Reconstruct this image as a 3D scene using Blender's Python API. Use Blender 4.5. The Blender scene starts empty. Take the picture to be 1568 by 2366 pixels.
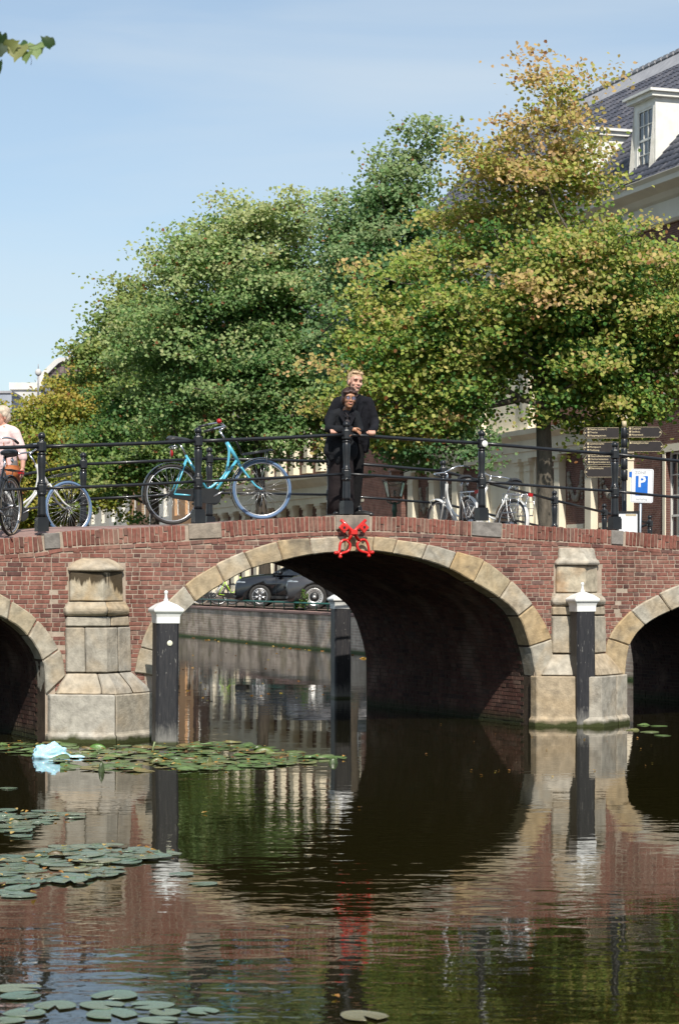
import bpy, bmesh, math, random
import numpy as np
from mathutils import Vector, Matrix, noise as mnoise

# ------------------------------------------------------------------ camera, sky, sun, exposure
random.seed(7); np.random.seed(7)
SC = bpy.context.scene
COL = SC.collection
F, CX, CY, CH = 5055.0, 784.0, 1333.5, 2.014          # focal length in photo units, principal column, horizon row, eye height

cam_d = bpy.data.cameras.new("camera")
cam = bpy.data.objects.new("camera", cam_d); COL.objects.link(cam)
cam.location = (0, 0, CH); cam.rotation_euler = (math.radians(90), 0, 0)
cam_d.sensor_fit = 'VERTICAL'; cam_d.sensor_height = 36.0
cam_d.lens = F / 2366.0 * 36.0
cam_d.shift_y = (CY - 1183.0) / 2366.0
cam_d.clip_start = 0.2; cam_d.clip_end = 1500
cam_d.dof.use_dof = True; cam_d.dof.focus_distance = 28.0; cam_d.dof.aperture_fstop = 7.0
SC.camera = cam

SUN_EL, SUN_AZ = math.radians(45), math.radians(8)     # azimuth measured from straight behind the camera towards the right
S_DIR = Vector((math.sin(SUN_AZ) * math.cos(SUN_EL), -math.cos(SUN_AZ) * math.cos(SUN_EL), math.sin(SUN_EL)))
world = bpy.data.worlds.new("World"); SC.world = world; world.use_nodes = True
wn, wl = world.node_tree.nodes, world.node_tree.links
wn.clear()
w_out = wn.new('ShaderNodeOutputWorld'); w_bg = wn.new('ShaderNodeBackground')
w_sky = wn.new('ShaderNodeTexSky'); w_sky.sky_type = 'NISHITA'; w_sky.sun_disc = False
w_sky.sun_elevation = SUN_EL; w_sky.sun_rotation = math.pi - SUN_AZ
w_sky.air_density = 1.0; w_sky.dust_density = 0.5; w_sky.ozone_density = 2.2
w_bg.inputs['Strength'].default_value = 0.105
w_tc = wn.new('ShaderNodeTexCoord'); w_map = wn.new('ShaderNodeMapping')
w_map.inputs['Scale'].default_value = (1.2, 1.2, 7.0); w_map.inputs['Rotation'].default_value = (0.12, 0.1, 0)
w_noi = wn.new('ShaderNodeTexNoise'); w_noi.inputs['Scale'].default_value = 2.3; w_noi.inputs['Detail'].default_value = 7
w_noi.inputs['Distortion'].default_value = 0.6
w_ramp = wn.new('ShaderNodeMapRange')
w_ramp.inputs['From Min'].default_value = 0.37; w_ramp.inputs['From Max'].default_value = 0.85
w_ramp.inputs['To Max'].default_value = 0.8
w_mix = wn.new('ShaderNodeMixRGB'); w_mix.inputs['Color2'].default_value = (5.6, 6.0, 6.4, 1)
wl.new(w_tc.outputs['Generated'], w_map.inputs['Vector']); wl.new(w_map.outputs[0], w_noi.inputs['Vector'])
wl.new(w_noi.outputs[0], w_ramp.inputs[0]); wl.new(w_ramp.outputs[0], w_mix.inputs['Fac'])
wl.new(w_sky.outputs[0], w_mix.inputs['Color1']); w_hz = wn.new('ShaderNodeMixRGB'); w_hz.inputs['Fac'].default_value = 0.34; w_hz.inputs['Color2'].default_value = (4.1, 4.85, 5.1, 1)
wl.new(w_mix.outputs[0], w_hz.inputs['Color1']); wl.new(w_hz.outputs[0], w_bg.inputs['Color'])
wl.new(w_bg.outputs[0], w_out.inputs['Surface'])

sun_d = bpy.data.lights.new("sun", 'SUN'); sun_d.energy = 4.2; sun_d.angle = math.radians(0.53)
sun_d.color = (1.0, 0.94, 0.84)
sun = bpy.data.objects.new("sun", sun_d); COL.objects.link(sun)
sun.rotation_euler = S_DIR.to_track_quat('Z', 'Y').to_euler()
SC.view_settings.view_transform = 'Standard'; SC.view_settings.look = 'None'
SC.view_settings.exposure = 0.44; SC.view_settings.gamma = 1.0
SC.view_settings.use_curve_mapping = False
SC.render.engine = 'CYCLES'
SC.cycles.max_bounces = 7; SC.cycles.transparent_max_bounces = 6; SC.cycles.glossy_bounces = 4
SC.cycles.caustics_reflective = False; SC.cycles.caustics_refractive = False

# ------------------------------------------------------------------ helpers
def W(px, py, Y):
    return Vector(((px - CX) / F * Y, Y, CH + (CY - py) / F * Y))
def WG(px, py, z=0.0):
    Y = F * (CH - z) / (py - CY)
    return Vector(((px - CX) / F * Y, Y, z))

def tag(o, label=None, cat=None, group=None, kind=None):
    if label: o['label'] = label
    if cat: o['category'] = cat
    if group: o['group'] = group
    if kind: o['kind'] = kind
    return o

def link(name, data, parent=None, loc=None, rot=None, scale=None, mat=None):
    o = bpy.data.objects.new(name, data); COL.objects.link(o)
    if parent is not None: o.parent = parent
    if loc is not None: o.location = loc
    if rot is not None: o.rotation_euler = rot
    if scale is not None: o.scale = scale
    return o

def empty(name, loc=(0, 0, 0), rot=(0, 0, 0), label=None, cat=None, group=None, kind=None):
    o = link(name, None, loc=loc, rot=rot); o.empty_display_size = 0.2
    return tag(o, label, cat, group, kind)

def copy_tree(o, parent=None):
    c = o.copy(); COL.objects.link(c)
    if parent is not None: c.parent = parent
    for ch in list(o.children):
        copy_tree(ch, c)
    return c

class MB:
    """collects shapes into one mesh"""
    def __init__(self): self.v = []; self.f = []; self.mi = []; self.sm = []
    def add(self, vs, fs, mi=0, smooth=False, M=None):
        b = len(self.v)
        for p in vs:
            p = Vector(p)
            if M is not None: p = M @ p
            self.v.append(tuple(p))
        for f in fs:
            self.f.append([b + i for i in f]); self.mi.append(mi); self.sm.append(smooth)
        return self
    def box(self, x0, x1, y0, y1, z0, z1, mi=0, M=None):
        vs = [(x0,y0,z0),(x1,y0,z0),(x1,y1,z0),(x0,y1,z0),(x0,y0,z1),(x1,y0,z1),(x1,y1,z1),(x0,y1,z1)]
        return self.add(vs, [(0,3,2,1),(4,5,6,7),(0,1,5,4),(1,2,6,5),(2,3,7,6),(3,0,4,7)], mi, False, M)
    def tube(self, pts, r, n=8, mi=0, smooth=True, closed=False, caps=True, M=None):
        pts = [Vector(p) for p in pts]; m = len(pts)
        rs = r if isinstance(r, (list, tuple)) else [r] * m
        up = None; vs = []; fs = []
        for i, p in enumerate(pts):
            if closed: d = pts[(i + 1) % m] - pts[i - 1]
            else: d = pts[min(i + 1, m - 1)] - pts[max(i - 1, 0)]
            if d.length < 1e-9: d = Vector((0, 0, 1))
            d.normalize()
            if up is None:
                up = Vector((0, 0, 1)) if abs(d.z) < 0.9 else Vector((1, 0, 0))
            a = d.cross(up)
            if a.length < 1e-6: a = d.cross(Vector((0.3, 1, 0.2)))
            a.normalize(); bb = a.cross(d).normalized(); up = bb
            for k in range(n):
                t = 2 * math.pi * k / n
                vs.append(p + (a * math.cos(t) + bb * math.sin(t)) * rs[i])
        rows = m if closed else m - 1
        for i in range(rows):
            j = (i + 1) % m
            for k in range(n):
                k2 = (k + 1) % n
                fs.append((i * n + k, i * n + k2, j * n + k2, j * n + k))
        self.add(vs, fs, mi, smooth, M)
        if caps and not closed:
            b = len(self.v) - m * n
            self.f.append([b + k for k in range(n)][::-1]); self.mi.append(mi); self.sm.append(False)
            e = b + (m - 1) * n
            self.f.append([e + k for k in range(n)]); self.mi.append(mi); self.sm.append(False)
        return self
    def lathe(self, prof, n=16, mi=0, smooth=True, M=None, square=False):
        """prof: (r, z) list; square=True gives a 4 sided turned shape"""
        if square: n = 4
        vs = []; fs = []; off = math.pi / 4 if square else 0
        k2 = math.sqrt(2) if square else 1
        for r, z in prof:
            for k in range(n):
                t = 2 * math.pi * k / n + off
                vs.append((r * k2 * math.cos(t), r * k2 * math.sin(t), z))
        for i in range(len(prof) - 1):
            for k in range(n):
                q = (k + 1) % n
                fs.append((i * n + k, i * n + q, (i + 1) * n + q, (i + 1) * n + k))
        fs.append(tuple(range(n))[::-1]); fs.append(tuple((len(prof) - 1) * n + k for k in range(n)))
        return self.add(vs, fs, mi, smooth and not square, M)
    def ball(self, c, r, n=12, m=8, mi=0, sx=1, sy=1, sz=1, M=None):
        prof = [(max(1e-4, math.sin(math.pi * i / m)) * r, -math.cos(math.pi * i / m) * r) for i in range(m + 1)]
        T = Matrix.Translation(Vector(c)) @ Matrix.Diagonal((sx, sy, sz, 1))
        if M is not None: T = M @ T
        return self.lathe(prof, n, mi, True, T)
    def prism(self, poly, y0, y1, mi=0, M=None):
        """poly of (x, z), extruded in y"""
        n = len(poly)
        vs = [(x, y0, z) for x, z in poly] + [(x, y1, z) for x, z in poly]
        fs = [tuple(range(n)), tuple(range(2 * n - 1, n - 1, -1))]
        fs += [(i, i + n, (i + 1) % n + n, (i + 1) % n) for i in range(n)]
        return self.add(vs, fs, mi, False, M)
    def mesh(self, name, mats):
        me = bpy.data.meshes.new(name)
        me.from_pydata(self.v, [], self.f)
        if not isinstance(mats, (list, tuple)): mats = [mats]
        for m in mats: me.materials.append(m)
        me.polygons.foreach_set('material_index', self.mi)
        me.polygons.foreach_set('use_smooth', self.sm)
        me.update(); return me
    def build(self, name, mats, parent=None, **kw):
        return link(name, self.mesh(name, mats), parent, **kw)

def fixn(me):
    bm = bmesh.new(); bm.from_mesh(me); bmesh.ops.recalc_face_normals(bm, faces=bm.faces); bm.to_mesh(me); bm.free(); return me

def bevel_mesh(me, off=0.01, seg=1, sub=0, jit=0.0, seed=0, nscale=4.0, smooth=False):
    bm = bmesh.new(); bm.from_mesh(me)
    bmesh.ops.recalc_face_normals(bm, faces=bm.faces)
    bmesh.ops.bevel(bm, geom=[e for e in bm.edges if e.calc_face_angle(0) > 0.35], offset=off, segments=seg, affect='EDGES', clamp_overlap=True)
    if sub:
        long_e = [e for e in bm.edges if e.calc_length() > 0.09]
        bmesh.ops.subdivide_edges(bm, edges=long_e, cuts=sub, use_grid_fill=True)
    if jit:
        for v in bm.verts:
            q = mnoise.noise_vector(v.co * nscale + Vector((seed * 3.1, seed * 1.7, 0)))
            q2 = mnoise.noise_vector(v.co * nscale * 3.5 + Vector((seed * 1.1, 0, seed)))
            v.co += (q + q2 * 0.45) * jit
    if smooth:
        for f in bm.faces: f.smooth = True
    bm.to_mesh(me); bm.free(); return me

# ------------------------------------------------------------------ materials
def new_mat(name):
    m = bpy.data.materials.new(name); m.use_nodes = True
    nt = m.node_tree; return m, nt, nt.nodes, nt.links, nt.nodes['Principled BSDF']

def ramp(n, stops):
    r = n.new('ShaderNodeValToRGB'); e = r.color_ramp.elements
    while len(e) < len(stops): e.new(0.5)
    for i, (p, c) in enumerate(stops):
        e[i].position = p; e[i].color = (c[0], c[1], c[2], 1)
    return r

def pmat(name, c1, c2=None, scale=6.0, rough=0.6, bump=0.0, bscale=40.0, metal=0.0, coat=0.0, spec=0.5, detail=5, vecscale=None, bdist=0.01):
    m, nt, n, l, b = new_mat(name)
    b.inputs['Roughness'].default_value = rough; b.inputs['Metallic'].default_value = metal
    b.inputs['Specular IOR Level'].default_value = spec; b.inputs['Coat Weight'].default_value = coat
    b.inputs['Coat Roughness'].default_value = 0.06
    tc = n.new('ShaderNodeTexCoord'); src = tc.outputs['Object']
    if vecscale:
        mp = n.new('ShaderNodeMapping'); mp.inputs['Scale'].default_value = vecscale
        l.new(src, mp.inputs['Vector']); src = mp.outputs[0]
    if c2 is None: c2 = tuple(x * 0.75 for x in c1)
    nz = n.new('ShaderNodeTexNoise'); nz.inputs['Scale'].default_value = scale; nz.inputs['Detail'].default_value = detail
    l.new(src, nz.inputs['Vector'])
    r = ramp(n, [(0.35, c1), (0.68, c2)]); l.new(nz.outputs[0], r.inputs[0]); l.new(r.outputs[0], b.inputs['Base Color'])
    if bump:
        n2 = n.new('ShaderNodeTexNoise'); n2.inputs['Scale'].default_value = bscale; n2.inputs['Detail'].default_value = 6
        l.new(src, n2.inputs['Vector'])
        bp = n.new('ShaderNodeBump'); bp.inputs['Strength'].default_value = bump; bp.inputs['Distance'].default_value = bdist
        l.new(n2.outputs[0], bp.inputs['Height']); l.new(bp.outputs[0], b.inputs['Normal'])
    return m

BRICKS = [(0.0, (0.140, 0.070, 0.062)), (0.12, (0.250, 0.108, 0.084)), (0.30, (0.330, 0.150, 0.114)), (0.48, (0.280, 0.115, 0.090)),
          (0.62, (0.350, 0.175, 0.136)), (0.78, (0.305, 0.142, 0.112)), (0.90, (0.200, 0.122, 0.106)), (0.95, (0.36, 0.22, 0.17)), (1.0, (0.33, 0.155, 0.118))]

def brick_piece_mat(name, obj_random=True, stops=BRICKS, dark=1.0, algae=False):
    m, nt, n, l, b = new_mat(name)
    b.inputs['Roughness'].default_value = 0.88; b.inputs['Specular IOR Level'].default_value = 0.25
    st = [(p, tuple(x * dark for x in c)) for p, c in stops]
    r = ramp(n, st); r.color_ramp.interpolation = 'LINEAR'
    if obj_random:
        oi = n.new('ShaderNodeObjectInfo'); l.new(oi.outputs['Random'], r.inputs[0])
    else:
        at = n.new('ShaderNodeAttribute'); at.attribute_name = 'tint'; l.new(at.outputs['Fac'], r.inputs[0])
    geo = n.new('ShaderNodeNewGeometry')
    nz = n.new('ShaderNodeTexNoise'); nz.inputs['Scale'].default_value = 22; nz.inputs['Detail'].default_value = 6
    l.new(geo.outputs['Position'], nz.inputs['Vector'])
    mr = n.new('ShaderNodeMapRange'); mr.inputs['From Min'].default_value = .3; mr.inputs['From Max'].default_value = .75
    mr.inputs['To Min'].default_value = .54; mr.inputs['To Max'].default_value = .98; l.new(nz.outputs[0], mr.inputs[0])
    mx = n.new('ShaderNodeMixRGB'); mx.blend_type = 'MULTIPLY'; mx.inputs['Fac'].default_value = 1
    l.new(r.outputs[0], mx.inputs['Color1']); l.new(mr.outputs[0], mx.inputs['Color2'])
    # lime bloom and soot patches
    n3 = n.new('ShaderNodeTexNoise'); n3.inputs['Scale'].default_value = 1.3; n3.inputs['Detail'].default_value = 6
    l.new(geo.outputs['Position'], n3.inputs['Vector'])
    r3 = ramp(n, [(0.54, (0, 0, 0)), (0.78, (0.55, 0.55, 0.55))]); l.new(n3.outputs[0], r3.inputs[0])
    m3 = n.new('ShaderNodeMixRGB'); m3.inputs['Color2'].default_value = (0.40, 0.29, 0.225, 1)
    l.new(r3.outputs[0], m3.inputs['Fac']); l.new(mx.outputs[0], m3.inputs['Color1'])
    out = m3.outputs[0]
    mp5 = n.new('ShaderNodeMapping'); mp5.inputs['Scale'].default_value = (1.6, 1.6, .55); l.new(geo.outputs['Position'], mp5.inputs['Vector'])
    n5 = n.new('ShaderNodeTexNoise'); n5.inputs['Scale'].default_value = 1.7; n5.inputs['Detail'].default_value = 9; n5.inputs['Distortion'].default_value = .4; l.new(mp5.outputs[0], n5.inputs['Vector'])
    r5 = ramp(n, [(0.50, (1, 1, 1)), (0.72, (.50, .47, .45))]); l.new(n5.outputs[0], r5.inputs[0])
    m5 = n.new('ShaderNodeMixRGB'); m5.blend_type = 'MULTIPLY'; m5.inputs['Fac'].default_value = 1; l.new(out, m5.inputs['Color1']); l.new(r5.outputs[0], m5.inputs['Color2']); out = m5.outputs[0]
    if algae:
        sp = n.new('ShaderNodeSeparateXYZ'); l.new(geo.outputs['Position'], sp.inputs[0])
        ad = n.new('ShaderNodeMath'); ad.operation = 'MULTIPLY_ADD'; ad.inputs[1].default_value = 0.16; l.new(n3.outputs[0], ad.inputs[0])
        sb = n.new('ShaderNodeMath'); sb.operation = 'MULTIPLY'; sb.inputs[1].default_value = -1; l.new(sp.outputs['Z'], sb.inputs[0]); l.new(sb.outputs[0], ad.inputs[2])
        ra = n.new('ShaderNodeMapRange'); ra.inputs['From Min'].default_value = -0.10; ra.inputs['From Max'].default_value = 0.05; l.new(ad.outputs[0], ra.inputs[0])
        ma = n.new('ShaderNodeMixRGB'); ma.inputs['Color2'].default_value = (0.026, 0.031, 0.012, 1); l.new(ra.outputs[0], ma.inputs['Fac']); l.new(out, ma.inputs['Color1']); out = ma.outputs[0]
    l.new(out, b.inputs['Base Color'])
    bp = n.new('ShaderNodeBump'); bp.inputs['Strength'].default_value = .5; bp.inputs['Distance'].default_value = .004
    n4 = n.new('ShaderNodeTexNoise'); n4.inputs['Scale'].default_value = 120; n4.inputs['Detail'].default_value = 5
    l.new(geo.outputs['Position'], n4.inputs['Vector']); l.new(n4.outputs[0], bp.inputs['Height']); l.new(bp.outputs[0], b.inputs['Normal'])
    return m

def stone_mat(name, base, alt, dark=(0.13, 0.11, 0.085), algae=True, ochre=(0.42, 0.27, 0.11), ochre_amt=0.55, drip=None):
    m, nt, n, l, b = new_mat(name)
    b.inputs['Roughness'].default_value = 0.9; b.inputs['Specular IOR Level'].default_value = 0.2
    geo = n.new('ShaderNodeNewGeometry'); oi = n.new('ShaderNodeObjectInfo')
    r0 = ramp(n, [(0, base), (0.3, tuple(x * .86 for x in base)), (0.5, alt), (0.68, tuple(x * 1.08 for x in base)), (.85, tuple(x * y for x, y in zip(alt, (1.02, .92, .8)))), (1, tuple(0.5 * (a + c) for a, c in zip(base, alt)))]); l.new(oi.outputs['Random'], r0.inputs[0])
    # per stone offset of the noise
    cmb = n.new('ShaderNodeCombineXYZ'); sc = n.new('ShaderNodeMath'); sc.operation = 'MULTIPLY'; sc.inputs[1].default_value = 37
    l.new(oi.outputs['Random'], sc.inputs[0]); l.new(sc.outputs[0], cmb.inputs[0])
    va = n.new('ShaderNodeVectorMath'); va.operation = 'ADD'; l.new(geo.outputs['Position'], va.inputs[0]); l.new(cmb.outputs[0], va.inputs[1])
    def nz(scale, det=6, dist=0.0, vec=None):
        q = n.new('ShaderNodeTexNoise'); q.inputs['Scale'].default_value = scale; q.inputs['Detail'].default_value = det
        q.inputs['Distortion'].default_value = dist
        l.new(vec or va.outputs[0], q.inputs['Vector']); return q.outputs[0]
    r1 = ramp(n, [(0.45, (0, 0, 0)), (0.72, (ochre_amt,) * 3)]); l.new(nz(2.2, 5, .5), r1.inputs[0])
    m1 = n.new('ShaderNodeMixRGB'); m1.inputs['Color2'].default_value = (*ochre, 1); l.new(r1.outputs[0], m1.inputs['Fac']); l.new(r0.outputs[0], m1.inputs['Color1'])
    r2 = ramp(n, [(0.30, (0.70,) * 3), (0.70, (1.18,) * 3)]); l.new(nz(11, 7), r2.inputs[0])
    m2 = n.new('ShaderNodeMixRGB'); m2.blend_type = 'MULTIPLY'; m2.inputs['Fac'].default_value = 1; l.new(m1.outputs[0], m2.inputs['Color1']); l.new(r2.outputs[0], m2.inputs['Color2'])
    r3 = ramp(n, [(0.60, (0, 0, 0)), (0.74, (0.75,) * 3)]); l.new(nz(3.0, 8, .8), r3.inputs[0])
    m3 = n.new('ShaderNodeMixRGB'); m3.inputs['Color2'].default_value = (*dark, 1); l.new(r3.outputs[0], m3.inputs['Fac']); l.new(m2.outputs[0], m3.inputs['Color1'])
    out = m3.outputs[0]
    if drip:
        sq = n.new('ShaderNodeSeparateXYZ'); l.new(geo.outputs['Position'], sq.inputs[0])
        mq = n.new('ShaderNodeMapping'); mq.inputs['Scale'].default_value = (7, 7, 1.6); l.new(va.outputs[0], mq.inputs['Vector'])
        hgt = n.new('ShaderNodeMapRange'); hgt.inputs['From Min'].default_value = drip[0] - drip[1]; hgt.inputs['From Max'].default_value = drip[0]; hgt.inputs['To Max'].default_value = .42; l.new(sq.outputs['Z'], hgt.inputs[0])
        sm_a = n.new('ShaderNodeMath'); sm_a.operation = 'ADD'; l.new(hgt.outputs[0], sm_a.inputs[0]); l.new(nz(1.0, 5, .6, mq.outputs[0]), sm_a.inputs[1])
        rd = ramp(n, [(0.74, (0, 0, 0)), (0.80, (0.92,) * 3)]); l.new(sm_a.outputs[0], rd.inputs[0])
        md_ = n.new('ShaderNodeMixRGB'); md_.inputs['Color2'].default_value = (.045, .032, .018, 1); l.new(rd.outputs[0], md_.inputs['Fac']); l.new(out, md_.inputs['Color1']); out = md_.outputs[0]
    if algae:
        sp = n.new('ShaderNodeSeparateXYZ'); l.new(geo.outputs['Position'], sp.inputs[0])
        ad = n.new('ShaderNodeMath'); ad.operation = 'MULTIPLY_ADD'; ad.inputs[1].default_value = 0.15; l.new(nz(5, 8), ad.inputs[0])
        sb = n.new('ShaderNodeMath'); sb.operation = 'MULTIPLY'; sb.inputs[1].default_value = -1; l.new(sp.outputs['Z'], sb.inputs[0]); l.new(sb.outputs[0], ad.inputs[2])
        ra = n.new('ShaderNodeMapRange'); ra.inputs['From Min'].default_value = -0.02; ra.inputs['From Max'].default_value = 0.035; l.new(ad.outputs[0], ra.inputs[0])
        ma = n.new('ShaderNodeMixRGB'); ma.inputs['Color2'].default_value = (0.045, 0.052, 0.018, 1); l.new(ra.outputs[0], ma.inputs['Fac']); l.new(out, ma.inputs['Color1']); out = ma.outputs[0]
    l.new(out, b.inputs['Base Color'])
    bp = n.new('ShaderNodeBump'); bp.inputs['Strength'].default_value = .55; bp.inputs['Distance'].default_value = .012
    l.new(nz(38, 8), bp.inputs['Height']); l.new(bp.outputs[0], b.inputs['Normal'])
    return m

def wall_brick_mat(name, c1, c2, mortar, sx=0.22, sz=0.062, stain=0.0, axis='xz', moss=0.0, msize=0.012):
    """brick surface for walls too far away to tell the bricks apart"""
    m, nt, n, l, b = new_mat(name)
    b.inputs['Roughness'].default_value = 0.9; b.inputs['Specular IOR Level'].default_value = 0.2
    tc = n.new('ShaderNodeTexCoord'); mp = n.new('ShaderNodeMapping')
    if axis == 'xz': mp.inputs['Rotation'].default_value = (math.radians(-90), 0, 0)
    l.new(tc.outputs['Object'], mp.inputs['Vector'])
    bt = n.new('ShaderNodeTexBrick'); bt.inputs['Scale'].default_value = 1.0
    bt.inputs['Brick Width'].default_value = sx; bt.inputs['Row Height'].default_value = sz
    bt.inputs['Mortar Size'].default_value = msize; bt.inputs['Mortar Smooth'].default_value = .2; bt.inputs['Bias'].default_value = -.1
    bt.inputs['Color1'].default_value = (*c1, 1); bt.inputs['Color2'].default_value = (*c2, 1); bt.inputs['Mortar'].default_value = (*mortar, 1)
    l.new(mp.outputs[0], bt.inputs['Vector'])
    nz = n.new('ShaderNodeTexNoise'); nz.inputs['Scale'].default_value = 3.0; nz.inputs['Detail'].default_value = 8; l.new(tc.outputs['Object'], nz.inputs['Vector'])
    r2 = ramp(n, [(0.3, (0.68,) * 3), (0.7, (1.2,) * 3)]); l.new(nz.outputs[0], r2.inputs[0])
    m2 = n.new('ShaderNodeMixRGB'); m2.blend_type = 'MULTIPLY'; m2.inputs['Fac'].default_value = 1; l.new(bt.outputs['Color'], m2.inputs['Color1']); l.new(r2.outputs[0], m2.inputs['Color2'])
    out = m2.outputs[0]
    if stain:
        mq = n.new('ShaderNodeMapping'); mq.inputs['Scale'].default_value = (.6, .6, 0.35); l.new(tc.outputs['Object'], mq.inputs['Vector'])
        ns = n.new('ShaderNodeTexNoise'); ns.inputs['Scale'].default_value = 1.4; ns.inputs['Detail'].default_value = 8; l.new(mq.outputs[0], ns.inputs['Vector'])
        rs = ramp(n, [(0.46, (0, 0, 0)), (0.66, (stain,) * 3)]); l.new(ns.outputs[0], rs.inputs[0])
        ms = n.new('ShaderNodeMixRGB'); ms.inputs['Color2'].default_value = (0.045, 0.04, 0.025, 1); l.new(rs.outputs[0], ms.inputs['Fac']); l.new(out, ms.inputs['Color1']); out = ms.outputs[0]
    if moss:
        mz = n.new('ShaderNodeTexNoise'); mz.inputs['Scale'].default_value = 0.9; mz.inputs['Detail'].default_value = 6; l.new(tc.outputs['Object'], mz.inputs['Vector'])
        rz = ramp(n, [(0.5, (0, 0, 0)), (0.72, (moss,) * 3)]); l.new(mz.outputs[0], rz.inputs[0])
        mm = n.new('ShaderNodeMixRGB'); mm.inputs['Color2'].default_value = (0.16, 0.14, 0.03, 1); l.new(rz.outputs[0], mm.inputs['Fac']); l.new(out, mm.inputs['Color1']); out = mm.outputs[0]
        sp = n.new('ShaderNodeSeparateXYZ'); l.new(tc.outputs['Object'], sp.inputs[0])
        ra = n.new('ShaderNodeMapRange'); ra.inputs['From Min'].default_value = 0.12; ra.inputs['From Max'].default_value = 0.03; l.new(sp.outputs['Z'], ra.inputs[0])
        ma = n.new('ShaderNodeMixRGB'); ma.inputs['Color2'].default_value = (0.045, 0.07, 0.015, 1); l.new(ra.outputs[0], ma.inputs['Fac']); l.new(out, ma.inputs['Color1']); out = ma.outputs[0]
    l.new(out, b.inputs['Base Color'])
    bp = n.new('ShaderNodeBump'); bp.inputs['Strength'].default_value = .6; bp.inputs['Distance'].default_value = .01; bp.invert = True
    l.new(bt.outputs['Fac'], bp.inputs['Height']); l.new(bp.outputs[0], b.inputs['Normal'])
    return m

def leaf_mat(name):
    m, nt, n, l, b = new_mat(name)
    at = n.new('ShaderNodeAttribute'); at.attribute_name = 'tint'
    b.inputs['Roughness'].default_value = .55; b.inputs['Specular IOR Level'].default_value = .35
    l.new(at.outputs['Color'], b.inputs['Base Color'])
    tr = n.new('ShaderNodeBsdfTranslucent')
    g = n.new('ShaderNodeMixRGB'); g.blend_type = 'MULTIPLY'; g.inputs['Fac'].default_value = 1; g.inputs['Color2'].default_value = (1.25, 1.3, .6, 1)
    l.new(at.outputs['Color'], g.inputs['Color1']); l.new(g.outputs[0], tr.inputs['Color'])
    mx = n.new('ShaderNodeMixShader'); mx.inputs[0].default_value = .42
    l.new(b.outputs[0], mx.inputs[1]); l.new(tr.outputs[0], mx.inputs[2])
    l.new(mx.outputs[0], n['Material Output'].inputs['Surface'])
    return m

M = {}
M['mortar'] = pmat('mortar', (0.42, 0.345, 0.275), (0.31, 0.25, 0.195), 9, .95, .6, 90, spec=.1)
M['mortar_shaded'] = pmat('mortar_shaded', (0.09, 0.068, 0.05), (0.05, 0.038, 0.03), 6, .95, .6, 90, spec=.1)  # mortar inside the vaults, their shade put into the colour
M['brick'] = brick_piece_mat('brick')
M['brick_s'] = brick_piece_mat('brick_s', False)
M['brick_v_shaded'] = brick_piece_mat('brick_v_shaded', False, dark=0.42, algae=True)  # main vault lining: brick darkened, the shade is in its colour
M['brick_side_shaded'] = brick_piece_mat('brick_side_shaded', False, dark=0.22, algae=True)  # side arch lining, darkened further to paint in the deeper shade
M['coping'] = brick_piece_mat('coping_brick', True, [(0, (0.16, 0.075, 0.06)), (.25, (0.31, 0.12, 0.09)), (.5, (0.25, 0.09, 0.068)), (.7, (0.37, 0.165, 0.125)), (.85, (0.20, 0.10, 0.08)), (1, (0.30, 0.16, 0.12))])
M['stone'] = stone_mat('sandstone', (0.385, 0.355, 0.295), (0.385, 0.32, 0.215), ochre_amt=.45)
M['stone_pier'] = stone_mat('pier_sandstone', (0.41, 0.382, 0.33), (0.395, 0.35, 0.275), ochre_amt=.35)
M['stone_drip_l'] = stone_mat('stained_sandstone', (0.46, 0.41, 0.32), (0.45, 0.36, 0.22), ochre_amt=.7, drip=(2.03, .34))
M['stone_drip_r'] = stone_mat('rust_streaked_sandstone', (0.46, 0.40, 0.30), (0.45, 0.35, 0.20), ochre=(.42, .20, .06), ochre_amt=.8)
M['bluestone'] = stone_mat('bluestone', (0.24, 0.22, 0.20), (0.29, 0.265, 0.24), dark=(.12, .11, .1), algae=False, ochre_amt=0)
M['paving'] = pmat('brick_paving', (0.30, 0.19, 0.165), (0.23, 0.15, 0.13), 14, .9, .5, 60)
M['asphalt'] = pmat('street_clinker', (0.17, 0.125, 0.10), (0.12, 0.09, 0.075), 3, .9, .4, 30)
M['iron'] = pmat('black_iron_paint', (0.008, 0.009, 0.012), (0.014, 0.015, 0.017), 8, .36, .12, 60, coat=.15, spec=.4)
M['white_paint'] = pmat('white_paint', (0.78, 0.78, 0.76), (0.66, 0.66, 0.63), 5, .45, .15, 30)
# ------------------------------------------------------------------ the setting: water, ground, streets
TH = math.atan2(.4266, .9045); cT, sT = math.cos(TH), math.sin(TH)
BO = Vector((0, 28.41, 0)); BW = 5.2
def BF(px, py, off=0.0):
    """point of the bridge frame (u along the parapet, z up) on the plane `off` metres in front of its face"""
    k = (px - CX) / F
    t = (28.41 * cT - off) / (cT - sT * k)
    return t * (k * cT + sT) - sT * 28.41, CH + (CY - py) / F * t
def interp(x, pts):
    if x <= pts[0][0]: return pts[0][1]
    for (a, b), (c, d) in zip(pts, pts[1:]):
        if x <= c: return b + (d - b) * (x - a) / (c - a)
    return pts[-1][1]

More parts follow.
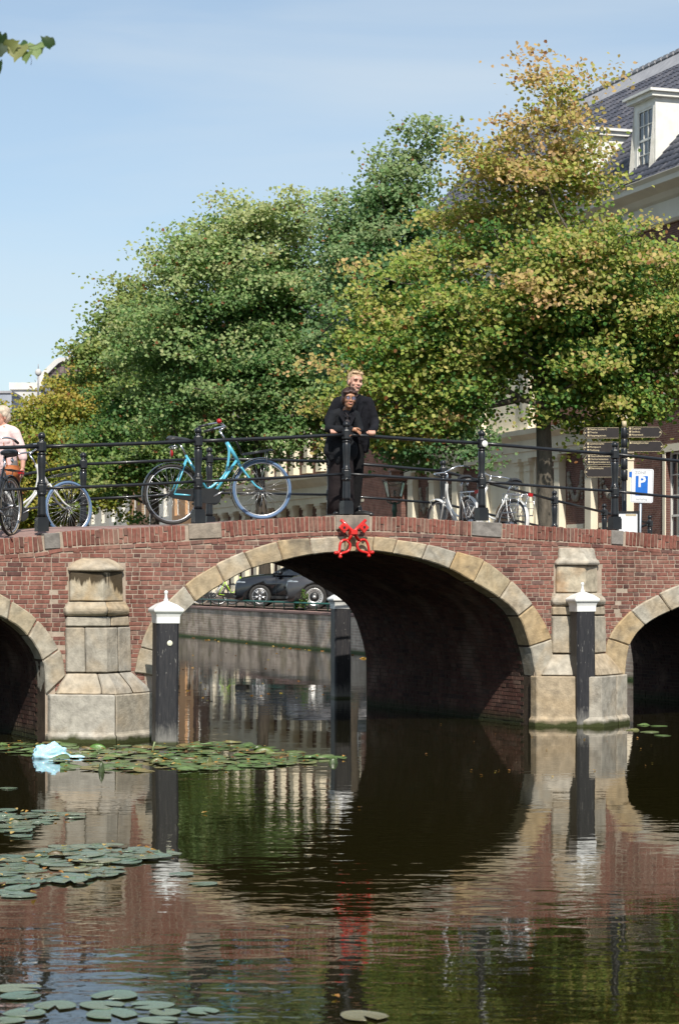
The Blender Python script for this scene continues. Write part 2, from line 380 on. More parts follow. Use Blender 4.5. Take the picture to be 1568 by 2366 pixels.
QX = lambda Y: -.24 + .344 * (59.9 - Y)          # the quay wall's line
def water_mat():
    m, nt, n, l, b = new_mat('canal_water')
    b.inputs['Base Color'].default_value = (0.012, 0.0105, 0.003, 1)
    b.inputs['Roughness'].default_value = 0.015; b.inputs['IOR'].default_value = 1.42; b.inputs['Specular IOR Level'].default_value = .5
    geo = n.new('ShaderNodeNewGeometry')
    def nz(sc, vec, det=3, dist=0.0, rot=0.0):
        mp = n.new('ShaderNodeMapping'); mp.inputs['Scale'].default_value = vec; mp.inputs['Rotation'].default_value = (0, 0, rot)
        l.new(geo.outputs['Position'], mp.inputs['Vector'])
        q = n.new('ShaderNodeTexNoise'); q.inputs['Scale'].default_value = sc; q.inputs['Detail'].default_value = det; q.inputs['Distortion'].default_value = dist
        l.new(mp.outputs[0], q.inputs['Vector']); return q.outputs[0]
    def mth(op, a, c):
        q = n.new('ShaderNodeMath'); q.operation = op
        for i, x in enumerate((a, c)):
            if isinstance(x, (int, float)): q.inputs[i].default_value = x
            else: l.new(x, q.inputs[i])
        return q.outputs[0]
    patch = n.new('ShaderNodeMapRange'); patch.inputs['From Min'].default_value = .38; patch.inputs['From Max'].default_value = .62
    patch.inputs['To Min'].default_value = .25; patch.inputs['To Max'].default_value = 1.2
    l.new(nz(.35, (1, .55, 1), 2, .4), patch.inputs[0])
    sep = n.new('ShaderNodeSeparateXYZ'); l.new(geo.outputs['Position'], sep.inputs[0])
    near = n.new('ShaderNodeMapRange'); near.inputs['From Min'].default_value = 9; near.inputs['From Max'].default_value = 21
    near.inputs['To Min'].default_value = 2.4; near.inputs['To Max'].default_value = .75; l.new(sep.outputs['Y'], near.inputs[0])
    fine = mth('MULTIPLY', nz(4.6, (.85, 1.5, 1), 2.5, .5, .16), .62)
    mid = mth('MULTIPLY', nz(1.9, (.7, 1.5, 1), 2, .2, -.12), 1.2)
    h = mth('MULTIPLY', mth('ADD', fine, mid), mth('MULTIPLY', patch.outputs[0], near.outputs[0]))
    swell = mth('MULTIPLY', nz(.55, (.6, 1.1, 1), 1), 1.6)
    h = mth('ADD', h, swell)
    bp = n.new('ShaderNodeBump'); bp.inputs['Strength'].default_value = 1.0; bp.inputs['Distance'].default_value = .0022
    l.new(h, bp.inputs['Height']); l.new(bp.outputs[0], b.inputs['Normal'])
    return m
M['water'] = water_mat()
tag(MB().add([(-90, -8, 0), (60, -8, 0), (60, 240, 0), (-90, 240, 0)], [(0, 1, 2, 3)]).build('canal_water', M['water']), kind='structure')
tag(MB().add([(-300, -60, -1.6), (300, -60, -1.6), (300, 420, -1.6), (-300, 420, -1.6)], [(0, 1, 2, 3)]).build('ground', pmat('canal_bed', (.05, .04, .025), (.035, .03, .02), .3, .95)), kind='structure')

def quay_pt(Y, off): return (QX(Y) + off * .9456, Y + off * .3253)
# street behind the quay wall
st = MB()
vs = []
for Y in (36, 60, 90, 120, 170): vs.append((*quay_pt(Y, .28), 1.09))
for Y in (170, 120, 90, 60, 36): vs.append((*quay_pt(Y, 60), 1.09))
st.add(vs, [tuple(range(10))])
st.build('street', M['asphalt'])
tag(bpy.data.objects['street'], kind='structure')
tag(MB().box(-200, 200, 171, 400, .0, 1.05).build('far_ground', M['asphalt']), kind='structure')

# quay wall, far side of the bridge
qa = math.atan2(14.1, -4.85)
M['quay_brick'] = wall_brick_mat('old_quay_brick', (0.64, 0.50, 0.40), (0.46, 0.34, 0.27), (0.66, 0.57, 0.45), .42, .075, stain=.78, moss=.6, msize=.010)
quay = empty('quay_wall', (QX(36), 36, 0), (0, 0, math.atan2(.9456, -.3253)), 'long stained brick quay wall with mossy foot beyond the bridge', 'wall')
MB().box(0, 142, -0.45, -.02, -1.2, .965).build('wall_body', M['quay_brick'], quay)
sm = MB().box(0, 1.0, -.5, .012, .967, 1.05).mesh('coping_stone', M['paving']); bevel_mesh(sm, .012)
for i in range(142):
    o = link('coping_stone', sm, quay, loc=(i * 1.004, 0, random.uniform(-.006, .004)))
MB().box(0, 142, -.02, .03, -1.2, .035).build('moss_ledge', pmat('wet_moss', (.05, .085, .015), (.03, .05, .012), 12, .8, .7, 60), quay)

# ------------------------------------------------------------------ the bridge
bridge = empty('stone_arch_bridge', tuple(BO), (0, 0, TH), 'red brick canal bridge with three sandstone ringed arches', 'bridge')
TOPPX = [(-420, 1275), (-200, 1257), (0, 1244), (100, 1237), (137, 1228), (244, 1222), (433, 1213), (470, 1210), (560, 1202), (700, 1194), (818, 1191), (940, 1195), (1094, 1205), (1307, 1219), (1409, 1225), (1568, 1239), (1800, 1262), (2100, 1290)]
TOP = [BF(*p) for p in TOPPX]
def topz(u): return interp(u, TOP)
RISE = [(BF(x, 1200)[0], h) for x, h in ((-300, .14), (0, .11), (100, .078), (240, .045), (400, .028), (500, .005), (800, .0), (2000, 0.0))]
def rise(u): return interp(u, RISE)
U0, U1 = TOP[0][0], TOP[-1][0]

IE = {  # voussoir joints: intrados point, extrados point, photo units on the bridge's face
 'main': [((362,1560),(310,1556)),((372,1506),(324,1496)),((397,1446),(352,1432)),((451,1389),(426,1352)),((517,1344),(498,1305)),((581,1311),(562,1275)),
          ((652,1293),(638,1250)),((721,1279),(714,1244)),((795,1273),(795,1240)),((858,1272),(862,1241)),((905,1277),(916,1247)),((972,1290),(986,1257)),
          ((1035,1312),(1052,1275)),((1092,1343),(1116,1295)),((1152,1380),(1178,1342)),((1195,1422),(1228,1398)),((1221,1492),(1271,1477)),((1236,1563),(1272,1563))],
 'left': [((-346,1602),(-392,1560)),((-338,1524),(-376,1498)),((-305,1469),(-330,1431)),((-255,1430),(-268,1388)),((-190,1404),(-196,1352)),((-120,1396),(-120,1338)),((-55,1404),(-48,1352)),((18,1430),(26,1388)),
          ((65,1468),(86,1431)),((98,1524),(136,1500)),((105,1602),(151,1562))],
 'right':[((1440,1560),(1396,1560)),((1451,1490),(1403,1476)),((1486,1442),(1455,1411)),((1546,1409),(1518,1373)),((1612,1386),(1598,1342)),((1675,1378),(1675,1331)),((1742,1386),(1756,1342)),((1808,1409),(1836,1373)),((1864,1442),(1895,1411)),((1902,1490),(1948,1476)),((1915,1560),(1960,1560))],
}
ARCH = {}
for k, lst in IE.items():
    ARCH[k] = [(BF(*i), BF(*e)) for i, e in lst]

def refine(pts, n=4):
    """Catmull-Rom through the points"""
    P = [Vector(p) for p in pts]; P = [P[0] * 2 - P[1]] + P + [P[-1] * 2 - P[-2]]
    out = []
    for i in range(1, len(P) - 2):
        for j in range(n):
            t = j / n; a, b, c, d = P[i-1:i+3]
            out.append(tuple(0.5 * ((2*b) + (-a + c)*t + (2*a - 5*b + 4*c - d)*t*t + (-a + 3*b - 3*c + d)*t**3)))
    out.append(tuple(P[-2])); return out
INTR = {k: refine([a[0] for a in v], 5) for k, v in ARCH.items()}
MIDC = {k: refine([((a[0][0] + a[1][0]) / 2, (a[0][1] + a[1][1]) / 2) for a in v], 4) for k, v in ARCH.items()}
def interval(curve, z):
    """u range of the opening at height z"""
    zs = [p[1] for p in curve]; m = max(zs)
    if z >= m: return None
    L = R = None
    for a, b in zip(curve, curve[1:]):
        if (a[1] - z) * (b[1] - z) <= 0 and a[1] != b[1]:
            u = a[0] + (b[0] - a[0]) * (z - a[1]) / (b[1] - a[1])
            L = u if L is None else min(L, u); R = u if R is None else max(R, u)
    if L is None or z < min(curve[0][1], curve[-1][1]): L, R = curve[0][0], curve[-1][0]
    if L == R or R - L < .3:
        if z < curve[0][1] + .3: L, R = curve[0][0], curve[-1][0]
    return L, R

# body: face sheets built as columns, vaults, deck
body = MB()
us = sorted(set([round(U0 + i * (U1 - U0) / 240, 4) for i in range(241)] + [round(p[0], 4) for k in INTR for p in INTR[k]]))
def botz(u):
    for k, c in INTR.items():
        if c[0][0] - 1e-4 < u < c[-1][0] + 1e-4:
            # highest crossing
            best = None
            for a, b in zip(c, c[1:]):
                lo, hi = min(a[0], b[0]), max(a[0], b[0])
                if lo <= u <= hi and hi > lo:
                    z = a[1] + (b[1] - a[1]) * (u - a[0]) / (b[0] - a[0])
                    best = z if best is None else max(best, z)
            return best if best is not None else -.9
    return -.9
for y in (0.0, BW):
    for a, b in zip(us, us[1:]):
        mid = (a + b) / 2; inside = any(c[0][0] < mid < c[-1][0] for c in INTR.values())
        za, zb = (botz(a + 1e-5 if inside else a), botz(b - 1e-5)) if inside else (-.9, -.9)
        if inside:
            za = botz(a + 2e-5); zb = botz(b - 2e-5)
        body.add([(a, y, za), (b, y, zb), (b, y, topz(b) - .004), (a, y, topz(a) - .004)], [(0, 1, 2, 3)])
body.build('wall', M['mortar'], bridge)
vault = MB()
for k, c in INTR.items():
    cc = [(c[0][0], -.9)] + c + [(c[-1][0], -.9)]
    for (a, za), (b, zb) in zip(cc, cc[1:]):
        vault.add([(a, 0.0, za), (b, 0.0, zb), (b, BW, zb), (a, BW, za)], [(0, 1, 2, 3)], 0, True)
vault.build('vault', M['mortar_shaded'], bridge)
deck = MB(); strip = MB()
for a, b in zip([U0 + i * (U1 - U0) / 80 for i in range(80)], [U0 + i * (U1 - U0) / 80 for i in range(1, 81)]):
    ta, tb = topz(a), topz(b); ra, rb = rise(a), rise(b)
    strip.add([(a, .09, ta - .01), (b, .09, tb - .01), (b, .75, tb + rb), (a, .75, ta + ra)], [(0, 1, 2, 3)])
    deck.add([(a, .75, ta + ra), (b, .75, tb + rb), (b, BW, tb + rb - .02), (a, BW, ta + ra - .02)], [(0, 1, 2, 3)])
strip.build('edge_paving', M['paving'], bridge); deck.build('deck', M['asphalt'], bridge)

# voussoirs, one stone each
for k, lst in ARCH.items():
    for i in range(len(lst) - 1):
        (i0, e0), (i1, e1) = lst[i], lst[i + 1]
        mid_i = [c for c in INTR[k][i * 5:(i + 1) * 5 + 1]]
        ec = refine([a[1] for a in lst], 5)[i * 5:(i + 1) * 5 + 1]
        g = .006
        def lerp(p, q, t): return (p[0] + (q[0] - p[0]) * t, p[1] + (q[1] - p[1]) * t)
        L = math.dist(i0, i1); t = g / L
        lo = [lerp(mid_i[0], mid_i[1], t * 5)] + mid_i[1:-1] + [lerp(mid_i[-1], mid_i[-2], t * 5)]
        hi = [lerp(ec[0], ec[1], t * 4)] + ec[1:-1] + [lerp(ec[-1], ec[-2], t * 4)]
        dz = random.uniform(-.008, .008); proud = random.uniform(.022, .042)
        lo = [(u, z - .012 + dz * .3) for u, z in lo]; hi = [(u, z + dz) for u, z in hi]
        poly = lo + hi[::-1]
        mb = MB(); n = len(poly); m_ = len(lo)
        vs = [(u, -proud, z) for u, z in poly] + [(u, .30, z) for u, z in poly]
        fs = [(q, q + 1, n - 2 - q, n - 1 - q) for q in range(m_ - 1)]
        fs += [(n + q + 1, n + q, 2 * n - 1 - q, 2 * n - 2 - q) for q in range(m_ - 1)]
        fs += [(q, q + n, (q + 1) % n + n, (q + 1) % n) for q in range(n)]
        mb.add(vs, fs)
        me = mb.mesh('arch_stone', M['stone']); bevel_mesh(me, .014, 1, 2, .006, seed=i + len(k) * 7, nscale=6)
        link('arch_stone', me, bridge)

# piers: pointed sandstone cutwaters laid in blocks
def pier_stone(levels, ta, tb, seed, jit=.005, bev=.012, y_back=.06, mat=None):
    """levels: (z, u0, u1, apex projection, base projection); the stone spans width fractions ta..tb"""
    g = .005; rings = []
    for z, u0, u1, p, p0 in levels:
        ts = [ta + g] + ([.5] if ta < .5 < tb else []) + [tb - g]
        f = lambda t: -(p0 + p * (1 - abs(t - .5) * 2))
        ring = [(u0 + (u1 - u0) * t, f(t), z) for t in ts] + [(u0 + (u1 - u0) * (tb - g), y_back, z), (u0 + (u1 - u0) * (ta + g), y_back, z)]
        rings.append(ring)
    n = len(rings[0]); vs = [p for r in rings for p in r]; fs = []
    for i in range(len(rings) - 1):
        for k in range(n):
            q = (k + 1) % n; fs.append((i * n + k, i * n + q, (i + 1) * n + q, (i + 1) * n + k))
    fs.append(tuple(range(n))[::-1]); fs.append(tuple((len(rings) - 1) * n + k for k in range(n)))
    me = MB().add(vs, fs).mesh('pier_stone', M['stone_pier']); bevel_mesh(me, bev, 1, 2, jit, seed, 5)
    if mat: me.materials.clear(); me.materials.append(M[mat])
    return link('pier_stone', me, bridge)
def lv(x0, x1, y, p, p0): # level from photo columns and row
    u0, z = BF(x0, y); u1, _ = BF(x1, y); return (z, u0, u1, p, p0)
sd = 0
def course(levels, cuts, mat=None):
    global sd
    for a, b in zip(cuts, cuts[1:]):
        sd += 1; pier_stone(levels, a, b, sd, mat=mat)
    
# left pier
b0 = lv(109, 350, 1604, .50, .10); course([(-.9, b0[1] - .03, b0[2] + .03, .53, .12), (.09, b0[1] - .03, b0[2] + .03, .53, .12), (.12, b0[1], b0[2], .50, .10), (b0[0], b0[1], b0[2], .50, .10)], [0, .5, 1])
course([lv(126, 345, 1603, .44, .09), lv(133, 335, 1588, .42, .08), lv(152, 302, 1556, .28, .06)], [0, .38, .74, 1])
course([lv(151, 301, 1553, .27, .06), lv(150, 299, 1450, .27, .06)], [0, .24, .74, 1])
course([lv(150, 297, 1447, .26, .06), lv(151, 295, 1425, .26, .06)], [0, .62, 1])
course([lv(150, 293, 1423, .28, .06), lv(146, 295, 1417, .31, .08), lv(145, 296, 1409, .32, .085), lv(147, 294, 1402, .31, .075), lv(152, 291, 1398, .26, .055), lv(154, 290, 1391, .24, .05)], [0, .55, 1])
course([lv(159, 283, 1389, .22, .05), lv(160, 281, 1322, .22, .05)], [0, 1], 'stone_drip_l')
course([lv(157, 284, 1320, .27, .06), lv(156, 285, 1314, .28, .07), lv(172, 268, 1297, .12, .03), lv(190, 252, 1290, .04, .02)], [0, 1])
# right pier
b0 = lv(1228, 1440, 1562, .50, .10); course([(-.9, b0[1] - .03, b0[2] + .03, .53, .12), (.09, b0[1] - .03, b0[2] + .03, .53, .12), (.12, b0[1], b0[2], .50, .10), (b0[0], b0[1], b0[2], .50, .10)], [0, .34, .78, 1])
course([lv(1244, 1434, 1560, .44, .09), lv(1252, 1424, 1545, .42, .08), lv(1271, 1396, 1512, .26, .06)], [0, .45, 1])
course([lv(1271, 1395, 1509, .25, .06), lv(1271, 1393, 1424, .25, .06)], [0, .62, 1])
course([lv(1271, 1393, 1421, .25, .06), lv(1271, 1392, 1402, .25, .06)], [0, 1])
course([lv(1273, 1390, 1400, .26, .06), lv(1270, 1392, 1394, .30, .08), lv(1269, 1393, 1388, .31, .085), lv(1272, 1390, 1381, .30, .075), lv(1277, 1386, 1376, .25, .055), lv(1278, 1385, 1371, .23, .05)], [0, 1])
course([lv(1281, 1376, 1369, .20, .05), lv(1282, 1375, 1308, .20, .05)], [0, 1], 'stone_drip_r')
course([lv(1279, 1379, 1306, .25, .06), lv(1278, 1380, 1299, .26, .07), lv(1286, 1372, 1290, .20, .06), lv(1288, 1368, 1266, .10, .04)], [0, 1])
PIERS = []
for x0, x1 in ((152, 296), (1273, 1393)): PIERS.append((BF(x0, 1400)[0] + .03, BF(x1, 1400)[0] - .03, BF(200 if x0 < 600 else 1330, 1300)[1]))
PBASE = [(BF(112, 1604)[0], BF(345, 1604)[0], BF(230, 1604)[1]), (BF(1230, 1562)[0], BF(1438, 1562)[0], BF(1335, 1562)[1])]

# face bricks
def unit_brick(seed):
    me = MB().box(-.5, .5, -.5, .5, -.5, .5).mesh('brick', M['brick'])
    bm = bmesh.new(); bm.from_mesh(me); random.seed(seed)
    fr = [e for e in bm.edges if all(v.co.y < 0 for v in e.verts)]
    bmesh.ops.bevel(bm, geom=fr, offset=.07, segments=1, affect='EDGES')
    for v in bm.verts:
        v.co.x += random.uniform(-.012, .012); v.co.z += random.uniform(-.05, .05)
    bm.to_mesh(me); bm.free(); return me
UB = [unit_brick(i) for i in range(6)]
random.seed(11)
SOLD = BF(600, 1200)[1] - BF(600, 1236)[1]           # height of the soldier course
HB = .0565
SLOT = [(BF(a, 1220)[0], BF(b, 1220)[0]) for a, b in ((101, 138), (434, 511), (774, 853), (1089, 1158), (1411, 1439), (1716, 1760), (-282, -240))]
for a, b in SLOT:
    h = SOLD * .98
    za = topz((a + b) / 2)
    me = MB().box(-(b - a) / 2 + .004, (b - a) / 2 - .004, -.022, .34, -h, .0).mesh('post_block', M['bluestone']); bevel_mesh(me, .008, 1, 1, .003, int(a * 9))
    sl = (topz(b) - topz(a)) / (b - a)
    link('post_block', me, bridge, loc=((a + b) / 2, 0, za + .004), rot=(0, -max(-.05, min(.05, math.atan(sl))), 0))
cands = []   # (score, loc, dims, rot)
SEAMS = [BF(119, 1300)[0], BF(1423, 1300)[0]]
z = -.12; row = 0
umin, umax = BF(-90, 1400)[0], BF(1650, 1400)[0]
while z < 3.0:
    zc = z + HB / 2
    blocks = []
    for k, c in MIDC.items():
        iv = interval(c, zc)
        if iv: blocks.append(iv)
    for a, b, zt in PIERS:
        if zc < zt: blocks.append((a, b))
    for a, b, zt in PBASE:
        if zc < zt: blocks.append((a, b))
    u = umin + (row % 2) * .05 + random.uniform(-.02, .02); toggle = row % 2
    while u < umax:
        header = (toggle % 2 == 1) if random.random() < .8 else (random.random() < .5); toggle += 1
        w = (.088 if header else .178) * random.uniform(.93, 1.06)
        a, b = u, u + w; u = b + random.uniform(.008, .013)
        for s in SEAMS:
            if a < s < b - .02:
                b = s - .006
                if b - a > .03: u = s + .006
        for (p, q) in blocks:
            if p < b and q > a:
                if p > a: b = min(b, p)
                elif q < b: a = max(a, q)
                else: a = b
        if b - a < .028: continue
        if zc + HB * .2 > topz((a + b) / 2) - SOLD - .035: continue
        if zc < -.05: continue
        cands.append(((a + b) / 2, zc, b - a, HB - random.uniform(.009, .013), random.uniform(-.012, .012), random.uniform(.004, .011)))
    z += HB; row += 1
# curved stretcher course under the soldiers
u = umin; curved = []
while u < umax:
    w = .178 * random.uniform(.9, 1.05); c = u + w / 2
    sl = (topz(u + w) - topz(u)) / w
    if not any(a < c < b for a, b in SLOT) or True:
        curved.append((c, topz(c) - SOLD - .030, w, .044, -math.atan(sl), .013))
    u += w + .010
allb = cands + curved
ci = BF(200, 1400)[0]
allb.sort(key=lambda t: t[0] + 0.0)       # nearer bricks (towards the left) show largest
objs, rest = allb[:300], allb[300:]
for (uc, zc, w, h, rt, pr) in objs:
    o = link('brick', random.choice(UB), bridge, loc=(uc, .03 - pr, zc), rot=(0, rt if abs(rt) > .02 else rt * .5, 0), scale=(w, .06, h))
def joined(lst, name, matr, seed=3):
    rr = random.Random(seed); V = []; Fc = []; T = []
    src = [[(v.co.x, v.co.y, v.co.z) for v in m.vertices] for m in UB]; sf = [[tuple(p.vertices) for p in m.polygons] for m in UB]
    for (uc, zc, w, h, rt, pr) in lst:
        i = rr.randrange(len(UB)); b = len(V); t = rr.random(); c_, s_ = math.cos(rt), math.sin(rt)
        for x, y, zz in src[i]:
            x *= w; zz *= h
            V.append((uc + x * c_ + zz * s_, .03 - pr + y * .06, zc - x * s_ + zz * c_))
        for f in sf[i]: Fc.append([b + k for k in f]); T.append(t)
    me = bpy.data.meshes.new(name); me.from_pydata(V, [], Fc); me.materials.append(matr)
    at = me.attributes.new('tint', 'FLOAT', 'FACE'); at.data.foreach_set('value', T)
    return me
o = link('face_bricks', joined(rest, 'face_bricks', M['brick_s']), bridge); o['kind'] = 'stuff'
# soldier course: bricks on end following the hump
u = umin; cnt = 0
UC = []
for m_ in UB[:4]:
    q = m_.copy(); q.materials.clear(); q.materials.append(M['coping']); UC.append(q)
while u < umax:
    w = random.uniform(.046, .054); c = u + w / 2; u += w + random.uniform(.007, .012)
    if any(a - .02 < c < b + .02 for a, b in SLOT): continue
    t = topz(c); rt = random.uniform(-.03, .03) - math.atan((topz(c + .1) - topz(c - .1)) / .2)
    if random.random() < .35:
        cut = random.choice((.33, .5, .66)); hs = [(0, cut), (cut, 1)]
    else: hs = [(0, 1)]
    for a, b in hs:
        z0 = t - SOLD + .008 + (SOLD - .012) * a; z1 = t - SOLD + .008 + (SOLD - .012) * b - (.010 if b < 1 else 0)
        link('coping_brick', random.choice(UC), bridge, loc=(c, .05 - random.uniform(.006, .018), (z0 + z1) / 2 + random.uniform(-.004, .004)), rot=(0, rt, 0), scale=(w, .1, z1 - z0)); cnt += 1


# lining bricks of the vaults (right hand sides are in view)
def vault_bricks(curve, u_from, n_rows_y, name, mk='brick_v_shaded'):
    rr = random.Random(5); V = []; Fc = []; T = []
    pts = [p for p in curve] + [(curve[-1][0], -.1)]
    # arc-length resample
    seg = []; 
    acc = 0; L = [0]
    for a, b in zip(pts, pts[1:]): acc += math.dist(a, b); L.append(acc)
    def at(s):
        for i in range(len(L) - 1):
            if s <= L[i + 1]:
                t = (s - L[i]) / max(1e-9, L[i + 1] - L[i]); return (pts[i][0] + (pts[i+1][0] - pts[i][0]) * t, pts[i][1] + (pts[i+1][1] - pts[i][1]) * t)
        return pts[-1]
    s = 0; r = 0
    while s + .05 < acc:
        a, b = at(s), at(s + .046)
        if a[0] >= u_from:
            d = Vector((b[0] - a[0], b[1] - a[1])).normalized(); nrm = Vector((d.y, -d.x)) * 1.0
            # inward normal of the opening (towards the axis)
            if nrm.y > 0: nrm = -nrm
            if abs(nrm.y) < .05: nrm = Vector((-1, 0))
            y = .32 if s < acc - .5 or True else .02
            y += (r % 2) * .09
            while y < BW - .02:
                w = .18 if rr.random() < .6 else .088
                y2 = min(y + w, BW - .01); pr = rr.uniform(.003, .010); i0 = len(V); t = rr.random()
                for (pu, pz) in (a, b):
                    for yy in (y, y2):
                        for h in (0, pr):
                            V.append((pu + nrm.x * h, yy, pz + nrm.y * h))
                q = lambda *ids: [i0 + k for k in ids]
                for f in (q(1, 3, 7, 5), q(0, 1, 5, 4), q(2, 6, 7, 3), q(0, 2, 3, 1), q(4, 5, 7, 6)):
                    Fc.append(f); T.append(t)
                y = y2 + .010
        s += .0565; r += 1
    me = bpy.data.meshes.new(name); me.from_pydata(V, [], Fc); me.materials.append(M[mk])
    me.attributes.new('tint', 'FLOAT', 'FACE').data.foreach_set('value', T)
    o = link(name, me, bridge); o['kind'] = 'stuff'; return o
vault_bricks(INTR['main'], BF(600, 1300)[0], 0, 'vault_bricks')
vault_bricks(INTR['left'], BF(-60, 1300)[0], 0, 'vault_bricks', 'brick_side_shaded')
vault_bricks(INTR['right'], BF(1440, 1300)[0], 0, 'vault_bricks', 'brick_side_shaded')
# ------------------------------------------------------------------ railings
def BL(px, py, off):
    """world point on the bridge plane off metres in front (negative: behind) of the face, and its bridge coordinates"""
    u, z = BF(px, py, off); return u, z
def b2w(u, y, z): return BO + Vector((cT * u - sT * y, sT * u + cT * y, z))

def post_mesh(h=1.21, s=1.0):
    mb = MB()
    mb.box(-.070, .070, -.070, .070, 0, .15)
    mb.box(-.062, .062, -.062, .062, .1505, .175)
    zl = .49
    mb.lathe([(.055, .175), (.052, .22), (.047, .42), (.046, zl - .05), (.058, zl - .04), (.058, zl - .015)], 18)
    mb.lathe([(.060, zl - .02), (.063, zl), (.063, zl + .075), (.060, zl + .085)], 8, smooth=False)
    mb.lathe([(.050, zl + .08), (.056, zl + .10), (.050, zl + .115), (.043, zl + .12), (.040, zl + .16), (.047, zl + .30), (.052, zl + .40), (.047, zl + .44), (.036, zl + .455)], 18)
    mb.lathe([(.036, zl + .445), (.052, zl + .455), (.052, zl + .47), (.036, zl + .48), (.036, zl + .5)], 18)
    mb.lathe([(.058, zl + .49), (.063, zl + .50), (.063, zl + .60), (.058, zl + .61)], 8, smooth=False)
    mb.lathe([(.045, zl + .60), (.034, zl + .62), (.028, zl + .635), (.034, zl + .645)], 14)
    mb.ball((0, 0, zl + .68), .047, 16, 10)
    me = mb.mesh('post', M['iron']); return me
POSTM = post_mesh()
RLOW, RTOP = .49 + .038, .49 + .552
OFFN = -.13
near_rail = empty('near_railing', tuple(BO), (0, 0, TH), 'black iron railing with ball topped posts along the near edge of the bridge', 'railing')
NP = [(-262, 1240), (97, 1228), (458, 1209), (800, 1188), (1112, 1203), (1419, 1223), (1738, 1250)]
npos = []
for i, (x, y) in enumerate(NP):
    u, z = BF(x, y, OFFN); npos.append((u, z))
    o = link('post', POSTM, near_rail, loc=(u, -OFFN, z))
    if i == 4:
        MB().add([], []).lathe([(.044, 0), (.044, .006), (.04, .009)], 20, M=Matrix.Rotation(math.radians(90), 4, 'X')).build('round_reflector', M['white_paint'], o, loc=(.012, -.064, RTOP - .01))
for k, (hz, r) in enumerate(((RTOP, .0235), (RLOW, .0195))):
    for (a, b) in zip(npos, npos[1:]):
        pts = [(a[0] + (b[0] - a[0]) * t, -OFFN, a[1] + (b[1] - a[1]) * t + hz - (.006 * math.sin(math.pi * t))) for t in [q / 6 for q in range(7)]]
        MB().tube(pts, r, 10).build('rail', M['iron'], near_rail)

far_rail = empty('far_railing', tuple(BO), (0, 0, TH), 'black iron railing along the far edge of the bridge, behind the bicycles', 'railing')
FO = -4.95
FPX = [(-120, 1098), (193, 1045), (484, 1033), (762, 1040), (1023, 1063)]
fpos = []
for x, ytop in FPX:
    u, z = BF(x, ytop, FO); fpos.append((u, z - 1.217))
    link('post', POSTM, far_rail, loc=(u, -FO, z - 1.217))
for hz, r in ((RTOP, .0235), (RLOW, .0195)):
    for (a, b) in zip(fpos, fpos[1:]):
        MB().tube([(a[0], -FO, a[1] + hz), (b[0], -FO, b[1] + hz)], r, 10).build('rail', M['iron'], far_rail)
quay_rail = empty('quay_railing', (0, 0, 0), (0, 0, 0), 'black iron railing sloping down from the bridge along the quay at right', 'railing')
u, z = fpos[-1]; last = b2w(u, -FO, z)
qp = [last]
for x, y, Y in ((1280, 1133, 38.5), (1395, 1163, 42.0), (1500, 1190, 45.5)):
    p = W(x, y, Y); p.z -= 1.217; qp.append(p); link('post', POSTM, quay_rail, loc=p, rot=(0, 0, .6))
p = W(1395, 1232, 47); p.z -= 1.217; qp.append(p); link('post', POSTM, quay_rail, loc=p)
for hz, r in ((RTOP, .0235), (RLOW, .0195)):
    for a, b in zip(qp, qp[1:]):
        MB().tube([a + Vector((0, 0, hz)), b + Vector((0, 0, hz))], r, 10).build('rail', M['iron'], quay_rail)

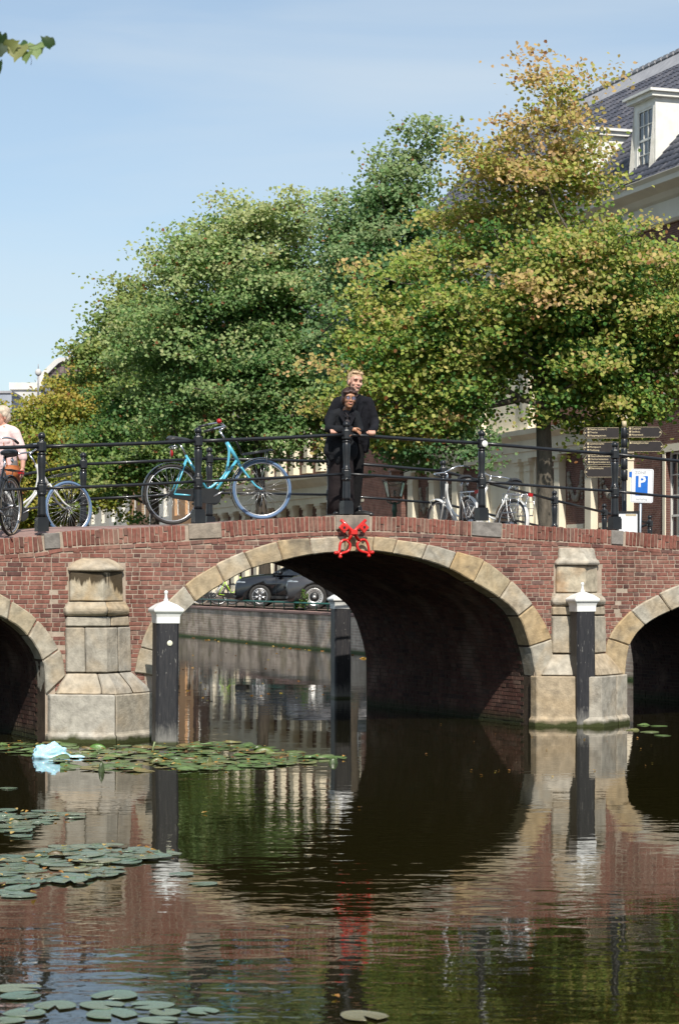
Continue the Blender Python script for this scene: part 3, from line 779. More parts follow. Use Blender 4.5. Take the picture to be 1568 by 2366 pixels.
# ------------------------------------------------------------------ mooring posts
M['post_black'] = pmat('tarred_timber', (0.030, 0.030, 0.038), (0.055, 0.053, 0.056), 3.0, .6, .5, 30, vecscale=(6, 6, .7))
def post_wood_mat():
    m, nt, n, l, b = new_mat('worn_black_timber')
    b.inputs['Roughness'].default_value = .55
    tc = n.new('ShaderNodeTexCoord'); mp = n.new('ShaderNodeMapping'); mp.inputs['Scale'].default_value = (9, 9, .9); l.new(tc.outputs['Object'], mp.inputs['Vector'])
    nz = n.new('ShaderNodeTexNoise'); nz.inputs['Scale'].default_value = 5; nz.inputs['Detail'].default_value = 8; l.new(mp.outputs[0], nz.inputs['Vector'])
    r = ramp(n, [(.35, (.011, .011, .014)), (.6, (.022, .021, .024)), (.75, (.045, .04, .038))]); l.new(nz.outputs[0], r.inputs[0])
    n2 = n.new('ShaderNodeTexNoise'); n2.inputs['Scale'].default_value = 14; n2.inputs['Detail'].default_value = 7; n2.inputs['Distortion'].default_value = 1
    m2 = n.new('ShaderNodeMapping'); m2.inputs['Scale'].default_value = (3, 3, .8); l.new(tc.outputs['Object'], m2.inputs['Vector']); l.new(m2.outputs[0], n2.inputs['Vector'])
    r2 = ramp(n, [(.66, (0, 0, 0)), (.72, (.8,) * 3)]); l.new(n2.outputs[0], r2.inputs[0])
    mx = n.new('ShaderNodeMixRGB'); mx.inputs['Color2'].default_value = (.30, .29, .26, 1); l.new(r2.outputs[0], mx.inputs['Fac']); l.new(r.outputs[0], mx.inputs['Color1'])
    sp = n.new('ShaderNodeSeparateXYZ'); l.new(tc.outputs['Object'], sp.inputs[0])
    ad = n.new('ShaderNodeMath'); ad.operation = 'MULTIPLY_ADD'; ad.inputs[1].default_value = .30; l.new(n2.outputs[0], ad.inputs[0])
    sb = n.new('ShaderNodeMath'); sb.operation = 'MULTIPLY'; sb.inputs[1].default_value = -1; l.new(sp.outputs['Z'], sb.inputs[0]); l.new(sb.outputs[0], ad.inputs[2])
    ra = n.new('ShaderNodeMapRange'); ra.inputs['From Min'].default_value = -.12; ra.inputs['From Max'].default_value = .10; ra.inputs['To Max'].default_value = .8; l.new(ad.outputs[0], ra.inputs[0])
    m3 = n.new('ShaderNodeMixRGB'); m3.inputs['Color2'].default_value = (.22, .21, .19, 1); l.new(ra.outputs[0], m3.inputs['Fac']); l.new(mx.outputs[0], m3.inputs['Color1'])
    rg = n.new('ShaderNodeMapRange'); rg.inputs['From Min'].default_value = .05; rg.inputs['From Max'].default_value = .02; l.new(sp.outputs['Z'], rg.inputs[0])
    m4 = n.new('ShaderNodeMixRGB'); m4.inputs['Color2'].default_value = (.05, .055, .02, 1); l.new(rg.outputs[0], m4.inputs['Fac']); l.new(m3.outputs[0], m4.inputs['Color1'])
    l.new(m4.outputs[0], b.inputs['Base Color'])
    bp = n.new('ShaderNodeBump'); bp.inputs['Strength'].default_value = .5; bp.inputs['Distance'].default_value = .01; l.new(nz.outputs[0], bp.inputs['Height']); l.new(bp.outputs[0], b.inputs['Normal'])
    return m
M['post_wood'] = post_wood_mat()
def mooring_post(px, pw, ptop, rot, wid, label, disc=None, tilt=(0, 0)):
    p = WG(px, pw)
    H = (CH + (CY - ptop) / F * p.y)          # height of the cap's neck bottom
    t = empty('mooring_post', p, (tilt[0], tilt[1], rot), label, 'mooring post', 'black timber mooring posts with white caps')
    w = wid / 2
    me = MB().box(-w, w, -w, w, -1.2, H).mesh('timber', M['post_wood']); bevel_mesh(me, .028, 1, 2, .004, int(px), 2)
    link('timber', me, t)
    cap = MB()
    cap.lathe([(w + .004, H - .10), (w + .006, H - .02), (w + .012, H), (w + .02, H + .02), (w + .038, H + .035), (w + .045, H + .05), (w + .045, H + .07), (w + .035, H + .082), (w - .02, H + .125), (.035, H + .165), (.02, H + .17)], square=True, smooth=False)
    cap.lathe([(.032, H + .165), (.032, H + .18), (.020, H + .20), (.017, H + .25), (.024, H + .262), (.026, H + .28), (.018, H + .292), (.004, H + .298)], 12)
    me = cap.mesh('cap', M['white_paint']); bevel_mesh(me, .004, 1)
    link('cap', me, t)
    for (dx, dz, r) in (disc or []):
        MB().lathe([(r, 0), (r, .006), (r * .8, .009)], 16, M=Matrix.Rotation(math.radians(90), 4, 'X')).build('reflector_disc', pmat('disc_%d' % int(px), (.75, .74, .6), (.6, .58, .45), 20, .5), t, loc=(dx, -w - .002, dz))
    return t
mooring_post(381, 1719, 1421, math.radians(17), .275, 'black mooring post with white cap beside the left sandstone pier', [(.02, 1.22, .034)], (0, math.radians(.5)))
mooring_post(1346, 1678, 1396, math.radians(17), .268, 'black mooring post with white cap in front of the right sandstone pier', None, (0, math.radians(-.3)))
mooring_post(787, 1613, 1393, math.radians(17), .28, 'black mooring post half in the bridge shadow beyond the main arch', None)
bpy.data.objects['mooring_post.002']['label'] = 'black mooring post half in shade, seen through the main arch'

# ------------------------------------------------------------------ crossed red keys
M['red'] = pmat('red_enamel', (0.62, 0.018, 0.012), (0.50, 0.014, 0.010), 12, .28, .15, 60, coat=.4)
ku, kz = BF(817, 1240, .16)
keys = empty('crossed_keys_emblem', b2w(ku, -.16, kz), (0, 0, TH), 'bright red crossed keys emblem hung over the crown of the arch', 'emblem')
ks = 1 / 172.0
def K(px, py, y=0.0): # emblem point from photo position
    u, z = BF(px, py, .16); return Vector((u - ku, y, z - kz))
def key(sgn, pts_shaft, bow, prongs, bit, y):
    mb = MB(); mb.tube([K(*p, y) for p in pts_shaft], .021, 12)
    o = mb.build('key_shaft', M['red'], keys)
    MB().tube([K(*p, y) for p in refine(bow, 3)], .0175, 10).build('key_bow', M['red'], keys)
    c = [K(*p, y) for p in bit]
    pl = MB(); n = Vector((0, .018, 0))
    pl.add([p - n for p in c] + [p + n for p in c], [(0, 1, 2, 3), (7, 6, 5, 4), (0, 4, 5, 1), (1, 5, 6, 2), (2, 6, 7, 3), (3, 7, 4, 0)])
    me = pl.mesh('key_bit', M['red']); bevel_mesh(me, .006)
    bo = link('key_bit', me, keys)
    cc = sum(c, Vector()) / 4
    sq = MB()
    for k in (-1, 1):
        sq.box(cc.x - .030, cc.x + .030, cc.y - .024, cc.y - .018, cc.z + k * .024 - .006, cc.z + k * .024 + .006)
        sq.box(cc.x + k * .024 - .006, cc.x + k * .024 + .006, cc.y - .0245, cc.y - .0185, cc.z - .03, cc.z + .03)
    MB().box(cc.x - .014, cc.x + .014, cc.y - .0215, cc.y - .016, cc.z - .014, cc.z + .014).build('ward_slot', M['iron'], bo)
    sq.build('ward', M['red'], bo)
z3 = lambda x, y: (679.9 + .21 * x, 828 + .21 * y)
key(1, [z3(785, 1778), z3(655, 1905), z3(590, 2010)], [z3(592, 2010), z3(560, 1998), z3(525, 2008), z3(503, 2045), z3(497, 2090), z3(494, 2120), z3(480, 2139), z3(455, 2140)], None,
    [z3(758, 1795), z3(820, 1862), z3(764, 1926), z3(705, 1860)], .0)
key(-1, [z3(522, 1776), z3(640, 1890), z3(725, 2010)], [z3(723, 2010), z3(755, 1995), z3(790, 2000), z3(815, 2037), z3(826, 2085), z3(834, 2120), z3(848, 2138), z3(868, 2134)], None,
    [z3(548, 1805), z3(497, 1862), z3(556, 1926), z3(612, 1862)], .03)
MB().tube([K(*q) for q in refine([z3(580, 2004), z3(612, 2045), z3(606, 2100), z3(575, 2128), z3(520, 2145), z3(502, 2160), z3(504, 2182)], 3)], .0175, 10).build('key_bow', M['red'], keys)
MB().tube([K(q[0], q[1], .03) for q in refine([z3(733, 2003), z3(703, 2042), z3(712, 2095), z3(745, 2122), z3(800, 2135), z3(826, 2150), z3(830, 2170)], 3)], .0175, 10).build('key_bow', M['red'], keys)
kb = MB(); c = K(*z3(652, 1915), .012)
kb.box(c.x - .047, c.x + .047, c.y - .045, c.y + .045, c.z - .034, c.z + .034); me = kb.mesh('binding', M['red']); bevel_mesh(me, .01)
link('binding', me, keys)
for q, y in ((z3(455, 2140), 0), (z3(504, 2182), 0), (z3(868, 2134), .03), (z3(830, 2170), .03)):
    MB().ball(K(*q, y), .026, 12, 8).build('key_knob', M['red'], keys)
br = MB(); br.tube([K(*z3(530, 1880), .02), K(*z3(530, 1880), .15)], .01, 6); br.tube([K(*z3(775, 1880), .02), K(*z3(775, 1880), .15)], .01, 6); br.tube([K(*z3(655, 1915), .02), K(*z3(655, 1915), .14)], .014, 6)
br.build('wall_bracket', M['iron'], keys)
# ------------------------------------------------------------------ bicycles
M['chrome'] = pmat('chrome', (0.72, 0.72, 0.73), (0.55, 0.55, 0.56), 10, .18, metal=1.0)
M['alu'] = pmat('brushed_aluminium', (0.62, 0.63, 0.65), (0.5, 0.5, 0.52), 10, .35, metal=.9)
M['spoke'] = pmat('steel_spoke', (0.55, 0.55, 0.55), (0.4, 0.4, 0.4), 10, .3, metal=.8)
M['rubber'] = pmat('black_rubber', (0.018, 0.017, 0.017), (0.035, 0.033, 0.03), 14, .75, .3, 80)
M['black_plastic'] = pmat('black_plastic', (0.012, 0.012, 0.013), (0.022, 0.022, 0.022), 8, .4)
M['saddle'] = pmat('black_saddle_vinyl', (0.02, 0.02, 0.022), (0.035, 0.034, 0.034), 20, .42, .2, 60)
M['red_glass'] = pmat('red_reflector', (0.45, 0.01, 0.012), (0.35, 0.008, 0.01), 30, .2)
def paint(name, c): return pmat(name, c, tuple(x * .82 for x in c), 6, .25, coat=.5)
M['bike_blue'] = paint('sky_blue_frame_paint', (0.10, 0.46, 0.62))
M['tyre_blue'] = pmat('blue_grey_tyre', (0.085, 0.155, 0.28), (0.12, 0.19, 0.31), 9, .6, .3, 60)
M['tyre_tan'] = pmat('tan_wall_tyre', (0.32, 0.27, 0.19), (0.22, 0.18, 0.13), 9, .6)
M['bike_silver'] = paint('silver_frame_paint', (0.62, 0.62, 0.60))
M['bike_white'] = paint('white_frame_paint', (0.74, 0.74, 0.72))
M['bike_black'] = paint('black_frame_paint', (0.015, 0.015, 0.016))
M['bike_lime'] = paint('lime_frame_paint', (0.42, 0.72, 0.03))

def make_wheel(R, tyre, parent, loc, rim='alu', nsp=32, guard=None, a0=0, a1=0, rot=(0, 0, 0), wall=None):
    ring = lambda r, y=0: [(r * math.cos(2 * math.pi * i / 48), y, r * math.sin(2 * math.pi * i / 48)) for i in range(48)]
    w = MB().tube(ring(R - .019), .019, 10, closed=True).build('wheel', M[tyre], parent, loc=loc, rot=rot)
    MB().tube(ring(R - .042), .0095, 6, closed=True).build('rim', M[rim], w)
    if wall: 
        s = MB()
        for y in (-.012, .012): s.tube(ring(R - .026, y), .009, 6, closed=True)
        s.build('tyre_wall', M[wall], w)
    sp = MB(); rr = random.Random(int(loc[0] * 100) + nsp)
    for i in range(nsp):
        t = 2 * math.pi * i / nsp; s = 1 if i % 2 else -1; tt = t + s * .42 * (1 if (i // 2) % 2 else -1)
        sp.tube([(.025 * math.cos(tt * 1.0 + s), s * .028, .025 * math.sin(tt + s)), ((R - .045) * math.cos(t), 0, (R - .045) * math.sin(t))], .0017, 4)
    sp.build('spokes', M['spoke'], w)
    MB().tube([(0, -.055, 0), (0, -.035, 0), (0, .035, 0), (0, .055, 0)], [.009, .024, .024, .009], 12).build('hub', M['alu'], w)
    return w

def bicycle(name, loc, rz, label, frame='bike_blue', tyre_f='rubber', tyre_r='rubber', steer=0.0, style='curved', rack_front=False, rack_rear=True, guards='bike_black',
            group=None, lean=0.0, s=1.0, tilt=0.0, bar='chrome', grip='black_plastic', wall=None, chaincase='black_plastic', bell=None, basket=False, stand='bike_black'):
    t = empty(name, loc, (lean, tilt, rz), label, 'bicycle', group); t.scale = (s, s, s)
    R = .355; rh = Vector((0, 0, R)); fh = Vector((1.13, 0, R)); bb = Vector((.49, 0, .30))
    ht, hb = Vector((.725, 0, .93)), Vector((.865, 0, .68)); sc = Vector((.20, 0, .80))
    fr = MB()
    if style == 'curved':
        fr.tube(refine([ht + Vector((.01, 0, -.02)), (.745, 0, .78), (.68, 0, .56), (.52, 0, .43), (.435, 0, .385)], 4), .0155, 10)
    elif style == 'omafiets':
        fr.tube(refine([ht + Vector((.03, 0, -.05)), (.76, 0, .68), (.62, 0, .50), (.46, 0, .44), (.40, 0, .44)], 4), .0155, 10)
    else:
        fr.tube([ht + Vector((.02, 0, -.04)), sc + Vector((.03, 0, -.06))], .0155, 10)
    fr.tube([hb + Vector((-.02, 0, .04)), bb], .018, 10)
    fr.tube([sc, bb], .0155, 10)
    for y in (-1, 1):
        fr.tube([sc + Vector((.01, y * .016, -.04)), rh + Vector((0, y * .06, 0))], .009, 8)
        fr.tube([bb + Vector((0, y * .03, 0)), rh + Vector((0, y * .06, 0))], .011, 8)
    fr.tube([ht, hb], .0225, 12); fr.tube([bb + Vector((0, -.04, 0)), bb + Vector((0, .04, 0))], .026, 12)
    fr.build('frame', M[frame], t)
    make_wheel(R, tyre_r, t, tuple(rh), wall=wall)
    # steering assembly turns about the head tube foot
    axis = (ht - hb).normalized(); RS = Matrix.Translation(hb) @ Matrix.Rotation(steer, 4, axis) @ Matrix.Translation(-hb)
    fk = MB()
    for y in (-1, 1):
        fk.tube(refine([hb + Vector((.005, y * .045, -.03)), (.955, y * .052, .53), (1.045, y * .055, .41), fh + Vector((0, y * .058, 0))], 3), [.0145] * 4 + [.012] * 3 + [.009] * 3, 8, M=RS)
    fk.tube([hb + Vector((.003, -.052, -.02)), hb + Vector((.003, .052, -.02))], .016, 8, M=RS)
    fk.build('fork', M[frame], t)
    make_wheel(R, tyre_f, t, tuple(RS @ fh), rot=(0, 0, steer * axis.z * 1.0), wall=wall)
    st = ht + axis * .16
    hd = MB(); hd.tube([ht, st], .0125, 8, M=RS); hd.tube([st, st + Vector((.05, 0, .03))], .014, 8, M=RS)
    c = st + Vector((.05, 0, .035))
    for y in (-1, 1):
        hd.tube(refine([c, c + Vector((.015, y * .09, .015)), c + Vector((-.03, y * .21, .035)), c + Vector((-.14, y * .265, .02)), c + Vector((-.23, y * .275, -.005))], 4), .0115, 8, M=RS)
    hb_o = hd.build('handlebar', M[bar], t)
    for y in (-1, 1):
        MB().tube([c + Vector((-.15, y * .267, .018)), c + Vector((-.27, y * .277, -.012))], .0165, 8, M=RS).build('grip', M[grip], hb_o)
    if bell:
        MB().ball(c + Vector((-.03, .17, .06)), .032, 12, 8, M=RS).build('bell', M[bell], hb_o)
    # saddle
    sd_ = MB(); sec = [(-.13, .10, .01, .035), (-.10, .115, .03, .045), (-.03, .095, .025, .04), (.05, .045, .018, .03), (.12, .028, .012, .022), (.15, .018, .0, .018)]
    vs = []; n = 12
    for x, w, zt, th in sec:
        for k in range(n):
            a = 2 * math.pi * k / n; vs.append((x, w * math.cos(a), zt + th * math.sin(a)))
    fs = [(i * n + k, i * n + (k + 1) % n, (i + 1) * n + (k + 1) % n, (i + 1) * n + k) for i in range(len(sec) - 1) for k in range(n)]
    fs += [tuple(range(n)), tuple((len(sec) - 1) * n + k for k in range(n))[::-1]]
    sd_.add(vs, fs, 0, True, Matrix.Translation((.115, 0, .965)))
    so = sd_.build('saddle', M['saddle'], t)
    MB().tube([(.205, 0, .79), (.135, 0, .945)], .0125, 8).build('seat_post', M['chrome'], so)
    cl = MB()
    for y in (-.05, .05): cl.tube([(.02, y, .90), (.05, y, .925), (.08, y, .90), (.05, y, .878)], .012, 6, closed=True)
    cl.build('saddle_springs', M['chrome'], so)
    # cranks, chain case
    cr = MB(); ca = math.radians(25); d = Vector((math.cos(ca), 0, math.sin(ca))) * .165
    cr.tube([bb + Vector((0, -.05, 0)), bb + Vector((0, -.075, 0)) + d], .009, 6); cr.tube([bb + Vector((0, .05, 0)), bb + Vector((0, .075, 0)) - d], .009, 6)
    co = cr.build('crank', M['alu'], t)
    for s_, dd in ((-1, d), (1, -d)):
        q = bb + Vector((0, s_ * .12, 0)) + dd
        pe = MB().box(q.x - .045, q.x + .045, q.y - .04, q.y + .04, q.z - .012, q.z + .012).mesh('pedal', M['rubber']); link('pedal', bevel_mesh(pe, .005), co)
    if chaincase:
        pol = [(bb.x + .10 * math.cos(a), bb.z + .10 * math.sin(a)) for a in [math.radians(q) for q in range(-80, 91, 17)]] + [(.0, R + .055), (-.045, R + .03), (-.055, R), (-.045, R - .03), (0, R - .05)]
        me = MB().prism(pol, -.058, -.040).mesh('chain_case', M[chaincase]); link('chain_case', bevel_mesh(fixn(me), .004), t)
    else:
        MB().tube([(bb.x, -.045, bb.z + .09), (0, -.045, R + .03), (-.03, -.045, R), (0, -.045, R - .03), (bb.x, -.045, bb.z - .09), (bb.x + .09, -.045, bb.z)], .006, 5, closed=True).build('chain', M['rubber'], t)
    # mudguards
    def guard(cx, cz, a0, a1, Rg, nm, Mx=None):
        g = MB(); st_ = 22
        for i in range(st_):
            for (r1, yy1, r2, yy2) in ((Rg - .008, -.03, Rg, -.016), (Rg, -.016, Rg, .016), (Rg, .016, Rg - .008, .03)):
                A, B = a0 + (a1 - a0) * i / st_, a0 + (a1 - a0) * (i + 1) / st_
                g.add([(cx + r1 * math.cos(A), yy1, cz + r1 * math.sin(A)), (cx + r2 * math.cos(A), yy2, cz + r2 * math.sin(A)), (cx + r2 * math.cos(B), yy2, cz + r2 * math.sin(B)), (cx + r1 * math.cos(B), yy1, cz + r1 * math.sin(B))], [(0, 1, 2, 3)], 0, True, Mx)
        A = a0 if cx > .5 else a1
        for y in (-1, 1): g.tube([(cx, y * .06, cz), (cx + (Rg - .01) * math.cos(A), y * .03, cz + (Rg - .01) * math.sin(A))], .0025, 4, M=Mx)
        g.build('mudguard', M[guards], t)
    if guards:
        guard(0, R, math.radians(15), math.radians(195), R + .022, 'r')
        guard(1.13, R, math.radians(75), math.radians(215), R + .022, 'f', RS)
    if rack_rear:
        rk = MB(); z0 = R * 2 + .07
        for y in (-.06, -.02, .02, .06): rk.tube([(.14, y, z0 + .01), (-.33, y, z0)], .005, 6)
        for x in (-.33, -.1, .13): rk.tube([(x, -.06, z0 + (x + .33) * .02), (x, .06, z0 + (x + .33) * .02)], .005, 6)
        for y in (-1, 1): rk.tube([(-.25, y * .06, z0), (0, y * .07, R)], .005, 6)
        rk.build('rear_rack', M[rack_rear if isinstance(rack_rear, str) else 'bike_black'], t)
        MB().box(-.375, -.355, -.035, .035, z0 - .03, z0 + .02).build('tail_light', M['red_glass'], t)
    if rack_front:
        rk = MB(); x0 = 1.13; z0 = R * 2 + .065
        for y in (-.08, 0, .08): rk.tube([(.90, y, z0 + .0), (1.27, y, z0 + .045)], .006, 6, M=RS)
        rk.tube([(.90, -.08, z0), (.86, -.085, z0 + .12), (.80, -.085, z0 + .21), (.80, .085, z0 + .21), (.86, .085, z0 + .12), (.90, .08, z0)], .006, 6, M=RS)
        for x in (.92, 1.08, 1.26): rk.tube([(x, -.08, z0 + (x - .9) * .12), (x, .08, z0 + (x - .9) * .12)], .006, 6, M=RS)
        for y in (-1, 1): rk.tube([(1.2, y * .08, z0 + .035), (1.13, y * .065, R)], .005, 6, M=RS)
        rk.build('front_rack', M['bike_black'], t)
    if basket:
        rk = MB()
        for y in (-.15, .15):
            for z_ in (.50, .60, .70, .78): rk.tube([(-.28, y, z_), (.10, y, z_)], .005, 5)
            for x in (-.28, -.09, .10): rk.tube([(x, y, .48), (x, y, .78)], .005, 5)
            rk.tube([(-.28, y, .49), (.10, y, .49)], .005, 5)
        rk.build('pannier_frame', M['chrome'], t)
    if stand:
        MB().tube([(.40, .05, .30), (.36, .17, .02)], .010, 6).build('kickstand', M[stand], t)
    return t

def deck_at(u, y): return topz(u) + rise(u) * min(1, max(0, (y - .09) / .66)) if y < .75 else topz(u) + rise(u) - .02 * (y - .75) / (BW - .75)
def on_deck(px, off):
    """deck point under photo column px, off metres behind the face"""
    u, _ = BF(px, 1210, -off); return u, off, deck_at(u, off)
# sky blue bicycle, parked along the railing
u, y, z = on_deck(403, .48); u2, _, z2 = on_deck(611, .48)
slope = math.atan2(z2 - z, u2 - u)
blue = bicycle('bicycle', b2w(u, .48, z), TH, 'sky blue step-through bicycle with blue-grey front tyre leaning by the second railing post', 'bike_blue', 'tyre_blue', 'rubber', steer=-.30,
        rack_front=True, rack_rear=False, s=(u2 - u) / 1.13 * .99, tilt=-slope, group='bicycles parked on the bridge', bell='red_glass', guards='bike_black')
for ch in blue.children:
    if ch.name.startswith('tail_light'): ch.location.x += .1
MB().ball((0, 0, 0), .045, 12, 8, sx=.25).build('rear_reflector', M['red_glass'], blue, loc=(.02, -.01, .83))
# silver bicycle by the first post, front wheel to the right
u, y, z = on_deck(30, 1.0); u2, _, z2 = on_deck(172, 1.0)
d = Vector((u2 - u, 0, z2 - z))
silver = bicycle('bicycle', b2w(*(on_deck(-38, 1.3)[0], 1.3, deck_at(on_deck(-38, 1.3)[0], 1.3) - .10)), TH + math.radians(-8), 'silver bicycle with blue-grey front tyre behind the leftmost railing post', 'bike_silver', 'tyre_blue', 'rubber', steer=.42,
        style='curved', rack_front=True, rack_rear=False, group='bicycles parked on the bridge', s=.99, tilt=-.05)
# dark bicycle at the left edge, only its tan-walled wheel in view
u, y, z = on_deck(20, .3)
dark = bicycle('bicycle', b2w(u + .02, .30, z - .012), TH + math.radians(232), 'dark bicycle with tan-walled tyre half out of view in front of the woman in pink', 'bike_black', 'rubber', 'rubber', steer=.1, wall='tyre_tan',
        group='bicycles parked on the bridge', s=1.03, rack_rear=True)
# two city bicycles seen end on at the right
u, y, z = on_deck(1068, 1.3)
c1 = bicycle('bicycle', b2w(*(on_deck(1096, 1.0)[0], 1.0, on_deck(1096, 1.0)[2] - .27)), TH + math.radians(84), 'silver city bicycle just left of the post with the round reflector', 'bike_silver', 'rubber', 'rubber', steer=.25, style='omafiets',
        group='bicycles parked on the bridge', lean=math.radians(-9), s=.95, guards='bike_silver', rack_rear='chrome')
c2 = bicycle('bicycle', b2w(*(on_deck(1176, 1.1)[0], 1.1, on_deck(1176, 1.1)[2] - .27)), TH + math.radians(98), 'white city bicycle with blue saddle and chrome panniers right of the reflector post', 'bike_white', 'rubber', 'rubber', steer=-.3, style='omafiets',
        group='bicycles parked on the bridge', lean=math.radians(8), s=.95, guards='bike_silver', rack_rear='chrome', basket=True)
# ------------------------------------------------------------------ people
def blob(parts, name, mat, parent, voxel=.009, smooth_it=2, dec=.5):
    """one continuous surface grown from tapered limbs and ellipsoids"""
    mb = MB()
    for p in parts:
        if p[0] == 'c':      # ('c', [pts], [radii])
            _, pts, rs = p; rs = rs if isinstance(rs, (list, tuple)) else [rs] * len(pts)
            mb.tube(pts, list(rs), 14, caps=True)
            for q, r in ((pts[0], rs[0]), (pts[-1], rs[-1])): mb.ball(q, r * .99, 12, 8)
            for q, r in list(zip(pts, rs))[1:-1]: mb.ball(q, r * .985, 12, 8)
        else:                # ('e', centre, (rx, ry, rz), rot)
            _, c, r, *ro = p
            T = Matrix.Translation(Vector(c))
            if ro: T = T @ ro[0].to_4x4()
            T = T @ Matrix.Diagonal((r[0], r[1], r[2], 1))
            mb.ball((0, 0, 0), 1, 20, 14, M=T)
    me = mb.mesh(name + '_src', mat); o = bpy.data.objects.new(name, me); COL.objects.link(o)
    m = o.modifiers.new('r', 'REMESH'); m.mode = 'VOXEL'; m.voxel_size = voxel
    if smooth_it:
        s = o.modifiers.new('s', 'SMOOTH'); s.iterations = smooth_it; s.factor = .5
    if dec < 1:
        d = o.modifiers.new('d', 'DECIMATE'); d.ratio = dec
    dg = bpy.context.evaluated_depsgraph_get(); ev = o.evaluated_get(dg)
    nm = bpy.data.meshes.new_from_object(ev); nm.materials.clear(); nm.materials.append(mat)
    nm.polygons.foreach_set('use_smooth', [True] * len(nm.polygons))
    o.modifiers.clear(); o.data = nm; bpy.data.meshes.remove(me)
    o.parent = parent; return o
M['skin_pale'] = pmat('pale_skin', (0.62, 0.36, 0.27), (0.56, 0.30, 0.22), 14, .5, .1, 60)
M['skin_brown'] = pmat('brown_skin', (0.43, 0.215, 0.125), (0.36, 0.17, 0.10), 14, .42, .1, 60)
M['skin_old'] = pmat('tanned_skin', (0.55, 0.30, 0.22), (0.48, 0.25, 0.18), 18, .5, .2, 60)
M['black_wool'] = pmat('black_jacket_cloth', (0.0075, 0.008, 0.011), (0.014, 0.014, 0.018), 7, .9, .6, 16, bdist=.03, spec=.15)
M['charcoal'] = pmat('charcoal_jacket_cloth', (0.0105, 0.012, 0.015), (0.018, 0.019, 0.022), 7, .9, .6, 16, bdist=.03, spec=.15)
M['black_trouser'] = pmat('black_trouser_cloth', (0.006, 0.006, 0.007), (0.010, 0.010, 0.011), 7, .9, .4, 16, bdist=.03, spec=.15)
M['brown_black'] = pmat('brown_black_trouser_cloth', (0.022, 0.017, 0.018), (0.014, 0.011, 0.012), 7, .9, .5, 12, bdist=.04, spec=.15)
M['shirt_dark'] = pmat('dark_shirt', (0.030, 0.022, 0.026), (0.022, 0.018, 0.02), 7, .7)
M['blond'] = pmat('blond_hair', (0.60, 0.44, 0.27), (0.42, 0.28, 0.16), 60, .6, .8, 90, vecscale=(1, 1, .3))
M['dark_hair'] = pmat('dark_brown_hair', (0.060, 0.025, 0.018), (0.030, 0.014, 0.010), 60, .45, .8, 90, vecscale=(1, 1, .3))
M['grey_hair'] = pmat('grey_blond_hair', (0.62, 0.52, 0.40), (0.42, 0.34, 0.26), 50, .6, .8, 90)
M['eye_dark'] = pmat('eye', (0.02, 0.012, 0.01), (0.03, 0.02, 0.015), 10, .2)
M['brow'] = pmat('brow_hair', (0.16, 0.09, 0.05), (0.12, 0.07, 0.04), 40, .8)
M['lips'] = pmat('lips', (0.45, 0.12, 0.10), (0.38, 0.10, 0.09), 20, .4)
M['teeth'] = pmat('teeth', (0.75, 0.70, 0.62), (0.7, 0.65, 0.55), 20, .3)
M['pink'] = pmat('pale_pink_cotton', (0.72, 0.55, 0.53), (0.66, 0.48, 0.47), 4, .9, .5, 12, bdist=.03)
M['grey_trouser'] = pmat('grey_trouser_cloth', (0.14, 0.135, 0.13), (0.10, 0.10, 0.10), 7, .9)
M['leather_tan'] = pmat('orange_brown_leather', (0.40, 0.13, 0.035), (0.30, 0.09, 0.025), 9, .5, .2, 30)
M['shoe'] = pmat('black_shoe_leather', (0.010, 0.010, 0.011), (0.018, 0.018, 0.018), 9, .3)

def E(*a): return Matrix.Rotation(a[2], 3, 'Z') @ Matrix.Rotation(a[1], 3, 'Y') @ Matrix.Rotation(a[0], 3, 'X')
def head_parts(c, R, s=1.0, jaw=1.0):
    """skull, cheeks, jaw, nose, ears about centre c; the face looks along -y before R turns it"""
    c = Vector(c); P = lambda x, y, z: c + R @ Vector((x * s, y * s, z * s))
    q = [('e', P(0, .012, .030), (.074 * s, .092 * s, .088 * s), R), ('e', P(0, -.022, -.045), (.058 * s, .066 * s, .072 * s * jaw), R),
         ('e', P(0, -.058, -.088 * jaw), (.030 * s, .024 * s, .024 * s), R), ('e', P(0, -.066, .040), (.055 * s, .022 * s, .030 * s), R)]
    for k in (-1, 1):
        q += [('e', P(k * .040, -.060, -.022), (.024 * s, .022 * s, .022 * s), R), ('e', P(k * .078, .010, -.008), (.010 * s, .020 * s, .034 * s), R),
              ('e', P(k * .033, -.074, .030), (.024 * s, .010 * s, .007 * s), R), ('e', P(k * .012, -.088, -.024), (.011 * s, .011 * s, .009 * s), R)]
    q += [('c', [P(0, -.078, .018), P(0, -.092, -.012), P(0, -.097, -.022)], [.009 * s, .011 * s, .0125 * s])]
    q += [('e', P(0, -.083, -.062), (.024 * s, .008 * s, .006 * s), R), ('e', P(0, -.081, -.044), (.026 * s, .010 * s, .006 * s), R)]
    return q, P
def face_bits(P, R, t, s=1.0, smile=True, brow=True):
    for k in (-1, 1):
        MB().ball(P(k * .032, -.080, .012), .0085 * s, 10, 6, sz=.42).build('eye', M['eye_dark'], t)
        if brow: MB().tube([P(k * .014, -.090, .028), P(k * .034, -.089, .034), P(k * .052, -.078, .028)], [.003 * s, .0045 * s, .003 * s], 6).build('eyebrow', M['brow'], t)
    mo = MB().tube([P(-.028, -.079, -.047), P(-.014, -.090, -.055), P(0, -.093, -.057), P(.014, -.090, -.055), P(.028, -.079, -.047)], [.003 * s, .0055 * s, .0065 * s, .0055 * s, .003 * s], 8).build('mouth', M['lips'], t)
    if smile: MB().tube([P(-.015, -.0935, -.0525), P(0, -.0985, -.056), P(.015, -.0935, -.0525)], [.0012 * s, .0018 * s, .0012 * s], 6).build('teeth', M['teeth'], mo)
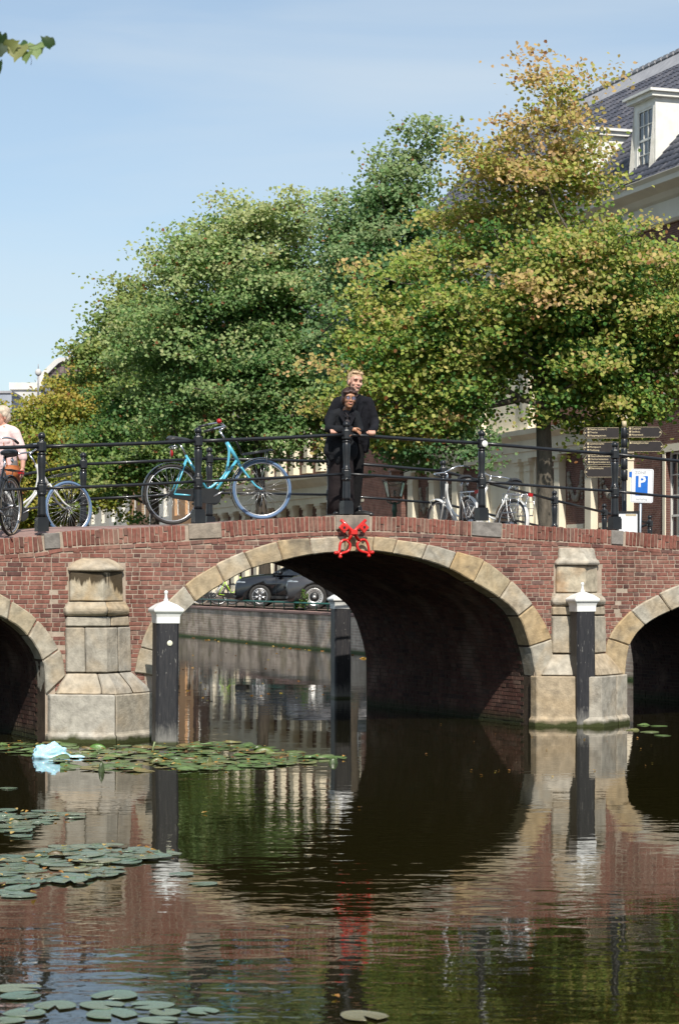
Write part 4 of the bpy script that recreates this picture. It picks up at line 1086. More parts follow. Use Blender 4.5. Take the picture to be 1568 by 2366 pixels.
def hand_on_rail(c, side, s=1.0):
    """knuckles forward over a bar under the palm; fingers curl down over the front"""
    c = Vector(c); q = [('e', c + Vector((0, .02, .010)), (.045 * s, .045 * s, .016 * s))]
    for i, (dx, L) in enumerate(((-.034, .9), (-.012, 1.05), (.011, 1.0), (.032, .82))):
        x = dx * s
        q.append(('c', [c + Vector((x, -.012, .012)), c + Vector((x * 1.05, -.040 * L, .004)), c + Vector((x * 1.05, -.046 * L, -.022 * L)), c + Vector((x, -.030 * L, -.044 * L))], [.0105 * s, .0102 * s, .0096 * s, .0085 * s]))
    q.append(('c', [c + Vector((side * .035, .030, .004)), c + Vector((side * .058, .012, -.004)), c + Vector((side * .052, -.008, -.020))], [.013 * s, .0115 * s, .0095 * s]))
    return q
def hair_strands(parent, P, R, mat, pts, L, seed, n=140, thick=.004):
    rr = random.Random(seed); mb = MB()
    for i in range(n):
        a = rr.uniform(-math.pi, math.pi); e = rr.uniform(.15, 1.35)
        if math.cos(a) > .2 and e < .75: pass
        d = Vector((math.sin(a) * math.cos(e), -math.cos(a) * math.cos(e), math.sin(e)))
        if d.y < -.55 and d.z < .55: continue
        p0 = Vector((d.x * pts[0], d.y * pts[1] + .012, d.z * pts[2] + .035))
        tdir = Vector((d.x * .6 + rr.uniform(-.5, .5), d.y * .4 - .35 + rr.uniform(-.4, .4), rr.uniform(-.35, .35)))
        p1 = p0 + tdir.normalized() * L * rr.uniform(.5, 1) + d * .006
        mb.tube([P(*p0), P(*((p0 + p1) / 2 + d * .008)), P(*p1)], [thick, thick * .8, thick * .25], 4)
    return mb.build('hair_strands', M[mat], parent)

PSC = 174.0
# the man: local frame parallel to the railing, x to the right, -y towards the water
pu, _ = BF(808, 1190, -.62); pz = deck_at(pu, .62)
man = empty('person', b2w(pu, .62, pz), (0, 0, math.radians(10)), 'tall blond person in black suit standing behind with both hands on the rail', 'person')
hx, hz_ = .055, 1.79
Rm = E(math.radians(4), math.radians(6), math.radians(14))
hp, Pm = head_parts((hx, -.10, hz_), Rm, 1.16)
railz = 1.085
HL, HR = (-.300, -.46, railz + .030), (.205, -.46 + .0, railz + .022)
body_parts = hp + [('c', [(hx - .01, -.06, hz_ - .10), (.03, -.02, 1.56)], [.060, .068]),
  ('c', [(-.155, .0, 1.52), (-.285, -.03, 1.29), (-.31, -.25, 1.19), (-.302, -.41, 1.13), HL], [.045, .038, .032, .028, .026]),
  ('c', [(.235, .0, 1.52), (.325, -.03, 1.28), (.285, -.25, 1.18), (.212, -.41, 1.12), HR], [.045, .038, .032, .028, .026]),
  ('c', [(.03, .0, 1.48), (.03, .06, 1.25), (.03, .09, .98)], [.10, .10, .10]),
  ('c', [(.11, .08, .95), (.10, .03, .52), (.065, .03, .08)], [.07, .05, .038]), ('c', [(-.06, .08, .95), (-.10, .06, .52), (-.12, .06, .08)], [.07, .05, .038])]
body_parts += hand_on_rail(HL, 1, 1.1) + hand_on_rail(HR, -1, 1.1)
mb_ = blob(body_parts, 'body', M['skin_pale'], man, .0055, 1, .6)
face_bits(Pm, Rm, mb_, 1.16)
blob([('e', Pm(0, .030, .066), (.096, .110, .080), Rm), ('e', Pm(0, .065, .01), (.088, .075, .085), Rm), ('e', Pm(-.068, .028, .035), (.022, .045, .045), Rm), ('e', Pm(.068, .028, .035), (.022, .045, .045), Rm), ('e', Pm(-.02, -.035, .108), (.055, .045, .022), Rm), ('e', Pm(.035, -.025, .106), (.045, .045, .022), Rm)], 'hair', M['blond'], man, .007, 1, .6)
hair_strands(bpy.data.objects['hair'], Pm, Rm, 'blond', (.088, .104, .100), .028, 3, 110, .0035)
jk = [('c', [(.0, .0, 1.50), (.03, .06, 1.30), (.03, .09, 1.08)], [.150, .155, .150]), ('c', [(-.15, .0, 1.525), (.03, .0, 1.565), (.235, .0, 1.53)], [.078, .095, .078]),
  ('c', [(-.165, .0, 1.52), (-.285, -.03, 1.29), (-.31, -.25, 1.19), (-.302, -.43, 1.130)], [.080, .070, .058, .048]),
  ('c', [(.245, .0, 1.53), (.325, -.03, 1.28), (.285, -.25, 1.18), (.207, -.44, 1.118)], [.080, .070, .058, .046]),
  ('e', (.05, .08, 1.04), (.20, .13, .13)), ('c', [(.16, .02, 1.48), (.175, .03, 1.25), (.17, .04, 1.05)], [.105, .11, .10]), ('c', [(.17, .05, 1.12), (.205, .03, .97), (.215, .02, .90)], [.10, .075, .045]), ('e', (-.10, .08, .98), (.14, .12, .12)),
  ('c', [(-.07, .02, 1.60), (.03, .04, 1.625), (.13, .02, 1.60)], [.045, .05, .045])]
mj = blob(jk, 'jacket', M['black_wool'], man, .011, 2, .5)
lap = MB()
for k in (-1, 1):
    lap.add([(.04 + k * .02, -.155, 1.20), (.04 + k * .035, -.165, 1.52), (.04 + k * .075, -.10, 1.60), (.04 + k * .115, -.11, 1.50), (.04 + k * .05, -.175, 1.28)], [(0, 1, 2, 3, 4)] if k > 0 else [(4, 3, 2, 1, 0)])
me = lap.mesh('lapel', M['black_wool']); lo = link('lapel', me, mj); sm_ = lo.modifiers.new('t', 'SOLIDIFY'); sm_.thickness = .012
blob([('c', [(.115, .08, .98), (.105, .03, .52), (.075, .035, .12)], [.105, .078, .062]), ('c', [(-.05, .09, .98), (-.10, .06, .52), (-.12, .06, .12)], [.105, .078, .062]), ('e', (.03, .09, .98), (.17, .13, .12))], 'trousers', M['black_trouser'], man, .011, 2, .5)
for (fx, fy, an, w) in ((.12, -.03, math.radians(62), 1), (-.12, .03, math.radians(-10), 1)):
    d = Vector((math.sin(an), -math.cos(an), 0)); b_ = Vector((fx, fy, 0))
    blob([('c', [b_ + Vector((0, 0, .045)) - d * .05, b_ + Vector((0, 0, .045)) + d * .08, b_ + Vector((0, 0, .032)) + d * .17], [.046, .042, .032]), ('c', [b_ + Vector((0, .02, .07)), b_ + Vector((0, .02, .12))], [.045, .045])], 'shoe', M['shoe'], man, .008, 1, .6)

# the woman in front of him, forearms folded on the rail
wu, _ = BF(796, 1188, -.40); wz = deck_at(wu, .40)
wom = empty('person', b2w(wu, .40, wz), (0, 0, math.radians(10)), 'dark-haired person with round glasses and black jacket leaning folded arms on the rail', 'person')
Rw = E(math.radians(2), math.radians(3), math.radians(4))
cx, cz = .028, 1.535
hp, Pw = head_parts((cx, -.16, cz), Rw, 1.08, .98)
body_parts = hp + [('c', [(cx, -.12, cz - .09), (.0, -.04, 1.36)], [.047, .055]),
  ('c', [(-.17, -.02, 1.33), (-.20, -.10, 1.14), (-.02, -.26, 1.130), (.055, -.29, 1.125)], [.045, .038, .033, .026]),
  ('c', [(.15, -.02, 1.33), (.19, -.10, 1.13), (.06, -.24, 1.105), (.00, -.28, 1.085)], [.045, .038, .033, .026]),
  ('c', [(0, .0, 1.30), (-.01, .08, 1.1), (-.01, .13, .95)], [.09, .085, .09]), ('c', [(.05, .13, .93), (.04, .09, .5), (.04, .07, .08)], [.065, .05, .038]), ('c', [(-.08, .13, .93), (-.09, .09, .5), (-.09, .07, .08)], [.065, .05, .038])]
hb_ = Vector((.085, -.295, 1.125))
body_parts += [('e', hb_, (.040, .030, .028), E(0, .5, 0))]
for i, (dz, L) in enumerate(((.018, .75), (.004, .95), (-.010, .95), (-.022, .8))):
    body_parts.append(('c', [hb_ + Vector((.02, -.006, dz)), hb_ + Vector((.055 * L, -.014, dz - .020)), hb_ + Vector((.078 * L, -.012, dz - .042))], [.0098, .009, .0078]))
body_parts.append(('c', [hb_ + Vector((-.005, -.01, .02)), hb_ + Vector((.035, -.028, .018)), hb_ + Vector((.062, -.030, .0))], [.011, .010, .008]))
h2 = Vector((-.012, -.300, 1.062)); body_parts += [('e', h2, (.034, .028, .022))]
for i in range(4): body_parts.append(('c', [h2 + Vector((-.018 + i * .014, -.012, -.004)), h2 + Vector((-.022 + i * .014, -.030, -.018)), h2 + Vector((-.022 + i * .014, -.026, -.036))], [.0088, .0082, .007]))
body_parts.append(('c', [h2 + Vector((.028, 0, .004)), h2 + Vector((.042, -.015, -.012))], [.010, .008]))
wb = blob(body_parts, 'body', M['skin_brown'], wom, .0055, 1, .6)
face_bits(Pw, Rw, wb, 1.0)
blob([('e', Pw(0, .022, .066), (.099, .110, .088), Rw), ('e', Pw(0, .055, -.012), (.094, .080, .095), Rw), ('e', Pw(-.070, .012, .0), (.028, .048, .070), Rw), ('e', Pw(.070, .012, .0), (.028, .048, .070), Rw),
      ('e', Pw(-.045, -.060, .078), (.050, .038, .030), Rw), ('e', Pw(.040, -.062, .082), (.050, .036, .028), Rw), ('e', Pw(0, -.066, .092), (.05, .03, .026), Rw)], 'hair', M['dark_hair'], wom, .007, 1, .6)
hs = [o for o in wom.children if o.name.startswith('hair')][0]
hair_strands(hs, Pw, Rw, 'dark_hair', (.092, .106, .106), .03, 5, 120, .0035)
gl = MB()
for k in (-1, 1):
    gl.tube([Pw(k * .034 + .026 * math.cos(a), -.098 + .006 * abs(math.cos(a)), .008 + .023 * math.sin(a)) for a in [2 * math.pi * i / 18 for i in range(18)]], .0022, 5, closed=True)
    gl.tube([Pw(k * .060, -.094, .012), Pw(k * .078, -.02, .012)], .002, 5)
gl.tube([Pw(-.008, -.100, .012), Pw(.008, -.100, .012)], .0022, 5)
go = gl.build('glasses', M['black_plastic'], wom)
gm, gnt, gn, gll, gb = new_mat('spectacle_glass'); gb.inputs['Alpha'].default_value = .16; gb.inputs['Base Color'].default_value = (.3, .35, .6, 1); gb.inputs['Roughness'].default_value = .05; gb.inputs['Specular IOR Level'].default_value = 1
for k in (-1, 1):
    MB().lathe([(.0005, 0), (.0235, 0), (.0235, .001), (.0005, .001)], 16, M=Matrix.Translation(Pw(k * .034, -.0985, .008)) @ Rw.to_4x4() @ Matrix.Rotation(math.radians(90), 4, 'X')).build('lens', gm, go)
wj = blob([('c', [(-.145, -.02, 1.335), (0, -.01, 1.375), (.125, -.02, 1.335)], [.068, .080, .068]), ('c', [(0, .0, 1.30), (-.015, .05, 1.12), (-.02, .12, .98)], [.135, .130, .150]),
  ('c', [(-.155, -.02, 1.335), (-.225, -.08, 1.150), (-.15, -.21, 1.130), (.03, -.275, 1.135)], [.068, .062, .055, .047]),
  ('c', [(.135, -.02, 1.335), (.190, -.08, 1.130), (.13, -.20, 1.100), (.04, -.25, 1.085)], [.068, .060, .052, .046]),
  ('e', (-.10, .10, .88), (.16, .13, .16)), ('e', (.07, .12, .88), (.13, .12, .16)), ('c', [(-.14, .08, 1.0), (-.19, .06, .86), (-.17, .04, .76)], [.10, .085, .04]), ('c', [(-.05, .02, 1.0), (-.07, .0, .80), (-.09, .0, .72)], [.10, .08, .04]), ('e', (-.06, .0, 1.1), (.13, .09, .18))], 'jacket', M['charcoal'], wom, .010, 2, .5)
blob([('e', (0.01, -.095, 1.33), (.055, .05, .10)), ('e', (0.01, -.09, 1.22), (.06, .06, .1))], 'shirt', M['shirt_dark'], wom, .009, 1, .5)
lp = MB()
for k in (-1, 1):
    lp.add([(.012 + k * .012, -.172, 1.18), (.012 + k * .05, -.150, 1.34), (.012 + k * .075, -.085, 1.405), (.012 + k * .112, -.125, 1.33), (.012 + k * .045, -.178, 1.20)], [(0, 1, 2, 3, 4)] if k > 0 else [(4, 3, 2, 1, 0)])
    lp.add([(.012, -.166, 1.30), (.012 + k * .035, -.150, 1.37), (.012 + k * .062, -.09, 1.405), (.012 + k * .07, -.13, 1.35), (.012 + k * .03, -.165, 1.29)], [(0, 1, 2, 3, 4)] if k > 0 else [(4, 3, 2, 1, 0)])
lo = link('lapel', lp.mesh('lapel', M['black_wool']), wj); sm_ = lo.modifiers.new('t', 'SOLIDIFY'); sm_.thickness = .009
tr = MB(); prof = [(.035, .18, .13), (.25, .172, .125), (.55, .165, .12), (.82, .16, .125), (.95, .15, .12)]
n = 40; vs = []
for z_, rx, ry in prof:
    for k in range(n):
        a = 2 * math.pi * k / n; w_ = 1 + .055 * math.sin(5 * a + z_ * 2) * (1.1 - z_) + .03 * math.sin(11 * a + 1) * (1.1 - z_)
        vs.append((-.03 + rx * w_ * math.cos(a), .10 + ry * w_ * math.sin(a), z_))
fs = [(i * n + k, i * n + (k + 1) % n, (i + 1) * n + (k + 1) % n, (i + 1) * n + k) for i in range(len(prof) - 1) for k in range(n)] + [tuple(range(n))[::-1]]
tr.add(vs, fs, 0, True).build('wide_trousers', M['brown_black'], wom)
for fx in (-.12, .03):
    blob([('c', [(fx, .06, .04), (fx, -.06, .035)], [.042, .034])], 'shoe', M['shoe'], wom, .008, 1, .6)

# woman in pink at the left edge
gu, _ = BF(14, 1240, -2.4); gz = deck_at(gu, 2.4)
pk = empty('person', b2w(gu, 2.4, gz), (0, 0, math.radians(-28)), 'grey-blond person in pale pink top walking past the left end of the railing', 'person')
Rp = E(math.radians(4), 0, math.radians(-20)); ps = 1.0
hp, Pp = head_parts((-.06, -.03, 1.50), Rp, 1.08)
AR = [(.15, .0, 1.28), (.24, .02, 1.06), (.28, .0, .90), (.29, -.02, .82)]; AL = [(-.20, .0, 1.28), (-.26, -.06, 1.06), (-.20, -.26, .96), (-.14, -.34, .95)]
bp_ = hp + [('c', [(-.05, -.01, 1.42), (-.03, .0, 1.30)], [.055, .062]), ('c', AR, [.05, .042, .034, .028]), ('c', AL, [.05, .042, .034, .028]),
      ('c', [(-.02, 0, 1.26), (-.02, .02, 1.05), (-.02, .02, .88)], [.14, .14, .15]), ('c', [(.06, .02, .85), (.07, -.06, .46), (.09, .02, .07)], [.09, .06, .04]), ('c', [(-.09, .02, .85), (-.12, .10, .46), (-.13, .2, .09)], [.09, .06, .04])]
for hand in (AR[-1], AL[-1]):
    c = Vector(hand) + Vector((0, -.005, -.045)); bp_ += [('e', c, (.022, .040, .046))]
    for i, L in enumerate((.85, 1, .95, .8)):
        y0 = -.030 + i * .019; bp_.append(('c', [c + Vector((0, y0, -.03)), c + Vector((-.006, y0, -.065 * L)), c + Vector((-.018, y0, -.095 * L))], [.0100, .0092, .0078]))
    bp_.append(('c', [c + Vector((0, -.035, .01)), c + Vector((-.01, -.058, -.02)), c + Vector((-.018, -.060, -.045))], [.011, .010, .008]))
pb = blob(bp_, 'body', M['skin_old'], pk, .006, 1, .6)
face_bits(Pp, Rp, pb, 1.08, False)
blob([('e', Pp(0, .030, .066), (.100, .112, .084), Rp), ('e', Pp(0, .06, .0), (.094, .080, .088), Rp), ('e', Pp(-.07, .02, .03), (.03, .05, .05), Rp), ('e', Pp(.07, .02, .03), (.03, .05, .05), Rp), ('e', Pp(0, -.045, .100), (.06, .04, .03), Rp)], 'hair', M['grey_hair'], pk, .008, 1, .6)
blob([('c', [(-.17, 0, 1.30), (-.03, .01, 1.335), (.12, 0, 1.30)], [.075, .085, .075]), ('c', [(-.03, -.01, 1.24), (-.02, -.02, 1.08), (-.02, .01, .86)], [.155, .165, .170]), ('e', (-.02, -.09, 1.17), (.15, .09, .09)),
      ('c', [AR[0], AR[1], (.272, .01, .955)], [.074, .066, .058]), ('c', [AL[0], AL[1], (-.225, -.17, 1.0)], [.074, .066, .058])], 'top', M['pink'], pk, .010, 2, .5)
blob([('c', [(.06, .02, .85), (.07, -.05, .46), (.09, .02, .10)], [.115, .085, .07]), ('c', [(-.09, .02, .85), (-.12, .10, .46), (-.13, .2, .12)], [.115, .085, .07])], 'trousers', M['grey_trouser'], pk, .012, 2, .5)
for q in ((.09, .0), (-.13, .18)):
    blob([('c', [(q[0], q[1] + .04, .04), (q[0], q[1] - .12, .035)], [.042, .036])], 'shoe', M['grey_trouser'], pk, .009, 1, .6)
bag = empty('handbag', pk.matrix_basis @ Vector((.20, -.16, .70)), (0, 0, math.radians(-28)), 'orange-brown leather handbag hanging at the hip of the person in pink', 'handbag')
bag.location = b2w(gu, 2.4, gz) + Matrix.Rotation(math.radians(-28), 3, 'Z') @ Vector((.19, -.10, .74))
me = MB().box(-.05, .05, -.15, .15, -.12, .11).mesh('bag_body', M['leather_tan']); link('bag_body', bevel_mesh(me, .03, 3, 0, 0, 0, 4, True), bag)
MB().tube(refine([(0, -.12, .10), (-.10, -.06, .38), (-.20, .03, .60), (-.22, .08, .60), (-.05, .14, .36), (0, .12, .10)], 4), .006, 6).build('strap', M['leather_tan'], bag)
# ------------------------------------------------------------------ buildings along the quay street
GA = math.atan2(-.9456, .3253)                 # facade frame: x runs along the street towards the camera, y into the house
FO0 = Vector((9.22, 63.15, 1.05))
gx = Vector((.3253, -.9456)); gy = Vector((.9456, .3253))
def FS(px, py, off=0.0):
    """position along the facade line (s) and height above the street on the plane `off` metres behind it"""
    k = (px - CX) / F
    # (x, y) = FO0 + gx*s + gy*off ; x = k*y
    s = (k * (63.15 + gy.y * off) - (9.22 + gy.x * off)) / (gx.x - k * gx.y)
    Y = 63.15 + gx.y * s + gy.y * off
    return s, CH + (CY - py) / F * Y - 1.05
M['brick_purple'] = wall_brick_mat('purple_brown_brick', (0.185, 0.085, 0.068), (0.130, 0.062, 0.055), (0.23, 0.17, 0.14), .22, .064, stain=.2, msize=.009)
M['brick_orange'] = wall_brick_mat('orange_brown_brick', (0.30, 0.155, 0.085), (0.23, 0.11, 0.06), (0.34, 0.28, 0.2), .21, .062, stain=.2)
M['brick_dark'] = wall_brick_mat('dark_brown_brick', (0.12, 0.062, 0.048), (0.09, 0.05, 0.042), (0.18, 0.14, 0.11), .21, .062, stain=.2)
M['cream'] = pmat('cream_stone_paint', (0.80, 0.73, 0.58), (0.70, 0.63, 0.49), 1.6, .8, .25, 18)
M['cream2'] = pmat('pale_render', (0.70, 0.66, 0.57), (0.60, 0.56, 0.48), 1.2, .85, .3, 20)
M['white_wood'] = pmat('white_window_paint', (0.78, 0.77, 0.73), (0.68, 0.67, 0.62), 4, .5)
M['grey_stone'] = pmat('grey_carved_stone', (0.33, 0.30, 0.25), (0.22, 0.20, 0.17), 6, .9, .8, 30, bdist=.04)
M['lead'] = pmat('lead_sheet', (0.36, 0.36, 0.38), (0.28, 0.28, 0.30), 3, .6, .2, 12)
M['zinc'] = pmat('zinc_pipe', (0.33, 0.36, 0.40), (0.26, 0.29, 0.33), 6, .45, metal=.4)
M['red_door'] = pmat('dark_red_door_paint', (0.22, 0.018, 0.012), (0.17, 0.014, 0.010), 3, .45)
M['green_dark'] = pmat('dark_green_paint', (0.015, 0.045, 0.032), (0.02, 0.06, 0.04), 5, .45)
M['render_white'] = pmat('white_render', (0.74, 0.72, 0.66), (0.64, 0.61, 0.55), 1.5, .85, .2, 20)
M['render_sand'] = pmat('orange_ochre_render', (0.55, 0.34, 0.19), (0.48, 0.28, 0.15), 1.5, .85, .2, 20)
def tile_mat(name, obj):
    m, nt, n, l, b = new_mat(name); b.inputs['Roughness'].default_value = .5
    r = ramp(n, [(0, (0.045, 0.048, 0.064)), (.5, (0.075, 0.078, 0.100)), (1, (0.11, 0.108, 0.125))])
    if obj: q = n.new('ShaderNodeObjectInfo'); l.new(q.outputs['Random'], r.inputs[0])
    else: q = n.new('ShaderNodeAttribute'); q.attribute_name = 'tint'; l.new(q.outputs['Fac'], r.inputs[0])
    l.new(r.outputs[0], b.inputs['Base Color']); return m
M['tile_o'] = tile_mat('dark_pantile', True); M['tile_s'] = tile_mat('dark_pantile_far', False)
def glass_mat(name, tint=(0.03, 0.04, 0.05)):
    m, nt, n, l, b = new_mat(name); b.inputs['Base Color'].default_value = (*tint, 1); b.inputs['Roughness'].default_value = .04
    b.inputs['Specular IOR Level'].default_value = .9; b.inputs['IOR'].default_value = 1.6
    g = n.new('ShaderNodeNewGeometry'); z = n.new('ShaderNodeTexNoise'); z.inputs['Scale'].default_value = 1.1; l.new(g.outputs['Position'], z.inputs['Vector'])
    bp = n.new('ShaderNodeBump'); bp.inputs['Strength'].default_value = .25; bp.inputs['Distance'].default_value = .02; l.new(z.outputs[0], bp.inputs['Height']); l.new(bp.outputs[0], b.inputs['Normal'])
    return m
M['glass'] = glass_mat('window_glass'); M['curtain'] = pmat('net_curtain', (0.5, 0.5, 0.47), (0.4, 0.4, 0.37), 3, .9)

def house(name, s0, label, **k):
    p = FO0 + Vector((gx.x * s0, gx.y * s0, 0))
    return empty(name, p, (0, 0, GA), label, k.get('cat', 'building'), k.get('group'))
def wall_grid(root, x0, x1, z0, z1, holes, mat, name='wall', y=0.0, depth=.30):
    xs = sorted({x0, x1} | {v for h in holes for v in h[:2]}); zs = sorted({z0, z1} | {v for h in holes for v in h[2:4]})
    mb = MB()
    for a, b in zip(xs, xs[1:]):
        for c, d in zip(zs, zs[1:]):
            mx, mz = (a + b) / 2, (c + d) / 2
            if mx < x0 or mx > x1 or mz < z0 or mz > z1: continue
            if any(h[0] < mx < h[1] and h[2] < mz < h[3] for h in holes): continue
            mb.add([(a, y, c), (b, y, c), (b, y, d), (a, y, d)], [(0, 1, 2, 3)])
    for h in holes:
        a, b, c, d = h[:4]
        mb.add([(a, y, c), (b, y, c), (b, y, d), (a, y, d), (a, y + depth, c), (b, y + depth, c), (b, y + depth, d), (a, y + depth, d)], [(0, 4, 5, 1), (1, 5, 6, 2), (2, 6, 7, 3), (3, 7, 4, 0)])
    return mb.build(name, mat, root)
def window(root, a, b, c, d, nx=3, nz=4, y=.14, fr=.07, bar=.028, mat='white_wood', arch=False, M_=None, rail=True, pane='glass'):
    mb = MB(); e = .001
    mb.box(a, a + fr, y, y + .08, c, d, M=M_); mb.box(b - fr, b, y, y + .08, c, d, M=M_); mb.box(a + fr, b - fr, y, y + .08, c, c + fr, M=M_); mb.box(a + fr, b - fr, y, y + .08, d - fr, d, M=M_)
    for i in range(1, nx):
        x = a + fr + (b - a - 2 * fr) * i / nx; mb.box(x - bar / 2, x + bar / 2, y + .012, y + .05, c + fr, d - fr, M=M_)
    for i in range(1, nz):
        z = c + fr + (d - c - 2 * fr) * i / nz; w = bar * (2.2 if (rail and i == nz // 2) else 1)
        mb.box(a + fr, b - fr, y + .008, y + .055, z - w / 2, z + w / 2, M=M_)
    o = mb.build('window', M[mat], root)
    g = MB()
    for i in range(nx):
        for j in range(nz):
            xa = a + fr + (b - a - 2 * fr) * i / nx; xb = a + fr + (b - a - 2 * fr) * (i + 1) / nx
            za = c + fr + (d - c - 2 * fr) * j / nz; zb = c + fr + (d - c - 2 * fr) * (j + 1) / nz
            t = random.uniform(-.003, .003)
            g.add([(xa, y + .035 + t, za), (xb, y + .035 - t, za), (xb, y + .035 - t * .5, zb), (xa, y + .035 + t, zb)], [(0, 1, 2, 3)], M=M_)
    g.build('pane', M[pane], o)
    return o
def band(root, name, mat, x0, x1, prof, ends=True):
    """moulding running along the facade; prof = (projection, z) list from bottom to top"""
    pol = [(0.0, prof[0][1])] + [(-p, z) for p, z in prof] + [(0.0, prof[-1][1])]
    n = len(pol); vs = [(x0, y, z) for y, z in pol] + [(x1, y, z) for y, z in pol]
    fs = [(i, (i + 1) % n, (i + 1) % n + n, i + n) for i in range(n)] + [tuple(range(n))[::-1], tuple(range(n, 2 * n))]
    return link(name, fixn(MB().add(vs, fs).mesh(name, M[mat])), root)
def pilaster(root, a, b, z0, z1, p=.22, mat='cream', name='pilaster'):
    mb = MB(); w = b - a
    mb.box(a - .06, b + .06, -p - .06, 0, z0, z0 + .35); mb.box(a, b, -p, 0, z0 + .35, z1 - .42)
    mb.box(a - .03, b + .03, -p - .03, 0, z1 - .42, z1 - .36); mb.box(a - .002, b + .002, -p - .004, 0, z1 - .36, z1 - .20)
    mb.box(a - .05, b + .05, -p - .06, 0, z1 - .20, z1 - .11); mb.box(a - .10, b + .10, -p - .11, 0, z1 - .11, z1)
    return mb.build(name, M[mat], root)

# ---- the large court building at right
HB0 = -20.2
big = house('town_hall', 0, 'large brick building with cream pilasters, white dormers and dark tiled roof at right')
S = lambda px: FS(px, 1100)[0]
ENT0, ENT1 = 4.85, 5.75         # entablature above the street
GUT = FS(1568, 405)[1]
pil = [(S(947), S(966)), (S(996), S(1015)), (S(1049), S(1069)), (S(1117), S(1138)), (S(1196), S(1214)), (S(1219), S(1238)), (S(1284), S(1306)), (S(1355), S(1380)), (S(1446), S(1463))]
x_end = 13.0; xpav0, xpav1 = S(1112), S(1243)
holes = []; wins = []
def add_win(a, b, c, d, nx, nz): holes.append((a, b, c, d)); wins.append((a, b, c, d, nx, nz))
sB = [FS(1537, 1100)[0]]
w0 = sB[0]; wzt = FS(1568, 1037)[1]
for i in range(4):
    a = w0 + i * 3.3
    add_win(a, a + 1.55, .9, 4.55, 3, 6); add_win(a, a + 1.55, 6.9, 10.05, 3, 6)
gaps = list(zip(pil, pil[1:]))
for i, (p, q) in enumerate(gaps):
    a, b = p[1], q[0]
    if i in (3, 4): continue
    m_ = (a + b) / 2; hw = min(.62, (b - a) / 2 - .22)
    add_win(m_ - hw, m_ + hw, .35, 2.35, 2, 3)
    add_win(m_ - .55, m_ + .55, 6.9, 10.05, 3, 6)
dm = (S(1145) + S(1196)) / 2
door = (dm - .95, dm + .95, 0.0, 3.0); holes.append(door)
wall_grid(big, HB0, x_end, 0, GUT - .02, holes, M['brick_purple'], 'wall')
for w in wins: window(big, *w)
# relief panels between the pilasters above the low windows
for i, (p, q) in enumerate(gaps):
    if i in (3, 4): continue
    a, b = p[1] + .16, q[0] - .16
    if b - a < .5: continue
    MB().box(a, b, -.05, -.001, 2.48, 2.62).build('ledge', M['cream'], big)
    rl = MB(); m_ = (a + b) / 2; hw = (b - a) / 2 - .12
    rr = random.Random(i)
    for t in [j / 16 for j in range(17)]:
        x = m_ - hw + 2 * hw * t; z = 4.15 - .75 * math.sin(math.pi * t)
        rl.ball((x + rr.uniform(-.03, .03), -.03, z + rr.uniform(-.04, .04)), rr.uniform(.07, .12), 8, 6, sy=.6)
    for sx in (-1, 1):
        for j in range(7): rl.ball((m_ + sx * hw, -.03, 4.2 - j * .13), .10 - j * .008, 8, 6, sy=.6)
    rl.build('festoon_relief', M['grey_stone'], big)
    fr_ = MB(); a2, b2 = m_ - min(.62, (b - a) / 2 - .06) - .09, m_ + min(.62, (b - a) / 2 - .06) + .09
    fr_.box(a2, a2 + .12, -.04, -.001, .2, 2.47); fr_.box(b2 - .12, b2, -.04, -.001, .2, 2.47)
    fr_.build('window_surround', M['cream'], big)
for a, b in pil: pilaster(big, a + .34, b, 0, ENT0 - .01, .24)
# entrance pavilion faced in cream stone, with the arched red door
pv = MB(); y0 = -.10; ax, r_ = dm, .95; zs = 2.55; outer = [(xpav0, 0), (xpav0, GUT - 1.3), (xpav1, GUT - 1.3), (xpav1, 0)]
arc = [(ax + r_ * math.cos(t), zs + r_ * math.sin(t)) for t in [math.pi * i / 14 for i in range(15)]]
N = len(arc)
# quads from arch to surrounding rectangle
top_z = GUT - 1.3
for (p, q) in zip(arc, arc[1:]): pv.add([(p[0], y0, p[1]), (p[0], y0, 4.9), (q[0], y0, 4.9), (q[0], y0, q[1])], [(0, 1, 2, 3)])
pv.add([(xpav0, y0, 0), (ax - r_, y0, 0), (ax - r_, y0, 4.9), (xpav0, y0, 4.9)], [(0, 1, 2, 3)])
pv.add([(ax + r_, y0, 0), (xpav1, y0, 0), (xpav1, y0, 4.9), (ax + r_, y0, 4.9)], [(0, 1, 2, 3)])
pv.add([(xpav0, y0, 4.9), (xpav1, y0, 4.9), (xpav1, y0, top_z), (xpav0, y0, top_z)], [(0, 1, 2, 3)])
rim_ = [(ax - r_, 0)] + arc[::-1] + [(ax + r_, 0)]
for (p, q) in zip(rim_, rim_[1:]): pv.add([(p[0], y0, p[1]), (q[0], y0, q[1]), (q[0], .7, q[1]), (p[0], .7, p[1])], [(0, 1, 2, 3)])
pv.add([(xpav1, y0, 0), (xpav1, 0, 0), (xpav1, 0, top_z), (xpav1, y0, top_z)], [(0, 1, 2, 3)])
pv.build('entrance_front', M['cream'], big)
dd = MB().prism([(x, z) for x, z in rim_], .55, .62).mesh('door', M['red_door']); do = link('door', fixn(dd), big)
for i in range(2):
    for j in range(3): MB().box(ax - .8 + i * .85, ax - .8 + i * .85 + .72, .53, .549, .3 + j * .85, .3 + j * .85 + .7).build('door_panel', M['red_door'], do)
pilaster(big, xpav1 - .62, xpav1 - .12, ENT1 + .02, GUT - 1.32, .30)
pilaster(big, xpav0 + .12, xpav0 + .62, ENT1 + .02, GUT - 1.32, .30)
MB().box(xpav1 - .05, xpav1 + .25, -.32, -.22, .1, 1.65).build('notice_panel', M['lead'], big)
